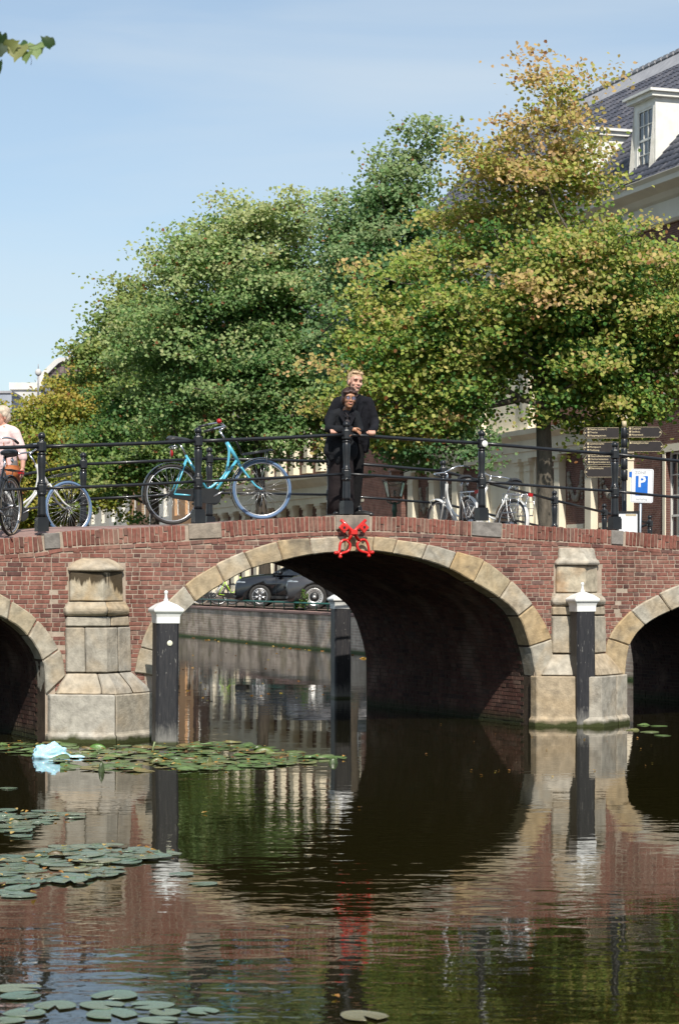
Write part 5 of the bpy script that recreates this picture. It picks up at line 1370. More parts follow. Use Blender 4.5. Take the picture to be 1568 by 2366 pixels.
# entablature and eaves
xe = S(1463) + .08
band(big, 'entablature', 'cream', HB0, xe, [(.26, ENT0), (.26, ENT0 + .2), (.30, ENT0 + .22), (.30, ENT0 + .58), (.42, ENT0 + .66), (.55, ENT0 + .74), (.58, ENT1)])
band(big, 'string_course', 'cream', xe + .01, x_end, [(.06, ENT1 + .35), (.10, ENT1 + .42), (.10, ENT1 + .52)])
band(big, 'frieze', 'cream2', HB0, x_end, [(.10, GUT - 1.28), (.16, GUT - 1.2), (.16, GUT - 1.16), (.08, GUT - 1.14), (.08, GUT - .62), (.18, GUT - .55), (.30, GUT - .42), (.55, GUT - .30), (.62, GUT - .26), (.62, GUT - .12), (.72, GUT - .02), (.72, GUT)])
for i in range(4):
    a = w0 + i * 3.3
    for (c, d) in ((.9, 4.55), (6.9, 10.05)):
        sr = MB(); sr.box(a - .16, a - .001, -.03, .28, c - .12, d + .2); sr.box(a + 1.551, a + 1.71, -.03, .28, c - .12, d + .2); sr.box(a - .001, a + 1.551, -.03, .28, d + .001, d + .22); sr.box(a - .2, a + 1.75, -.09, -.031, c - .14, c - .02)
        sr.build('window_surround', M['cream'], big)
# roof: tiled slope, ridge
RP = 48; ca, sa = math.cos(math.radians(RP)), math.sin(math.radians(RP)); RL = 7.9
rf = MB(); rf.add([(HB0 - 4, -.35, GUT - .0), (x_end, -.35, GUT - .0), (x_end, -.35 + RL * ca, GUT + RL * sa), (HB0 - 4, -.35 + RL * ca, GUT + RL * sa), (x_end, 12, GUT), (HB0 - 4, 12, GUT)], [(0, 1, 2, 3), (3, 2, 4, 5), (1, 4, 2), (0, 3, 5)])
rfo = rf.build('roof', M['tile_s'], big)
def rpt(x, t, h=0): return (x, -.35 + t * ca - h * sa, GUT + t * sa + h * ca)
# tiles
TW, TL = .245, .33
def tile_geo(x, t):
    pr = [(0, .0), (.055, .035), (.11, .045), (.165, .018), (.235, .0)]
    vs = [(x + px_, t - .02, h + .035) for px_, h in pr] + [(x + px_, t + TL, h + .008) for px_, h in pr] + [(x + px_, t - .02, h + .008) for px_, h in pr]
    P = [rpt(a, b, c) for a, b, c in vs]
    fs = [(i, i + 1, i + 6, i + 5) for i in range(4)] + [(i + 10, i + 11, i + 1, i) for i in range(4)]
    return P, fs
tiles = []
nrow = int(RL / TL)
for j in range(nrow - 1):
    x = HB0 - 3.9
    while x < 7: tiles.append((x, .05 + j * TL)); x += TW
def tvis(tt): # photo column of a tile
    wp = FO0 + Vector((gx.x * tt[0] + gy.x * (-.35 + tt[1] * ca), gx.y * tt[0] + gy.y * (-.35 + tt[1] * ca), GUT + tt[1] * sa)); return CX + F * wp.x / wp.y, CY - F * (wp.z - CH) / wp.y
inview = sorted([t for t in tiles if 1330 < tvis(t)[0] < 1600 and tvis(t)[1] > 60], key=lambda t: -t[0])
chosen = set(inview[:300])
for t in inview[:300]:
    P, fs = tile_geo(0, 0); o = None
    break
P0, fs0 = tile_geo(0, 0); base = Vector(rpt(0, 0)); me = MB().add([Vector(p) - base for p in P0], fs0, 0, True).mesh('roof_tile', M['tile_o'])
for t in inview[:300]:
    link('roof_tile', me, rfo, loc=rpt(*t), rot=(random.uniform(-.015, .015), random.uniform(-.02, .02), 0))
V = []; Fc = []; T = []
for t in tiles:
    if t in chosen: continue
    i0 = len(V); P = [Vector(p) - base + Vector(rpt(*t)) for p in P0]; V += [tuple(p) for p in P]; Fc += [[i0 + k for k in f] for f in fs0]; r_t = random.random(); T += [r_t] * len(fs0)
me2 = bpy.data.meshes.new('far_tiles'); me2.from_pydata(V, [], Fc); me2.materials.append(M['tile_s']); me2.attributes.new('tint', 'FLOAT', 'FACE').data.foreach_set('value', T)
o = link('far_tiles', me2, rfo); o['kind'] = 'stuff'
rc = MB()
a, b = Vector(rpt(0, RL - .75, .06)), Vector(rpt(0, RL, .10))
rc.add([(HB0 - 4, a.y, a.z), (x_end, a.y, a.z), (x_end, b.y, b.z), (HB0 - 4, b.y, b.z), (x_end, b.y + .2, b.z + .03), (HB0 - 4, b.y + .2, b.z + .03)], [(0, 1, 2, 3), (3, 2, 4, 5)])
rc.build('ridge_flashing', M['lead'], rfo)
rg = MB().box(0, .42, -.13, .13, -.05, .13).mesh('ridge_tile', M['lead']); bevel_mesh(rg, .05, 2)
for i in range(84):
    link('ridge_tile', rg, rfo, loc=(HB0 - 4 + i * .44, b.y + .1, b.z + .05), rot=(0, random.uniform(-.02, .02), 0))
# dormers
def dormer(s_left, s_right, zb, zt, label=None):
    """front in a plane 0.55 m behind the eaves line"""
    yf = .30; t0 = (zb - GUT) / sa
    def yroof(z): return -.35 + (z - GUT) / sa * ca
    d = MB(); yb = yroof(zt) + .35
    # cheeks
    for x0_, x1_ in ((s_left, s_left + .08), (s_right - .08, s_right)):
        d.add([(x0_, yf, zb), (x0_, yroof(zb), zb), (x0_, yb, zt), (x0_, yf, zt), (x1_, yf, zb), (x1_, yroof(zb), zb), (x1_, yb, zt), (x1_, yf, zt)],
              [(0, 1, 2, 3), (7, 6, 5, 4), (0, 3, 7, 4), (0, 4, 5, 1), (3, 2, 6, 7)])
    w_ = .20
    d.box(s_left + .08, s_left + w_, yf, yf + .1, zb, zt); d.box(s_right - w_, s_right - .08, yf, yf + .1, zb, zt)
    d.box(s_left + w_, s_right - w_, yf, yf + .1, zt - .22, zt); d.box(s_left + w_, s_right - w_, yf, yf + .1, zb, zb + .12)
    d.box(s_left - .08, s_right + .08, yf - .08, yf - .002, zb - .07, zb - .002)
    do_ = d.build('dormer', M['white_wood'], big)
    window(do_, s_left + w_, s_right - w_, zb + .12, zt - .22, 3, 4, y=yf + .02, fr=.06, bar=.03)
    c = MB(); c.box(s_left - .15, s_right + .15, yf - .18, yb + .2, zt + .001, zt + .13); c.box(s_left - .24, s_right + .24, yf - .28, yb + .25, zt + .131, zt + .20)
    cm = c.mesh('dormer_roof', M['white_wood']); link('dormer_roof', cm, do_)
    MB().box(s_left - .22, s_right + .22, yf - .26, yb + .24, zt + .201, zt + .225).build('lead_cap', M['lead'], do_)
    fl = MB()
    for i in range(8):
        x = s_left - .1 + (s_right - s_left + .2) * i / 8
        fl.add([(x, yf - .12, zb - .09), (x + .2, yf - .12, zb - .09), (x + .19, yroof(zb - .5) - .06, zb - .34), (x + .01, yroof(zb - .5) - .06, zb - .34)], [(0, 1, 2, 3)])
    fl.build('lead_apron', M['lead'], do_)
for (x0_, x1_, yt, yb_) in ((1464, 1513, 215, 394), (1303, 1345, 302, 420), (1190, 1225, 372, 470)):
    s0, zt = FS(x0_, yt, .30); s1, _ = FS(x1_, yt, .30); _, zb = FS(x1_, yb_, .30)
    sz0 = FS(x1_, yt + 8, .30)[1]
    dormer(s0, s1, max(GUT + .45, FS(x1_, yb_, .3)[1]), sz0)
MB().tube([(S(851) + .1, -.12, 0), (S(851) + .1, -.12, 9)], .07, 10).build('drain_pipe', M['zinc'], big)
# brick flank between the pilastered parts
flank = house('brick_house', 0, 'plain dark brick house front with drain pipe behind the lantern')
s0, s1 = S(853), HB0 - .01
wall_grid(flank, s0, s1, 0, 10.5, [], M['brick_purple'], 'wall', y=-.35)
MB().add([(s1, -.35, 0), (s1, 2, 0), (s1, 2, 10.5), (s1, -.35, 10.5)], [(0, 1, 2, 3)]).build('side_wall', M['brick_purple'], flank)
band(flank, 'cornice', 'cream', s0, s1, [(.4, 10.3), (.6, 10.5), (.6, 10.7)])
MB().add([(s0, -.4, 10.7), (s1, -.4, 10.7), (s1, 4, 14.5), (s0, 4, 14.5)], [(0, 1, 2, 3)]).build('roof', M['tile_s'], flank)
MB().tube([(s0 - .25, -.45, 0), (s0 - .25, -.45, 9)], .08, 10).build('drain_pipe', M['zinc'], flank)

# ---- pale stone building with arched windows and many pilasters
pale = house('stone_house', 0, 'pale stone fronted building with arched windows and rows of cream pilasters behind the couple')
s0, s1 = S(500), S(852)
holes = []; wins = []; nb = 12; st_ = (s1 - s0) / nb
for i in range(nb):
    m_ = s0 + (i + .5) * st_
    holes.append((m_ - .5, m_ + .5, .5, 3.1)); holes.append((m_ - .5, m_ + .5, 5.9, 8.6))
wall_grid(pale, s0, s1, 0, 10.6, holes, M['brick_purple'], 'wall')
for h in holes: window(pale, *h, nx=2, nz=4)
for i in range(nb + 1):
    x = s0 + i * st_; w = .52
    pilaster(pale, x - w / 2, x + w / 2, 0, 4.05, .25)
    pilaster(pale, x - w / 2, x + w / 2, 5.4, 9.3, .22)
for i in range(nb):
    m_ = s0 + (i + .5) * st_; ar = MB()
    a_ = [(m_ + .62 * math.cos(t), 2.95 + .45 * math.sin(t)) for t in [math.pi * q / 10 for q in range(11)]]; b_2 = [(m_ + .48 * math.cos(t), 2.85 + .33 * math.sin(t)) for t in [math.pi * q / 10 for q in range(11)]]
    pol = a_ + b_2[::-1]
    vs = [(x, -.06, z) for x, z in pol] + [(x, -.001, z) for x, z in pol]; n_ = len(pol)
    fs = [(q, q + 1, n_ - 2 - q, n_ - 1 - q) for q in range(10)] + [(q, q + n_, (q + 1) % n_ + n_, (q + 1) % n_) for q in range(n_)]
    ar.add(vs, fs); ar.box(m_ - .62, m_ - .501, -.055, -.001, .4, 2.95); ar.box(m_ + .501, m_ + .62, -.055, -.001, .4, 2.95)
    link('window_surround', fixn(ar.mesh('window_surround', M['cream2'])), pale)
band(pale, 'entablature', 'cream', s0, s1, [(.28, 4.06), (.28, 4.3), (.32, 4.32), (.32, 4.75), (.46, 4.9), (.6, 5.1), (.62, 5.25)])
band(pale, 'cornice', 'cream', s0, s1, [(.2, 9.4), (.2, 9.9), (.5, 10.3), (.7, 10.5), (.7, 10.7)])
MB().add([(s0, -.7, 10.7), (s1, -.7, 10.7), (s1, 4, 15), (s0, 4, 15)], [(0, 1, 2, 3)]).build('roof', M['tile_s'], pale)

# ---- town houses further along
hs_ = [(500, 447, 'brick_dark', 11, 'dark brown brick canal house with white window frames beyond the blue bicycle'),
       (447, 398, 'render_sand', 10, 'ochre rendered canal house seen through the blue bicycle rear wheel'),
       (398, 345, 'render_white', 11.5, 'white rendered canal house right of the green bush'),
       (345, 300, 'brick_orange', 10, 'orange-brown brick canal house between two white ones'),
       (300, 252, 'render_white', 9, 'white rendered canal house behind the kiosk'),
       (252, 205, 'cream2', 10.5, 'pale grey rendered canal house far along the quay'),
       (205, 130, 'brick_dark', 12, 'dark brick canal house almost hidden by yellow trees'),
       (130, 60, 'render_white', 9, 'low white canal house behind the yellowest tree'),
       (60, -60, 'cream2', 10, 'cream canal house at the far left end of the row')]
for (pa, pb, mt, hh, lab) in hs_:
    a, b = S(pb), S(pa); hse = house('canal_house', 0, lab, group='canal houses along the far quay')
    nx = max(2, int((b - a) / 2.3)); holes = []; sp_ = (b - a) / nx
    for i in range(nx):
        m_ = a + (i + .5) * sp_
        for (c, d) in ((.5, 3.0), (4.2, 6.3), (7.3, 9.0)):
            if d < hh - .4: holes.append((m_ - .55, m_ + .55, c, d))
    wall_grid(hse, a, b, 0, hh, holes, M[mt], 'wall')
    for h in holes: window(hse, *h, nx=2, nz=3)
    band(hse, 'cornice', 'white_wood', a, b, [(.1, hh - .4), (.35, hh - .1), (.4, hh)])
    MB().add([(a, -.4, hh), (b, -.4, hh), (b, 4, hh + 4), (a, 4, hh + 4), (b, 8, hh), (a, 8, hh)], [(0, 1, 2, 3), (3, 2, 4, 5), (1, 4, 2), (0, 3, 5)]).build('roof', M['tile_s'], hse)
    MB().add([(b, 0, 0), (b, 8, 0), (b, 8, hh), (b, 0, hh), (a, 0, 0), (a, 8, 0), (a, 8, hh), (a, 0, hh)], [(0, 1, 2, 3), (7, 6, 5, 4)]).build('side_wall', M[mt], hse)
    MB().box(a + .5, a + 1.3, 3.4, 4.4, hh + 2.5, hh + 4.9).build('chimney', M['brick_dark'], hse)

# ---- roofs showing over the trees at the far left
M['slate'] = wall_brick_mat('grey_brown_slates', (0.17, 0.13, 0.13), (0.13, 0.105, 0.11), (0.07, 0.06, 0.06), .35, .5, msize=.03)
M['pale_wall'] = pmat('pale_gable_wall', (0.58, 0.57, 0.55), (0.48, 0.47, 0.46), 1, .85)
YG = 150
mn = empty('mansard_house', W(83, CY, YG) - Vector((0, 0, CH)), (0, 0, 0), 'distant house with pale gable and brown slate mansard roof above the leftmost trees', 'building')
g = lambda px, py: ((px - 83) / F * YG, CH + (CY - py) / F * YG)
pts = [g(60, 925), g(83, 895), g(96, 868), g(131, 835), g(139, 830), g(210, 827), g(235, 860), g(240, 1010), g(60, 1010)]
MB().prism(pts, 0.3, 14).build('wall', M['slate'], mn)
cop = [g(58, 930), g(80, 893), g(93, 864), g(128, 830), g(137, 826), g(212, 823)]
lo_ = [(x + .22, z - .26) for x, z in cop]
cm = MB(); n = len(cop); pol = cop + lo_[::-1]
vs = [(x, 0, z) for x, z in pol] + [(x, .5, z) for x, z in pol]
cm.add(vs, [(q, q + 1, 2 * n - 2 - q, 2 * n - 1 - q) for q in range(n - 1)] + [(q, q + 2 * n, (q + 1) % (2 * n) + 2 * n, (q + 1) % (2 * n)) for q in range(2 * n)])
link('gable_coping', fixn(cm.mesh('gable_coping', M['pale_wall'])), mn)
x_, z_ = g(104, 885); MB().box(x_ - .15, x_ + .15, .2, .35, z_ - .9, z_ + .6).build('window', M['glass'], mn)
x_, z_ = g(171, 827); MB().tube([(x_, 3, z_), (x_, 3, z_ + 1.35)], .03, 5).build('antenna', M['lead'], mn)
low = empty('low_flat_house', W(52, CY, 145) - Vector((0, 0, CH)), (0, 0, 0), 'flat roofed white house with parapet in front of the mansard roof at far left', 'building')
g2 = lambda px, py: ((px - 52) / F * 145, CH + (CY - py) / F * 145)
a, b = g2(26, 888), g2(95, 1050); MB().box(a[0], b[0], 0, 8, 0, a[1] - .35).build('wall', M['pale_wall'], low)
MB().box(a[0] - .1, b[0] + .1, -.15, 8.1, a[1] - .35, a[1] + .1).build('parapet', M['render_white'], low)
a, b = g2(-30, 908), g2(28, 1050)
bl = empty('blue_grey_block', W(0, CY, 140) - Vector((0, 0, CH)), (0, 0, 0), 'blue-grey building block cut off by the left edge', 'building')
MB().box(-1.2, .76, 0, 8, 0, 2 + (CY - 908) / F * 140).build('wall', pmat('blue_grey_cladding', (.33, .36, .42), (.28, .31, .37), 1, .7), bl)
MB().box(-1.25, .8, -.1, 8.1, 2 + (CY - 908) / F * 140, 2.15 + (CY - 908) / F * 140).build('roof_edge', M['lead'], bl)
sp_ = empty('street_lantern_ball', W(89, CY, 143) - Vector((0, 0, CH)), (0, 0, 0), 'pale ball finial on a thin mast rising in front of the gable at far left', 'finial')
zt = 2 + (CY - 860) / F * 143
MB().tube([(0, 0, zt - 1.8), (0, 0, zt)], .07, 6).build('mast', M['lead'], sp_); MB().ball((0, 0, zt), .19 + .02, 14, 10, sz=1.15).build('ball', M['pale_wall'], sp_); MB().tube([(0, 0, zt + .2), (0, 0, zt + .55)], .03, 5).build('spike', M['lead'], sp_)

# kiosk, bench and bush on the far quay
kp = W(262, 1215, 112); kp.z = 1.09
ki = empty('kiosk', kp, (0, 0, .1), 'small white kiosk with sloping grey roof and dark red panel on the far quay', 'kiosk')
MB().box(-1.15, 1.15, 0, 2, 0, 1.55).build('wall', M['render_white'], ki); MB().prism([(-1.35, 1.55), (1.3, 1.55), (1.25, 1.95), (-.8, 1.75)], -.3, 2.2).build('roof', M['lead'], ki)
MB().box(-.3, .75, -.04, -.002, .25, 1.25).build('panel', pmat('dark_red_panel', (.13, .03, .03), (.1, .02, .025), 5, .6), ki)
# ------------------------------------------------------------------ trees
M['leaf'] = leaf_mat('broad_leaf')
M['bark'] = pmat('tree_bark', (0.085, 0.068, 0.050), (0.040, 0.033, 0.026), 5, .95, .9, 14, vecscale=(3, 3, .6), bdist=.03)
M['bark_pale'] = pmat('pale_bark', (0.135, 0.115, 0.088), (0.060, 0.052, 0.040), 4, .95, .9, 14, vecscale=(3, 3, .7), bdist=.03)  # paler bark, for the nearest street tree
LEAF = np.array([(0, 0, 0), (.42, .30, .05), (.30, .72, -.02), (0, 1.0, -.10), (-.30, .72, -.02), (-.42, .30, .05)], dtype=np.float32)
def make_tree(name, Y, base_px, lobes, nclump, nleaf, lsize, pal, label, group, trunk_r=.24, seed=1, bark='bark', trunk_top_px=None, clump=(.55, .22), lean=0.0, depth=.8, hollow=.5, tn=.55):
    rr = np.random.RandomState(seed)
    sc = Y / F
    bx, by_ = (base_px - CX) * sc, Y
    root = empty(name, (bx, by_, 1.05), (0, 0, 0), label, 'tree', group)
    L = []
    for (cx, cy, rx, rz, *w) in lobes:
        L.append(((cx - CX) * sc - bx, 0.0, CH + (CY - cy) * sc - 1.05, rx * sc, rx * sc * depth, rz * sc, w[0] if w else 1.0, w[1] if len(w) > 1 else 0.0))
    wts = np.array([a[3] * a[5] * a[6] for a in L]); wts /= wts.sum()
    C = []; S_ = []
    # tufts (bough ends) first, then the sprays of leaves each tuft carries
    ntuft = nclump // 8; tufts = []; tries = 0; R0 = clump[0] * 2.0
    while len(tufts) < ntuft and tries < ntuft * 40:
        tries += 1
        a = L[rr.choice(len(L), p=wts)]
        d = rr.normal(size=3); d /= np.linalg.norm(d); r = hollow + (1.0 - hollow) * rr.rand() ** .6
        if rr.rand() < .05 and a[6] > .6: r *= 1.1
        c = np.array([a[0] + d[0] * a[3] * r, a[1] + a[7] + d[1] * a[4] * r, a[2] + d[2] * a[5] * r])
        if tufts and tries < ntuft * 12 and np.min(np.linalg.norm((np.array([q[0] for q in tufts]) - c) / np.array([1, 1, .6]), axis=1)) < R0 * .55: continue
        tufts.append((c, a[6]))
    for c, w_ in tufts:
        k = max(3, int(8 * (.6 + .8 * rr.rand()) * min(1.2, w_ + .2))); sz_ = R0 * (.65 + .5 * rr.rand())
        for j in range(k):
            o_ = rr.normal(size=3) * np.array([.50, .50, .36]) * sz_
            o_[2] -= .18 * (o_[0] ** 2 + o_[1] ** 2) / sz_
            C.append(c + o_); S_.append(w_)
        if rr.rand() < .22 and c[2] > 5 and w_ > .45: C.append(c + np.array([rr.normal() * .15, rr.normal() * .15, sz_ * .75])); S_.append(w_)
    C = np.array(C); n = len(C)
    # skeleton of limbs towards the clumps
    tt = Vector((0, 0, 0)); mz = C[:, 2].min(); top = C[:, 2].max()
    tz = mz + (top - mz) * .75; topc = C[C[:, 2] > tz]; tx = topc[:, 0].mean() * .7 if len(topc) else 0
    nodes = [np.array([0, 0, 0.])]; par = [-1]
    K_ = 9
    for i in range(1, K_ + 1):
        t = i / K_; nodes.append(np.array([tx * t ** 1.6 + .12 * math.sin(3 * t + seed), .1 * math.sin(4 * t + seed), tz * t])); par.append(i - 1)
    order = np.argsort(np.linalg.norm(C[:, :2] - np.array([tx * .5, 0]), axis=1) + .25 * np.abs(C[:, 2] - tz * .7))
    sel = order[::max(1, n // 150)]
    for ci in sel:
        c = C[ci]; P = np.array(nodes)
        cand = P[2:] if len(P) > 3 else P
        cost = np.linalg.norm(cand - c, axis=1) + .9 * np.maximum(0, cand[:, 2] - c[2] + .2)
        j = int(np.argmin(cost)) + (2 if len(P) > 3 else 0)
        mid = (P[j] + c) / 2 + np.array([0, 0, -.06 * np.linalg.norm(c - P[j])]) + rr.normal(size=3) * .06
        nodes.append(mid); par.append(j); nodes.append(c); par.append(len(nodes) - 2)
    cnt = np.zeros(len(nodes))
    for i in range(len(nodes) - 1, 0, -1):
        cnt[i] += 1; cnt[par[i]] += cnt[i]
    cnt[0] += 1
    rad = trunk_r * (cnt / cnt[0]) ** .44; rad = np.maximum(rad, .012)
    tk = MB(); pts = [tuple(nodes[i]) for i in range(K_ + 1)]; rs = [float(trunk_r * (1.25 if i == 0 else 1) * (1 - .055 * i)) if i < K_ // 2 + 1 else float(rad[i] + .03) for i in range(K_ + 1)]
    tk.tube(refine(pts, 3), [r for i in range(K_) for r in (rs[i], rs[i] * .66 + rs[i + 1] * .34, rs[i] * .33 + rs[i + 1] * .67)] + [rs[-1]], 12)
    tk.build('trunk', M[bark], root)
    bm_ = MB(); nb_ = 0
    for i in range(K_ + 1, len(nodes)):
        if (i - K_ - 1) % 2 == 0:
            a, b, c = nodes[par[i]], nodes[i], nodes[i + 1]
            r0 = min(float(rad[i]) * 1.15, trunk_r * .6)
            prm = ([tuple(a), tuple(b), tuple(c)], [r0, float(rad[i]) * .85, max(.008, float(rad[i + 1]) * .6)])
            if rad[i] > trunk_r * .22 and nb_ < 60: MB().tube(*prm, 7, caps=False).build('branch', M[bark], root); nb_ += 1
            else: bm_.tube(*prm, 5, caps=False)
    tag(bm_.build('twigs', M[bark], root), kind='stuff')
    # leaves
    per = nleaf // n; N = per * n
    ci = np.repeat(np.arange(n), per)
    off = rr.normal(size=(N, 3)) * np.array([clump[0], clump[0], clump[1]]) * .62
    jit = rr.normal(size=(n, 1)) * .15 + 1; off *= jit[ci]
    pos = C[ci] + off
    # leaf frames: mostly drooping, facing up and outwards
    nrm = rr.normal(size=(N, 3)) * .46 + np.array([.08, -.62, .60]); nrm /= np.linalg.norm(nrm, axis=1)[:, None]
    tdir = rr.normal(size=(N, 3)) + np.array([0, 0, -.55]); tdir -= nrm * (tdir * nrm).sum(1)[:, None]; tdir /= np.linalg.norm(tdir, axis=1)[:, None]
    sdir = np.cross(tdir, nrm)
    size = lsize * (0.7 + .6 * rr.rand(N))
    V = pos[:, None, :] + size[:, None, None] * (LEAF[None, :, 0:1] * sdir[:, None, :] + (LEAF[None, :, 1:2] - .5) * tdir[:, None, :] + LEAF[None, :, 2:3] * nrm[:, None, :])
    V = V.reshape(-1, 3)
    me = bpy.data.meshes.new('crown'); nv = 6
    me.vertices.add(N * nv); me.vertices.foreach_set('co', V.astype(np.float32).ravel())
    quad = np.array([0, 1, 2, 3, 0, 3, 4, 5]); me.loops.add(N * 8); me.polygons.add(N * 2)
    me.loops.foreach_set('vertex_index', (np.arange(N)[:, None] * nv + quad[None, :]).astype(np.int32).ravel())
    me.polygons.foreach_set('loop_start', np.arange(N * 2, dtype=np.int32) * 4)
    me.polygons.foreach_set('use_smooth', np.zeros(N * 2, dtype=bool))
    # colour: palette choice per clump blended with per leaf variation
    pal = np.array(pal['c']) if isinstance(pal, dict) else np.array(pal)
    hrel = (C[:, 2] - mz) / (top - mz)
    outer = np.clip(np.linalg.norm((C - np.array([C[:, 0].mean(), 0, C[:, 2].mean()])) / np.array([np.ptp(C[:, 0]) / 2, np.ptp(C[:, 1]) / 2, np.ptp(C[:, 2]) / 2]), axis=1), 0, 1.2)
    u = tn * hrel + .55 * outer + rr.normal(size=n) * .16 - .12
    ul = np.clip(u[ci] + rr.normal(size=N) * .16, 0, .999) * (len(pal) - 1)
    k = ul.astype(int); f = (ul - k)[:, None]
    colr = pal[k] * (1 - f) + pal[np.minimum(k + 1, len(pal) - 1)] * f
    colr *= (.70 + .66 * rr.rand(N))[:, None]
    rust = rr.rand(N) < .02; colr[rust] = np.array([.22, .09, .03])
    rgba = np.ones((N * 2, 4), dtype=np.float32); rgba[:, :3] = np.repeat(colr, 2, axis=0)
    at = me.attributes.new('tint', 'FLOAT_COLOR', 'FACE'); at.data.foreach_set('color', rgba.ravel())
    me.materials.append(M['leaf']); me.update(calc_edges=True)
    link('crown', me, root)
    return root
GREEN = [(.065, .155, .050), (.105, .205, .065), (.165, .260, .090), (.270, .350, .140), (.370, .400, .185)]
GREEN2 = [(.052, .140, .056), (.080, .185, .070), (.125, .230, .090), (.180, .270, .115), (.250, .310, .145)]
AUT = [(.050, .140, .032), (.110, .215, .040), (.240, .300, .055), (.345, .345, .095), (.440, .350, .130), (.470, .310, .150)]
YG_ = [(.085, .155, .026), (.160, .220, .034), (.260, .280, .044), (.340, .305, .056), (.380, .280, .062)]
TG = 'trees in a row along the quay street'
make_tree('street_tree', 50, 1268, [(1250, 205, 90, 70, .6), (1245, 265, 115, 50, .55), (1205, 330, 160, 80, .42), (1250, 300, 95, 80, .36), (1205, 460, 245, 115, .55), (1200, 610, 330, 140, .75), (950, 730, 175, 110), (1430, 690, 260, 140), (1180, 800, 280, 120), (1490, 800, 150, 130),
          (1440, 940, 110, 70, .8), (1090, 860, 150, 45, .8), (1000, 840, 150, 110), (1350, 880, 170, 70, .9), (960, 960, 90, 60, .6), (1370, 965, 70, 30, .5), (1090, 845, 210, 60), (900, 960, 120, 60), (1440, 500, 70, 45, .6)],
          860, 98000, .098, AUT, 'tall tree with yellow and orange autumn leaves in front of the dormered building', TG, .215, 3, 'bark_pale', clump=(.50, .20), hollow=.45, tn=.40)
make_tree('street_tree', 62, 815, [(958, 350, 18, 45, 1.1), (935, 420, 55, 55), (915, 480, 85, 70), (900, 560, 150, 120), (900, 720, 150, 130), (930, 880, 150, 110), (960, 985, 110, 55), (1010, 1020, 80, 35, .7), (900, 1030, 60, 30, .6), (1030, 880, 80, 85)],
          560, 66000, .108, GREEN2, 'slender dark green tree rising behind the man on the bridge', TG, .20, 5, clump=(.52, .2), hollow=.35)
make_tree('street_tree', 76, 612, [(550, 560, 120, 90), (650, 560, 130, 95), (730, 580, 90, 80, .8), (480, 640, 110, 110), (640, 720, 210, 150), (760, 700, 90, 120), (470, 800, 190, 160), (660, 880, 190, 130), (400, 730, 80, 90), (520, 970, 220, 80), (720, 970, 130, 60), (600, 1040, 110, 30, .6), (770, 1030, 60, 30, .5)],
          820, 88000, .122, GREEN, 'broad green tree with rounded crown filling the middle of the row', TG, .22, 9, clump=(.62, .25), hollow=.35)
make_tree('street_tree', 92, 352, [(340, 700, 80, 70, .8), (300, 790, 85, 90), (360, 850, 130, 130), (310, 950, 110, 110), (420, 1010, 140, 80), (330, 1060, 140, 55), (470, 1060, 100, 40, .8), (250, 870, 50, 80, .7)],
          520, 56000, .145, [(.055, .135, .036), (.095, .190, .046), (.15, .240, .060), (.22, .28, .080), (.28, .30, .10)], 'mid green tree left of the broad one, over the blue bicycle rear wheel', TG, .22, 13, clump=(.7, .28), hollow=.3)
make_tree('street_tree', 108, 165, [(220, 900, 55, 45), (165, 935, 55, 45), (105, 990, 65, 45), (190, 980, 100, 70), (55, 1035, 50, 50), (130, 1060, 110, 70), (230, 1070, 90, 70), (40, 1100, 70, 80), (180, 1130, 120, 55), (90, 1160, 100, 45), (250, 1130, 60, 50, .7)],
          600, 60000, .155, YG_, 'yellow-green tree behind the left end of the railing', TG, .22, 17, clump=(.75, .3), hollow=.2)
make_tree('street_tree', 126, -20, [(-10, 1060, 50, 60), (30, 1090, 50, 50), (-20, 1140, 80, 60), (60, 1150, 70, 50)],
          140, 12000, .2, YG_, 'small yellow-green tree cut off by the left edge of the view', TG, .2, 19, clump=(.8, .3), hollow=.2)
# low bush on the far quay
def bush(px, Y, w, h, label, seed, pal, base_z=1.09, n=2600, ls=.10):
    rr = np.random.RandomState(seed); root = empty('leafy_bush', ((px - CX) / F * Y, Y, base_z), (0, 0, 0), label, 'bush')
    mb = MB()
    for i in range(14):
        a = rr.rand() * 6.28; e = Vector((math.cos(a) * w * .4 * rr.rand(), math.sin(a) * w * .4, h * (.5 + .4 * rr.rand()))); mb.tube([(0, 0, 0), e * .5 + Vector((0, 0, .05)), e], [.012, .008, .004], 4)
    mb.build('stem', M['bark'], root)
    V = []; Fc = []; T = []
    for i in range(n):
        d = rr.normal(size=3); d /= np.linalg.norm(d); r = rr.rand() ** .4
        p = Vector((d[0] * w / 2 * r, d[1] * w / 2 * r, h * .5 + d[2] * h / 2 * r)); nn = Vector(rr.normal(size=3) + np.array([0, -.5, .6])).normalized(); t = nn.cross(Vector(rr.normal(size=3))).normalized(); s = t.cross(nn)
        i0 = len(V); sz = ls * (.6 + .8 * rr.rand())
        for q in LEAF: V.append(tuple(p + (s * float(q[0]) + t * float(q[1] - .5) + nn * float(q[2])) * sz))
        Fc += [[i0, i0 + 1, i0 + 2, i0 + 3], [i0, i0 + 3, i0 + 4, i0 + 5]]; c = np.array(pal[rr.randint(len(pal))]) * (.7 + .6 * rr.rand()); T += [(*c, 1)] * 2
    me = bpy.data.meshes.new('foliage'); me.from_pydata(V, [], Fc); me.materials.append(M['leaf']); me.attributes.new('tint', 'FLOAT_COLOR', 'FACE').data.foreach_set('color', np.array(T, dtype=np.float32).ravel())
    link('foliage', me, root); return root
bush(320, 112, 2.3, 1.7, 'small fresh green bush on the far quay right of the kiosk', 3, GREEN[1:])

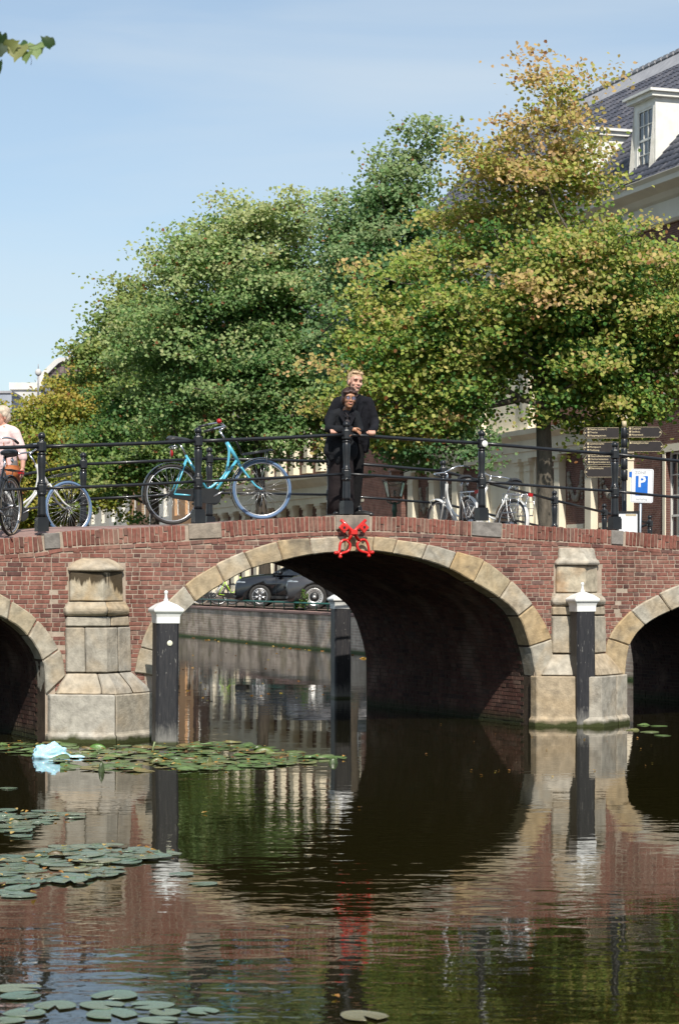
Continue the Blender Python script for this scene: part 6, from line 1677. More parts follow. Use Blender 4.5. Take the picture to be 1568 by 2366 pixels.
# ------------------------------------------------------------------ branch hanging in at the top left corner
bt = empty('overhanging_branch', W(-60, 60, 9.0), (0, 0, 0), 'leafy branch tip hanging into the top left corner of the sky', 'branch')
o0 = W(-60, 60, 9.0)
def L9(px, py, dy=0): return W(px, py, 9.0 + dy) - o0
MB().tube([L9(-70, 70), L9(-30, 95), L9(20, 112), L9(60, 110), L9(84, 104), L9(96, 99)], [.004, .003, .0025, .002, .0012, .0008], 6).build('twig', M['bark'], bt)
MB().tube([L9(66, 112), L9(74, 140), L9(72, 150)], [.0012, .0008, .0012], 5).build('twig', M['bark'], bt)
rb = random.Random(4)
LS = [(0, 0), (.30, -.06), (.42, .12), (.52, .40), (.36, .55), (.30, .78), (.12, .82), (0, 1.08), (-.13, .84), (-.32, .76), (-.38, .54), (-.50, .38), (-.42, .10), (-.30, -.06)]
for (px, py, s, ang, c, nx, nz) in ((108, 96, 34, -50, (.03, .07, .015), .5, .2), (84, 118, 44, 175, (.26, .33, .12), -.1, .5), (42, 122, 50, 190, (.24, .28, .10), .2, .5), (54, 112, 34, 150, (.07, .14, .05), .0, .4), (30, 104, 36, 60, (.22, .24, .09), .1, .3), (14, 106, 34, 200, (.02, .05, .012), .5, .2),
      (0, 100, 46, 180, (.02, .05, .012), .3, .3), (-6, 118, 44, 200, (.02, .055, .015), -.3, .3), (0, 155, 30, 170, (.03, .07, .02), .6, .2), (-14, 80, 44, 20, (.03, .07, .02), .5, .2), (-30, 110, 50, 160, (.05, .10, .03), .2, .4), (64, 132, 34, 178, (.20, .27, .09), .5, .5), (-4, 84, 26, 0, (.02, .05, .012), .7, .1)):
    m_ = s / F * 9.0; V = [Vector((x * m_, .06 * m_ * math.cos(x * 6) - abs(x) * .25 * m_, (z - .5) * m_)) for x, z in LS] + [Vector((0, -.04 * m_, .0))]
    Rz = Matrix.Rotation(math.radians(ang), 4, 'Y') @ Matrix.Rotation(nx, 4, 'Z') @ Matrix.Rotation(nz, 4, 'X')
    me = MB().add([Rz @ v for v in V], [(14, i, (i + 1) % 14) for i in range(14)], 0, True).mesh('leaf', M['leaf'])
    me.attributes.new('tint', 'FLOAT_COLOR', 'FACE').data.foreach_set('color', np.array([(*[x * rb.uniform(.9, 1.1) for x in c], 1)] * 14, dtype=np.float32).ravel())
    link('leaf', me, bt, loc=L9(px, py, rb.uniform(-.03, .03)))
# ------------------------------------------------------------------ street furniture and signs
def text(body, size, parent, loc, mat, rot=(math.radians(90), 0, 0), align='LEFT', name='lettering', bold=0.0, ex=.001):
    cu = bpy.data.curves.new(name, 'FONT'); cu.body = body; cu.size = size; cu.extrude = ex; cu.align_x = align; cu.align_y = 'CENTER'; cu.offset = bold
    cu.resolution_u = 2; cu.materials.append(M[mat]); tmp = bpy.data.objects.new('t', cu); COL.objects.link(tmp)
    me = bpy.data.meshes.new_from_object(tmp.evaluated_get(bpy.context.evaluated_depsgraph_get())); bpy.data.objects.remove(tmp); bpy.data.curves.remove(cu)
    return link(name, me, parent, loc=loc, rot=rot)
M['sign_brown'] = pmat('dark_brown_enamel', (0.024, 0.019, 0.019), (0.018, 0.015, 0.015), 8, .5, spec=.3)
M['sign_gold'] = pmat('pale_gold_lettering', (0.52, 0.43, 0.27), (0.46, 0.38, 0.24), 8, .5)
M['sign_white'] = pmat('sign_white', (0.72, 0.73, 0.75), (0.66, 0.67, 0.69), 8, .35)
M['sign_blue'] = pmat('sign_blue', (0.010, 0.14, 0.55), (0.010, 0.12, 0.48), 8, .35)
M['sign_grey'] = pmat('faded_grey_print', (0.28, 0.29, 0.31), (0.36, 0.37, 0.39), 8, .5)
YS = 40.0; SS = YS / F
p = W(1441, 1181, YS); fz = 1.09
fp = empty('fingerpost', (p.x, YS, fz), (0, 0, 0), 'dark fingerpost with brown direction panels and gold lettering behind the last railing post', 'signpost')
Zt = lambda y: CH + (CY - y) * SS - fz
xx = lambda x: (x - 1441) * SS
MB().tube([(0, 0, 0), (0, 0, Zt(1100))], .044, 14).build('pole', M['iron'], fp)
for a, b in ((1110, 1086), (1085, 1060), (1059, 1036), (1035, 1014), (1013, 988)):
    MB().lathe([(.055, Zt(a) + .003), (.062, Zt(a) + .01), (.062, Zt(b) - .008), (.055, Zt(b))], 16).build('pole_sleeve', M['iron'], fp)
MB().tube([(0, 0, Zt(987)), (0, 0, Zt(973))], .042, 14).build('pole_cap', M['sign_gold'], fp)
def panel(x0, x1, y0, y1, side, lines, tilt=0):
    a, b, c, d = xx(x0), xx(x1), Zt(y1), Zt(y0); e = .06; h = (d - c)
    if side < 0: pol = [(a + e, c), (b, c), (b, d), (a + e, d), (a + .015, d - h * .3), (a, (c + d) / 2), (a + .015, c + h * .3)]
    else: pol = [(a, c), (b - e, c), (b - .015, c + h * .3), (b, (c + d) / 2), (b - .015, d - h * .3), (b - e, d), (a, d)]
    o = link('direction_panel', fixn(MB().prism(pol, -.045, -.025).mesh('direction_panel', M['sign_brown'])), fp)
    cx_, cz_ = sum(q[0] for q in pol) / 7, sum(q[1] for q in pol) / 7
    inn = [(q[0] + (.010 if q[0] < cx_ else -.010), q[1] + (.010 if q[1] < cz_ else -.010)) for q in pol]
    MB().tube([(q[0], -.046, q[1]) for q in inn], .0035, 4, closed=True, smooth=False).build('panel_border', M['sign_gold'], o)
    ax = a + .045 if side < 0 else b - .045; s = -side
    az = (c + d) / 2
    MB().prism([(ax + side * .02, az), (ax, az + .02), (ax, az + .008), (ax - side * .016, az + .008), (ax - side * .016, az - .008), (ax, az - .008), (ax, az - .02)], -.049, -.0455).build('arrow', M['sign_gold'], o)
    n = 3
    for i, ln in enumerate(lines):
        z = d - .042 - i * (h - .05) / n * 1.08 + .004
        x = a + (.085 if side < 0 else .02)
        MB().box(x, x + .033, -.049, -.0455, z - .016, z + .018).build('symbol_square', M['sign_gold'], o)
        t = text(ln, .046, o, (x + .045, -.0465, z), 'sign_gold', bold=.0006)
panel(1344.8, 1428, 987.5, 1014, -1, ['Station Leiden C', 'Toerist', 'Haagwegterrein'])
panel(1344, 1428.5, 1021, 1048, -1, ['Lammermarkt', 'Morspoort', 'Diefsteeg'])
panel(1346, 1430, 1049.5, 1075, -1, ['Gezondheidscentrum', 'Hortus botanicus', 'Erfgoed Leiden e.o.'])
panel(1347, 1432, 1077.5, 1104, -1, ['Sterrewacht'])
panel(1449, 1528.5, 986, 1012, 1, ['Centrum', 'Stadhuis', 'Pieterskerk'])
panel(1450, 1532, 1019, 1045, 1, ['Stadsgehoorzaal'])
# parking zone sign on its own thin pole
pz_ = W(1471, 1181, 39.4); zs_ = empty('parking_sign', (pz_.x, 39.4, fz), (0, math.radians(1.5), math.radians(-8)), 'white and blue parking zone sign with large P beside the fingerpost', 'traffic sign')
s2 = 39.4 / F; Z2 = lambda y: CH + (CY - y) * s2 - fz
def rrect(w, h, r, cx_=0, cz_=0, n=5):
    out = []
    for (sx, sz, a0) in ((1, 1, 0), (-1, 1, 90), (-1, -1, 180), (1, -1, 270)):
        for i in range(n + 1):
            a = math.radians(a0 + 90 * i / n); out.append((cx_ + sx * (w / 2 - r) + r * math.cos(a), cz_ + sz * (h / 2 - r) + r * math.sin(a)))
    return out
wS, hS = 52 * s2, 78 * s2; zc_ = (Z2(1084) + Z2(1161)) / 2; xo = 2 * s2
MB().tube([(0, .03, 0), (0, .03, Z2(1086))], .026, 12).build('pole', M['zinc'], zs_)
so = link('sign_plate', fixn(MB().prism(rrect(wS, hS, .035, xo, zc_), -.012, .0).mesh('sign_plate', M['sign_white'])), zs_)
MB().tube([(x, -.0125, z) for x, z in rrect(wS - .035, hS - .035, .022, xo, zc_)], .0028, 4, closed=True).build('sign_border', M['sign_grey'], so)
bw_, bh_ = 28 * s2, 45 * s2
link('blue_field', fixn(MB().prism(rrect(bw_, bh_, .006, xo - .005, zc_ + .002), -.0165, -.0125).mesh('blue_field', M['sign_blue'])), so)
text('P', .27, so, (xo - .005, -.018, zc_ + .065), 'sign_white', align='CENTER', bold=.008)
text('ZONE', .072, so, (xo - .03, -.0135, zc_ + hS / 2 - .07), 'sign_grey', align='CENTER')
text('herhaling', .055, so, (xo - .005, -.0135, zc_ - hS / 2 + .062), 'sign_grey', align='CENTER')
MB().prism(rrect(.05, .10, .01, xo - wS / 2 - .006, zc_ + .2), -.02, -.013).build('blue_tab', M['sign_blue'], so)
MB().tube([(0, .03, .35), (0, .03, .62)], .029, 12).build('reflective_band', pmat('orange_band', (.7, .4, .2), (.6, .33, .15), 6, .4), zs_)
# white notice board in a dark frame
nb_ = W(1450, 1204, 39.0); no = empty('notice_board', (nb_.x, 39.0, fz), (0, 0, 0), 'white notice board in dark frame below the parking sign', 'notice board')
s3 = 39.0 / F; Z3 = lambda y: CH + (CY - y) * s3 - fz; X3 = lambda x: (x - 1450) * s3
fr = MB(); fr.box(X3(1424), X3(1428), -.03, .03, 0, Z3(1181)); fr.box(X3(1471.5), X3(1476), -.03, .03, 0, Z3(1181)); fr.box(X3(1428), X3(1471.5), -.03, .03, Z3(1185.5), Z3(1181)); fr.box(X3(1428), X3(1471.5), -.03, .03, Z3(1262), Z3(1258))
fr.build('board_frame', M['iron'], no)
bd = MB().box(X3(1428) + .002, X3(1471.5) - .002, -.012, .012, Z3(1258) + .002, Z3(1185.5) - .002).build('board', M['sign_white'], no)
MB().box(X3(1444), X3(1468), -.0165, -.0125, Z3(1192), Z3(1188)).build('header_strip', M['sign_gold'], bd)

# street lantern
YL = 56.5; lp = W(911, 1160, YL); SL = YL / F
lan = empty('street_lantern', (lp.x, YL, 1.09), (0, 0, math.radians(12)), 'copper framed glass lantern on dark green post behind the right part of the railing', 'street lamp')
ZL = lambda y: CH + (CY - y) * SL - 1.09
M['copper'] = pmat('weathered_copper', (0.20, 0.095, 0.06), (0.13, 0.07, 0.05), 8, .5, metal=.3)
MB().lathe([(.16, 0), (.16, .5), (.09, .62), (.06, .8), (.05, ZL(1185)), (.075, ZL(1182)), (.06, ZL(1170)), (.045, ZL(1160))], 16).build('lamp_post', M['green_dark'], lan)
w0_, w1_ = 17 * SL, 27 * SL; z0_, z1_ = ZL(1149), ZL(1110)
gm2, _, _, _, gb2 = new_mat('lantern_glass'); gb2.inputs['Base Color'].default_value = (.75, .8, .75, 1); gb2.inputs['Transmission Weight'].default_value = .92; gb2.inputs['Roughness'].default_value = .12; gb2.inputs['IOR'].default_value = 1.1
fr = MB(); cor0 = [(-w0_ / 1.2, -w0_ / 1.2), (w0_ / 1.2, -w0_ / 1.2), (w0_ / 1.2, w0_ / 1.2), (-w0_ / 1.2, w0_ / 1.2)]; k_ = w1_ / w0_
for i in range(4):
    a, b = cor0[i], cor0[(i + 1) % 4]; A, B = (a[0] * k_, a[1] * k_), (b[0] * k_, b[1] * k_)
    fr.tube([(*a, z0_), (*A, z1_)], .017, 6); fr.tube([(*a, z0_), (*b, z0_)], .02, 6); fr.tube([(*A, z1_), (*B, z1_)], .025, 6)
fo = fr.build('lantern_frame', M['copper'], lan)
for i in range(4):
    a, b = cor0[i], cor0[(i + 1) % 4]; A, B = (a[0] * k_, a[1] * k_), (b[0] * k_, b[1] * k_)
    MB().add([(*a, z0_), (*b, z0_), (*B, z1_), (*A, z1_)], [(0, 1, 2, 3)]).build('pane', gm2, fo)
MB().tube([(0, 0, z0_), (0, 0, z0_ + .18)], .03, 8).build('burner', M['white_paint'], fo)
MB().lathe([(w1_ * .95, z1_ + .01), (w1_ * .98, z1_ + .03), (w1_ * .42, ZL(1103)), (w1_ * .38, ZL(1102)), (w1_ * .36, ZL(1091)), (w1_ * .5, ZL(1090)), (w1_ * .45, ZL(1087)), (.02, ZL(1085))], square=True).build('lantern_roof', M['copper'], lan)
br_ = MB()
for i in range(4):
    a = cor0[i]; br_.tube(refine([(*a, z0_), (a[0] * .9, a[1] * .9, z0_ - .12), (0, 0, ZL(1166))], 3), .014, 6)
br_.build('cradle', M['green_dark'], lan)

# low green guard rail on the quay edge
gr = empty('quay_guard_rail', (*quay_pt(60, .0), 0), (0, 0, 0), 'low green guard rail along the top of the quay wall', 'guard rail')
g0 = Vector((*quay_pt(60, 0), 0))
gmb = []
for i in range(28):
    Y = 56 + i * .95; q = Vector((*quay_pt(Y, .22), 1.05)) - g0
    MB().tube([q, q + Vector((0, 0, .22))], .022, 6).build('post', M['green_dark'], gr)
a, b = Vector((*quay_pt(55, .22), 1.27)) - g0, Vector((*quay_pt(83, .22), 1.27)) - g0
M['rail_green'] = pmat('teal_green_paint', (0.02, 0.12, 0.10), (0.025, 0.09, 0.075), 5, .4)
MB().tube([a, b], .028, 8).build('rail', M['rail_green'], gr)

# ------------------------------------------------------------------ parked cars
M['car_black'] = pmat('black_car_paint', (0.008, 0.009, 0.012), (0.010, 0.011, 0.014), 2, .18, coat=1.0)
M['car_grey'] = pmat('dark_grey_car_paint', (0.060, 0.058, 0.062), (0.052, 0.050, 0.054), 2, .28, coat=1.0, metal=.3)
M['car_glass'] = glass_mat('car_glass', (.02, .025, .03))
M['lamp_lens'] = pmat('headlight_lens', (0.30, 0.34, 0.38), (0.12, 0.14, 0.16), 14, .08, coat=1.0)
M['hubcap'] = pmat('silver_hubcap', (0.62, 0.62, 0.62), (0.5, 0.5, 0.5), 10, .35, metal=.5)
def make_car(loc, rz, paintm, wheel, label, s=1.0):
    """x forward; wheels on z = 0; side profile lofted across the width"""
    t = empty('parked_car', loc, (0, 0, rz), label, 'car', 'cars parked on the quay'); t.scale = (s, s, s)
    prof = [(2.10, .44, .26), (2.16, .70, .22), (2.10, .84, .21), (1.95, .92, .2), (1.6, .99, .20), (1.15, 1.04, .20), (.6, 1.05, .20), (-.4, 1.04, .20), (-1.4, 1.03, .20), (-2.0, 1.02, .22), (-2.18, .85, .30), (-2.2, .6, .36)]
    secs = []
    n = 14
    for (x, zt, zb) in prof:
        wmax = .90 - .16 * max(0, (abs(x) - 1.3) / .95) ** 2
        ring = []
        for (yy, zz) in ((-.55, 0), (-.93, .04), (-1.0, .25), (-1.0, .62), (-.97, .82), (-.84, .96), (-.4, 1.0), (.4, 1.0), (.84, .96), (.97, .82), (1.0, .62), (1.0, .25), (.93, .04), (.55, 0)):
            ring.append((x, yy * wmax, zb + (zt - zb) * zz))
        secs.append(ring)
    mb = MB(); vs = [p for r in secs for p in r]; fs = [(i * n + k, i * n + (k + 1) % n, (i + 1) * n + (k + 1) % n, (i + 1) * n + k) for i in range(len(secs) - 1) for k in range(n)]
    fs += [tuple(range(n))[::-1], tuple((len(secs) - 1) * n + k for k in range(n))]
    mb.add(vs, fs, 0, True); me = fixn(mb.mesh('body', M[paintm]))
    body_ = link('body', me, t)
    cut = MB()
    for x in (1.36, -1.36):
        for y in (-1, 1):
            cut.tube([(x, y * 1.1, .335), (x, y * .62, .335)], .375, 28)
    co = bpy.data.objects.new('cut', fixn(cut.mesh('cut', M['rubber']))); COL.objects.link(co); co.parent = t
    md = body_.modifiers.new('b', 'BOOLEAN'); md.operation = 'DIFFERENCE'; md.object = co; md.solver = 'EXACT'
    dg = bpy.context.evaluated_depsgraph_get(); nm = bpy.data.meshes.new_from_object(body_.evaluated_get(dg)); body_.modifiers.clear(); body_.data = nm
    if M['rubber'].name not in [m.name for m in nm.materials if m]: pass
    bpy.data.objects.remove(co)
    # cabin
    cab = [(.95, 1.0, 1.01), (.35, 1.0, 1.36), (-.2, 1.0, 1.45), (-.9, 1.0, 1.43), (-1.6, 1.0, 1.22), (-1.95, 1.0, 1.03)]
    cm_ = MB(); vs = []; n = 6
    for x, zb, zt in cab:
        k = (zt - 1.0) / .45; w = .86; wt = .86 - .24 * k
        vs += [(x, -w, zb - .02), (x, -wt, zt - .03 * k), (x, -wt + .12, zt), (x, wt - .12, zt), (x, wt, zt - .03 * k), (x, w, zb - .02)]
    fs = [(i * n + k, i * n + k + 1, (i + 1) * n + k + 1, (i + 1) * n + k) for i in range(len(cab) - 1) for k in range(n - 1)] + [tuple(range(n))[::-1], tuple((len(cab) - 1) * n + k for k in range(n))]
    cm_.add(vs, fs, 0, True); link('windows', fixn(cm_.mesh('windows', M['car_glass'])), t)
    rf_ = MB(); 
    for y in (-1, 1):
        rf_.tube([(.98, y * .855, 1.0), (.35, y * .68, 1.37), (-.2, y * .63, 1.455), (-.9, y * .63, 1.435), (-1.6, y * .74, 1.23), (-1.97, y * .85, 1.03)], .032, 6)
        rf_.tube([(-.3, y * .86, 1.0), (-.32, y * .635, 1.45)], .03, 6)
    rf_.add([(.33, -.6, 1.395), (.33, .6, 1.395), (-.2, .6, 1.475), (-.2, -.6, 1.475), (-.95, .6, 1.45), (-.95, -.6, 1.45)], [(0, 1, 2, 3), (3, 2, 4, 5)])
    rf_.build('roof_frame', M[paintm], t)
    for x in (1.36, -1.36):
        for y in (-1, 1):
            w_ = MB(); 
            Mx = Matrix.Translation((x, y * .81, .335)) @ Matrix.Scale(1.06, 4) @ Matrix.Rotation(math.radians(90 * -y), 4, 'X')
            w_.lathe([(.215, -.10), (.30, -.10), (.330, -.08), (.335, 0), (.330, .08), (.30, .098), (.235, .10), (.225, .07)], 32, M=Mx)
            wo = w_.build('wheel', M['rubber'], t)
            r_ = MB()
            if wheel == 'spoke':
                r_.lathe([(.01, .0), (.225, .0), (.235, .08), (.225, .09)], 28, mi=1, M=Mx)
                for q in range(5):
                    a = 2 * math.pi * q / 5 + .3
                    for dd in (-.16, .16):
                        r_.tube([(.03 * math.cos(a), .03 * math.sin(a), .098), (.215 * math.cos(a + dd), .215 * math.sin(a + dd), .092)], [.017, .013], 6, mi=0, M=Mx)
                r_.lathe([(.001, .08), (.045, .08), (.045, .11), (.001, .115)], 14, mi=0, M=Mx)
                ring = [(.222 * math.cos(2 * math.pi * i / 28), .222 * math.sin(2 * math.pi * i / 28), .09) for i in range(28)]; r_.tube(ring, .012, 6, closed=True, M=Mx)
            else:
                r_.lathe([(.01, .05), (.11, .05), (.13, .085), (.215, .085), (.232, .10), (.235, .08)], 32, mi=0, M=Mx)
                r_.lathe([(.001, .06), (.05, .06), (.05, .10), (.001, .11)], 16, mi=0, M=Mx)
                for q in range(18):
                    a = 2 * math.pi * q / 18; r_.tube([(.15 * math.cos(a), .15 * math.sin(a), .091), (.185 * math.cos(a), .185 * math.sin(a), .091)], .009, 5, mi=1, M=Mx)
                r_.lathe([(.05, .08), (.125, .08), (.125, .094), (.05, .094)], 24, mi=1, M=Mx)
            r_.build('rim', [M['hubcap'] if wheel != 'spoke' else M['alu'], M['black_plastic']], wo)
    for y in (-1, 1):
        hl = MB(); hl.ball((0, 0, 0), 1, 14, 8, M=Matrix.Translation((1.93, y * .70, .76)) @ Matrix.Rotation(y * -.35, 4, 'Z') @ Matrix.Diagonal((.22, .12, .055, 1)))
        hl.build('headlight', M['lamp_lens'], t)
        mi_ = MB().ball((0, 0, 0), 1, 12, 8, M=Matrix.Translation((.72, y * 1.0, 1.06)) @ Matrix.Diagonal((.09, .12, .075, 1))).build('mirror', M[paintm], t)
        MB().box(-.95, 1.0, y * .905 - .012, y * .905 + .012, .25, .34).build('sill', M['black_plastic'], t)
        dl = MB()
        for x in (.85, -.12, -1.0): dl.box(x - .006, x + .006, y * .905 - .004, y * .905 + .004, .36, .98)
        dl.build('door_seam', M['black_plastic'], t)
    gri = MB().box(2.10, 2.172, -.5, .5, .36, .58).build('grille', M['black_plastic'], t)
    MB().box(2.165, 2.185, -.26, .26, .40, .50).build('number_plate', pmat('yellow_plate_' + str(int(loc[0] * 10)), (.75, .55, .04), (.7, .5, .04), 8, .4), t)
    for y in (-1, 1): MB().ball((1.36, y * .9, .335), .001, 6, 4).build('arch_trim', M['black_plastic'], t) if False else None
    return t
heading = math.pi - .04
# place by the front wheel nearest the viewer
def place_car(px, py_bottom, Y, *a, **k):
    P_ = W(px, 0, Y); f = Vector((math.cos(heading), math.sin(heading))); r = Vector((-f.y, f.x))
    if r.y > 0: r = -r
    c = Vector((P_.x, P_.y)) - f * 1.36 - r * .80
    return make_car((c.x, c.y, 1.09), heading, *a, **k)
place_car(601, 1400, 68.5, 'car_black', 'spoke', 'glossy black car with five-spoke wheel seen through the main arch')
place_car(731, 1408, 63.6, 'car_grey', 'cap', 'dark grey car with silver hubcap in front of the glossy black car', s=1.04)
# two bicycles beside the cars
q = W(505, 1392, 72.5)
bicycle('bicycle', (q.x, 72.5, 1.09), math.radians(15), 'bicycle with lime green frame standing beside the glossy black car', 'bike_lime', 'rubber', 'rubber', steer=.3, group='bicycles on the quay', rack_rear=True)
q = W(462, 1392, 73.6)
bicycle('bicycle', (q.x, 73.6, 1.09), math.radians(-12), 'silver bicycle standing left of the lime green one on the quay', 'bike_silver', 'rubber', 'tyre_tan', steer=-.2, group='bicycles on the quay', rack_rear=True)
# weeds at the quay edge
yq = 61.0
for (px, Y, w, h, sd_, lab) in ((702, 62.2, .26, .62, 4, 'taller green weed growing at the quay edge before the grey car'), (684, 62.9, .16, .4, 5, 'small weed just left of the taller one at the quay edge')):
    k = (px - CX) / F
    # on the quay edge, .3 m behind the wall
    Yw = (-.24 + .344 * 59.9 + .3) / (k + .344)
    bush(px, Yw, w, h, lab, sd_, [(.06, .13, .02), (.10, .18, .03), (.14, .2, .04)], n=110, ls=.07)

# ------------------------------------------------------------------ water lilies and litter
def pad_mat(name, stops):
    m, nt, n, l, b = new_mat(name); b.inputs['Roughness'].default_value = .38; b.inputs['Specular IOR Level'].default_value = .6
    oi = n.new('ShaderNodeObjectInfo'); r = ramp(n, stops); l.new(oi.outputs['Random'], r.inputs[0])
    tc = n.new('ShaderNodeTexCoord'); nz = n.new('ShaderNodeTexNoise'); nz.inputs['Scale'].default_value = 22; nz.inputs['Detail'].default_value = 5; l.new(tc.outputs['Object'], nz.inputs['Vector'])
    r2 = ramp(n, [(.35, (.75,) * 3), (.7, (1.2,) * 3)]); l.new(nz.outputs[0], r2.inputs[0]); mx = n.new('ShaderNodeMixRGB'); mx.blend_type = 'MULTIPLY'; mx.inputs['Fac'].default_value = 1; l.new(r.outputs[0], mx.inputs['Color1']); l.new(r2.outputs[0], mx.inputs['Color2'])
    gr_ = n.new('ShaderNodeTexGradient'); gr_.gradient_type = 'RADIAL'; l.new(tc.outputs['Object'], gr_.inputs[0])
    mv = n.new('ShaderNodeMath'); mv.operation = 'MULTIPLY'; mv.inputs[1].default_value = 2 * math.pi * 17; l.new(gr_.outputs['Fac'], mv.inputs[0])
    sn = n.new('ShaderNodeMath'); sn.operation = 'SINE'; l.new(mv.outputs[0], sn.inputs[0])
    rv = ramp(n, [(0.80, (1, 1, 1)), (0.97, (1.28, 1.22, 1.15))]); l.new(sn.outputs[0], rv.inputs[0])
    mw = n.new('ShaderNodeMixRGB'); mw.blend_type = 'MULTIPLY'; mw.inputs['Fac'].default_value = 1; l.new(mx.outputs[0], mw.inputs['Color1']); l.new(rv.outputs[0], mw.inputs['Color2']); mx = mw
    n3 = n.new('ShaderNodeTexNoise'); n3.inputs['Scale'].default_value = 9; n3.inputs['Detail'].default_value = 4; l.new(tc.outputs['Object'], n3.inputs['Vector']); r3 = ramp(n, [(.66, (0, 0, 0)), (.72, (.8,) * 3)]); l.new(n3.outputs[0], r3.inputs[0])
    m3 = n.new('ShaderNodeMixRGB'); m3.inputs['Color2'].default_value = (.20, .10, .03, 1); l.new(r3.outputs[0], m3.inputs['Fac']); l.new(mx.outputs[0], m3.inputs['Color1']); l.new(m3.outputs[0], b.inputs['Base Color'])
    bp = n.new('ShaderNodeBump'); bp.inputs['Strength'].default_value = .3; bp.inputs['Distance'].default_value = .004; l.new(nz.outputs[0], bp.inputs['Height']); l.new(bp.outputs[0], b.inputs['Normal']); return m
M['pad'] = pad_mat('lily_pad', [(0, (.085, .150, .045)), (.3, (.12, .19, .065)), (.55, (.095, .14, .065)), (.75, (.17, .21, .085)), (.9, (.19, .16, .06)), (1, (.12, .07, .03))])
M['pad_grey'] = pad_mat('lily_pad_grey', [(0, (.09, .15, .10)), (.3, (.14, .20, .14)), (.6, (.11, .16, .10)), (.85, (.17, .20, .12)), (1, (.19, .16, .08))])
M['pad_grey'].node_tree.nodes['Principled BSDF'].inputs['Roughness'].default_value = .24
def pad_mesh(seed, mat, curl=.0):
    rr = random.Random(seed); n = 26; vs = [(0.02, 0, 0)]; R1 = []
    for ring, rad in ((0, .5), (1, .93), (2, 1.0)):
        for i in range(n + 1):
            a = math.radians(14) + math.radians(332) * i / n
            r = rad * (1 + .05 * math.sin(3 * a + seed) + rr.uniform(-.02, .02)); z = .012 * math.sin(2 * a + seed * 2) * rad
            if ring == 2: z += .016 + curl * max(0, math.sin(a + seed)) ** 3
            if ring == 1: z += .004 + curl * .25 * max(0, math.sin(a + seed)) ** 3
            vs.append((r * math.cos(a), r * .93 * math.sin(a), z))
    m_ = n + 1; fs = [(0, 1 + i, 2 + i) for i in range(n)] + [(1 + i, 1 + m_ + i, 2 + m_ + i, 2 + i) for i in range(n)] + [(1 + m_ + i, 1 + 2 * m_ + i, 2 + 2 * m_ + i, 2 + m_ + i) for i in range(n)]
    top_n = len(vs); vs += [(x * .99, y * .99, -.004) for x, y, z in vs[1 + 2 * m_:]]
    fs += [(1 + 2 * m_ + i, top_n + i, top_n + i + 1, 2 + 2 * m_ + i) for i in range(n)]
    return MB().add(vs, fs, 0, True).mesh('lily_pad', M[mat])
PADS = [pad_mesh(i, 'pad', .0 if i < 5 else .22) for i in range(7)]; PADG = [pad_mesh(i + 10, 'pad_grey', 0 if i < 4 else .12) for i in range(5)]
rl = random.Random(21)
def put_pad(p, r, ms, label, group, tilt=.035, z=0.0):
    o = link('lily_pad', rl.choice(ms), None, loc=(p.x, p.y, .004 + z), rot=(rl.uniform(-tilt, tilt), rl.uniform(-tilt, tilt), rl.uniform(0, 6.28)), scale=(r, r, r))
    tag(o, label, 'lily pad', group); return o
def inpoly(x, y, P):
    c = False
    for (a, b), (d, e) in zip(P, P[1:] + P[:1]):
        if (b > y) != (e > y) and x < (d - a) * (y - b) / (e - b) + a: c = not c
    return c
def raft(poly, n, mind, rr_, ms, label, group, tilt=.03):
    W_ = [WG(x, y) for x, y in poly]; P = [(w.x, w.y) for w in W_]; xs = [p[0] for p in P]; ys = [p[1] for p in P]; got = []; t = 0
    while len(got) < n and t < 20000:
        t += 1; x, y = rl.uniform(min(xs), max(xs)), rl.uniform(min(ys), max(ys))
        if not inpoly(x, y, P): continue
        if any((x - a) ** 2 + (y - b) ** 2 < mind ** 2 for a, b in got): continue
        got.append((x, y)); put_pad(Vector((x, y, 0)), rl.uniform(*rr_), ms, label, group, tilt, .0035 * (len(got) % 5))
    return got
g1 = raft([(0, 1716), (150, 1716), (190, 1728), (420, 1722), (540, 1716), (700, 1738), (800, 1752), (690, 1768), (560, 1778), (420, 1782), (300, 1786), (150, 1782), (120, 1770), (150, 1745), (0, 1745)], 190, .140, (.085, .135), PADS,
     'green lily pad in the dense raft below the left sandstone pier', 'lily pads in the raft below the left pier', .06)
g2_ = raft([(0, 1875), (120, 1872), (215, 1886), (205, 1892), (90, 1905), (60, 1935), (0, 1930)], 22, .13, (.09, .14), PADG, 'grey-green lily pad in the small raft at the left edge', 'lily pads at the left edge, middle distance')
g3 = raft([(110, 1957), (250, 1955), (400, 1972), (400, 1982), (330, 1990), (280, 2005), (240, 2030), (110, 2050), (0, 2085), (0, 1985), (60, 1975)], 58, .115, (.085, .135), PADG, 'grey-green lily pad in the raft left of centre of the foreground water', 'lily pads in the nearer left raft')
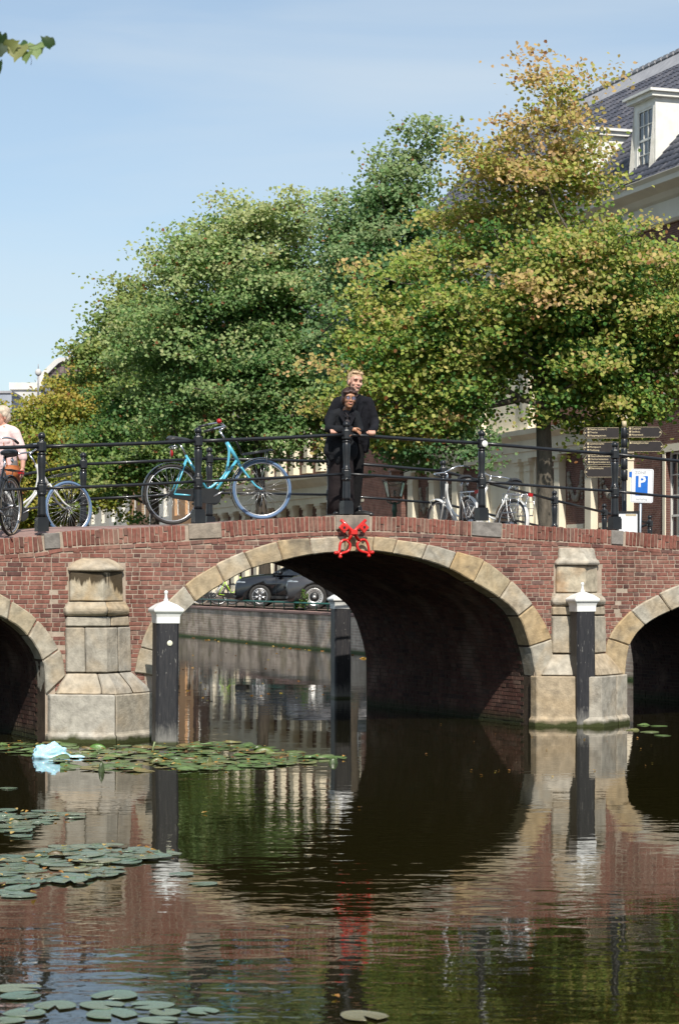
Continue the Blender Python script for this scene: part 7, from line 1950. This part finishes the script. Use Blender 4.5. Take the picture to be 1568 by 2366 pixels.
for (x, y, w, lab) in ((49, 2304, 98, 'lily pad at the lower left corner, largest of the left pair'), (266, 2302, 116, 'broad lily pad alone at the top of the nearest group'), (128, 2326, 107, 'lily pad left of the centre of the nearest group'), (237, 2325, 110, 'lily pad in the middle of the nearest group, brown specks on it'),
      (58, 2343, 104, 'lily pad at the very lower left, below the corner pair'), (257, 2345, 128, 'wide lily pad at the bottom of the nearest group'), (352, 2324, 104, 'lily pad at the right side of the nearest group'), (382, 2342, 80, 'small lily pad tucked under the right side of the nearest group'), (468, 2338, 80, 'pale lily pad floating alone right of the nearest group'),
      (839, 2351, 119, 'pale lily pad floating alone at the bottom centre'), (40, 2286, 110, 'lily pad furthest back in the lower left corner'), (367, 2361, 98, 'lily pad cut by the bottom edge below the nearest group'), (14, 2360, 90, 'lily pad cut by the bottom left corner'), (470, 1988 + 55, 70, 'pale lily pad floating right of the left raft and above the ripples'),
      (420, 2022, 60, 'slim lily pad floating at the foot of the mooring post reflection'), (18, 1822, 46, 'tiny lily pad by the left edge above the small raft')):
    p = WG(x, y); put_pad(p, w / 2 / F * p.y * 1.0, PADG, lab, 'single lily pads in the near water', .01, rl.uniform(0, .006))
for (x, y, w, lab) in ((1485, 1676, 32, 'lily pad before the right arch, furthest back of its small cluster'), (1500, 1692, 46, 'largest lily pad of the small cluster before the right arch'), (1460, 1688, 34, 'lily pad at the left end of the cluster before the right arch'), (1530, 1700, 40, 'lily pad nearest the viewer in the cluster before the right arch'), (1520, 1678, 40, 'lily pad at the right rear of the cluster before the right arch')):
    p = WG(x, y); put_pad(p, w / 2 / F * p.y, PADS, lab, 'lily pads before the right arch', .03)
# upturned and folded pads
def folded(px, py, w, h, col, rz, label):
    p = WG(px, py); s = F / p.y; ww, hh = w / s, h / s
    vs = []; n = 12
    for j in range(5):
        for i in range(n + 1):
            t = i / n; a = math.pi * t; r = math.sin(a) ** .6
            v = j / 4; vs.append(((t - .5) * ww, (-.25 + .5 * v) * hh * 1.2 * r, math.sin(v * math.pi) * hh * r))
    fs = [(j * (n + 1) + i, j * (n + 1) + i + 1, (j + 1) * (n + 1) + i + 1, (j + 1) * (n + 1) + i) for j in range(4) for i in range(n)]
    o = MB().add(vs, fs, 0, True).build('folded_lily_pad', pmat('folded_pad_%d' % px, col, tuple(x * .6 for x in col), 30, .35, .2, 60), None, loc=(p.x, p.y, .0), rot=(0, 0, rz))
    tag(o, label, 'lily pad', 'folded lily pads')
for a in ((610, 1741, 52, 15, (.10, .14, .02), .1, 'rolled-up lily pad with glossy green back at the right end of the raft'), (225, 1732, 44, 14, (.10, .22, .04), 0, 'bright green upturned lily pad just right of the plastic bag'), (365, 1762, 36, 12, (.14, .15, .04), .2, 'folded olive lily pad in the middle of the raft'), (598, 1731, 26, 10, (.05, .08, .015), .3, 'small dark rolled leaf behind the glossy rolled pad'),
          (235, 1783, 20, 26, (.05, .075, .02), 1.2, 'dark pointed leaf sticking up at the front edge of the raft'), (485, 1764, 24, 16, (.11, .12, .03), .9, 'tilted brown-green leaf standing in the raft right of the mooring post'), (770, 1764, 22, 14, (.05, .08, .02), .2, 'dark curled leaf at the far right tip of the raft'), (128, 1979, 44, 14, (.09, .06, .015), .1, 'brown rolled lily pad on the nearer left raft'), (35, 1905, 40, 12, (.06, .07, .02), .1, 'brown-green rolled pad at the left edge raft'), (155, 1768, 18, 10, (.03, .05, .015), .3, 'small dark curled leaf below the plastic bag')):
    folded(*a)
# stem sticking out of the water beside the mooring post
p = WG(352, 1738); tag(MB().tube([(0, 0, -.05), (.01, 0, .05), (.03, .0, .12)], [.010, .009, .012], 8).build('water_lily_stalk', pmat('stem_green', (.22, .27, .12), (.18, .22, .1), 20, .5), None, loc=p), 'pale green stem poking up from the raft at the foot of the mooring post', 'plant stem')
# floating leaves
V = []; Fc = []; T = []
def litter(x, y, s, z=.008):
    i0 = len(V); a = rl.uniform(0, 6.28); c_, s_ = math.cos(a), math.sin(a)
    for q in LEAF:
        u_, v_ = float(q[0]) * s, float(q[1] - .5) * s; V.append((x + u_ * c_ - v_ * s_, y + u_ * s_ + v_ * c_, z + float(q[2]) * s * 2.2 + rl.uniform(0, .006)))
    Fc.extend([[i0, i0 + 1, i0 + 2, i0 + 3], [i0, i0 + 3, i0 + 4, i0 + 5]]); c = rl.choice([(.55, .30, .09), (.42, .20, .06), (.60, .42, .16), (.22, .10, .035), (.06, .035, .02)]); T.extend([(*c, 1)] * 2)
for (x, y) in g1 + g3 + g2_:
    for k in range(2):
        if rl.random() < .38: litter(x + rl.uniform(-.1, .1), y + rl.uniform(-.1, .1), rl.uniform(.025, .06), .03)
for i in range(38):
    p = WG(rl.uniform(420, 770), 1333.5 + rl.uniform(165, 300)); litter(p.x, p.y, rl.uniform(.03, .08), .004)
for i in range(40):
    Y = rl.uniform(50, 85); litter(QX(Y) - rl.uniform(.1, .6), Y, rl.uniform(.06, .14))
for (px, py, s) in ((772, 2307, .035), (830, 1868, .03), (836, 1522, .2), (470, 1880, .04)): p = WG(px, py); litter(p.x, p.y, s, .012); litter(p.x + s * .4, p.y, s, .014)
for i in range(25): p = WG(rl.uniform(900, 1540), rl.uniform(1670, 1800)); litter(p.x, p.y, rl.uniform(.015, .04))
me = bpy.data.meshes.new('floating_leaves'); me.from_pydata(V, [], Fc); me.materials.append(M['leaf']); me.attributes.new('tint', 'FLOAT_COLOR', 'FACE').data.foreach_set('color', np.array(T, dtype=np.float32).ravel())
tag(link('floating_leaves', me), 'scattered orange and brown fallen leaves floating on the canal', 'leaves', kind='stuff')
# light blue plastic bag
p = WG(112, 1753); s = p.y / F
bgm, bnt, bn_, bl_, bb_ = new_mat('pale_blue_plastic'); bb_.inputs['Base Color'].default_value = (.42, .68, .78, 1); bb_.inputs['Roughness'].default_value = .3; bb_.inputs['Subsurface Weight'].default_value = .2
bg = MB(); n1, n2 = 40, 18; vs = []
for j in range(n2 + 1):
    for i in range(n1):
        a = 2 * math.pi * i / n1; e = math.pi / 2 * j / n2
        d = Vector((math.cos(a) * math.cos(e), math.sin(a) * math.cos(e), math.sin(e)))
        k = 1 + .28 * mnoise.noise(d * 2.2 + Vector((3, 1, 7))) + .16 * mnoise.noise(d * 5 + Vector((1, 5, 2))) + .08 * abs(mnoise.noise(d * 12))
        vs.append((d.x * 40 * s * k, d.y * 30 * s * k, d.z * 32 * s * k - .004))
fs = [(j * n1 + i, j * n1 + (i + 1) % n1, (j + 1) * n1 + (i + 1) % n1, (j + 1) * n1 + i) for j in range(n2) for i in range(n1)]
bg.add(vs, fs, 0, True)
vs = [];
for j in range(9):
    for i in range(20):
        t = i / 19; a = math.pi * j / 8; r = (1 - t) ** .5 * .9 + .12
        k = 1 + .5 * mnoise.noise(Vector((t * 4, a, 3)))
        vs.append(((20 + t * 62) * s, math.cos(a) * 17 * s * r * k, max(.001, math.sin(a) * (13 - 5 * t + 4 * math.sin(t * 9)) * s * r * k)))
bg.add(vs, [(j * 20 + i, j * 20 + i + 1, (j + 1) * 20 + i + 1, (j + 1) * 20 + i) for j in range(8) for i in range(19)], 0, True)
tag(bg.build('plastic_bag', bgm, None, loc=(p.x, p.y + .12, .006)), 'crumpled light blue plastic bag floating at the left end of the lily raft', 'plastic bag')
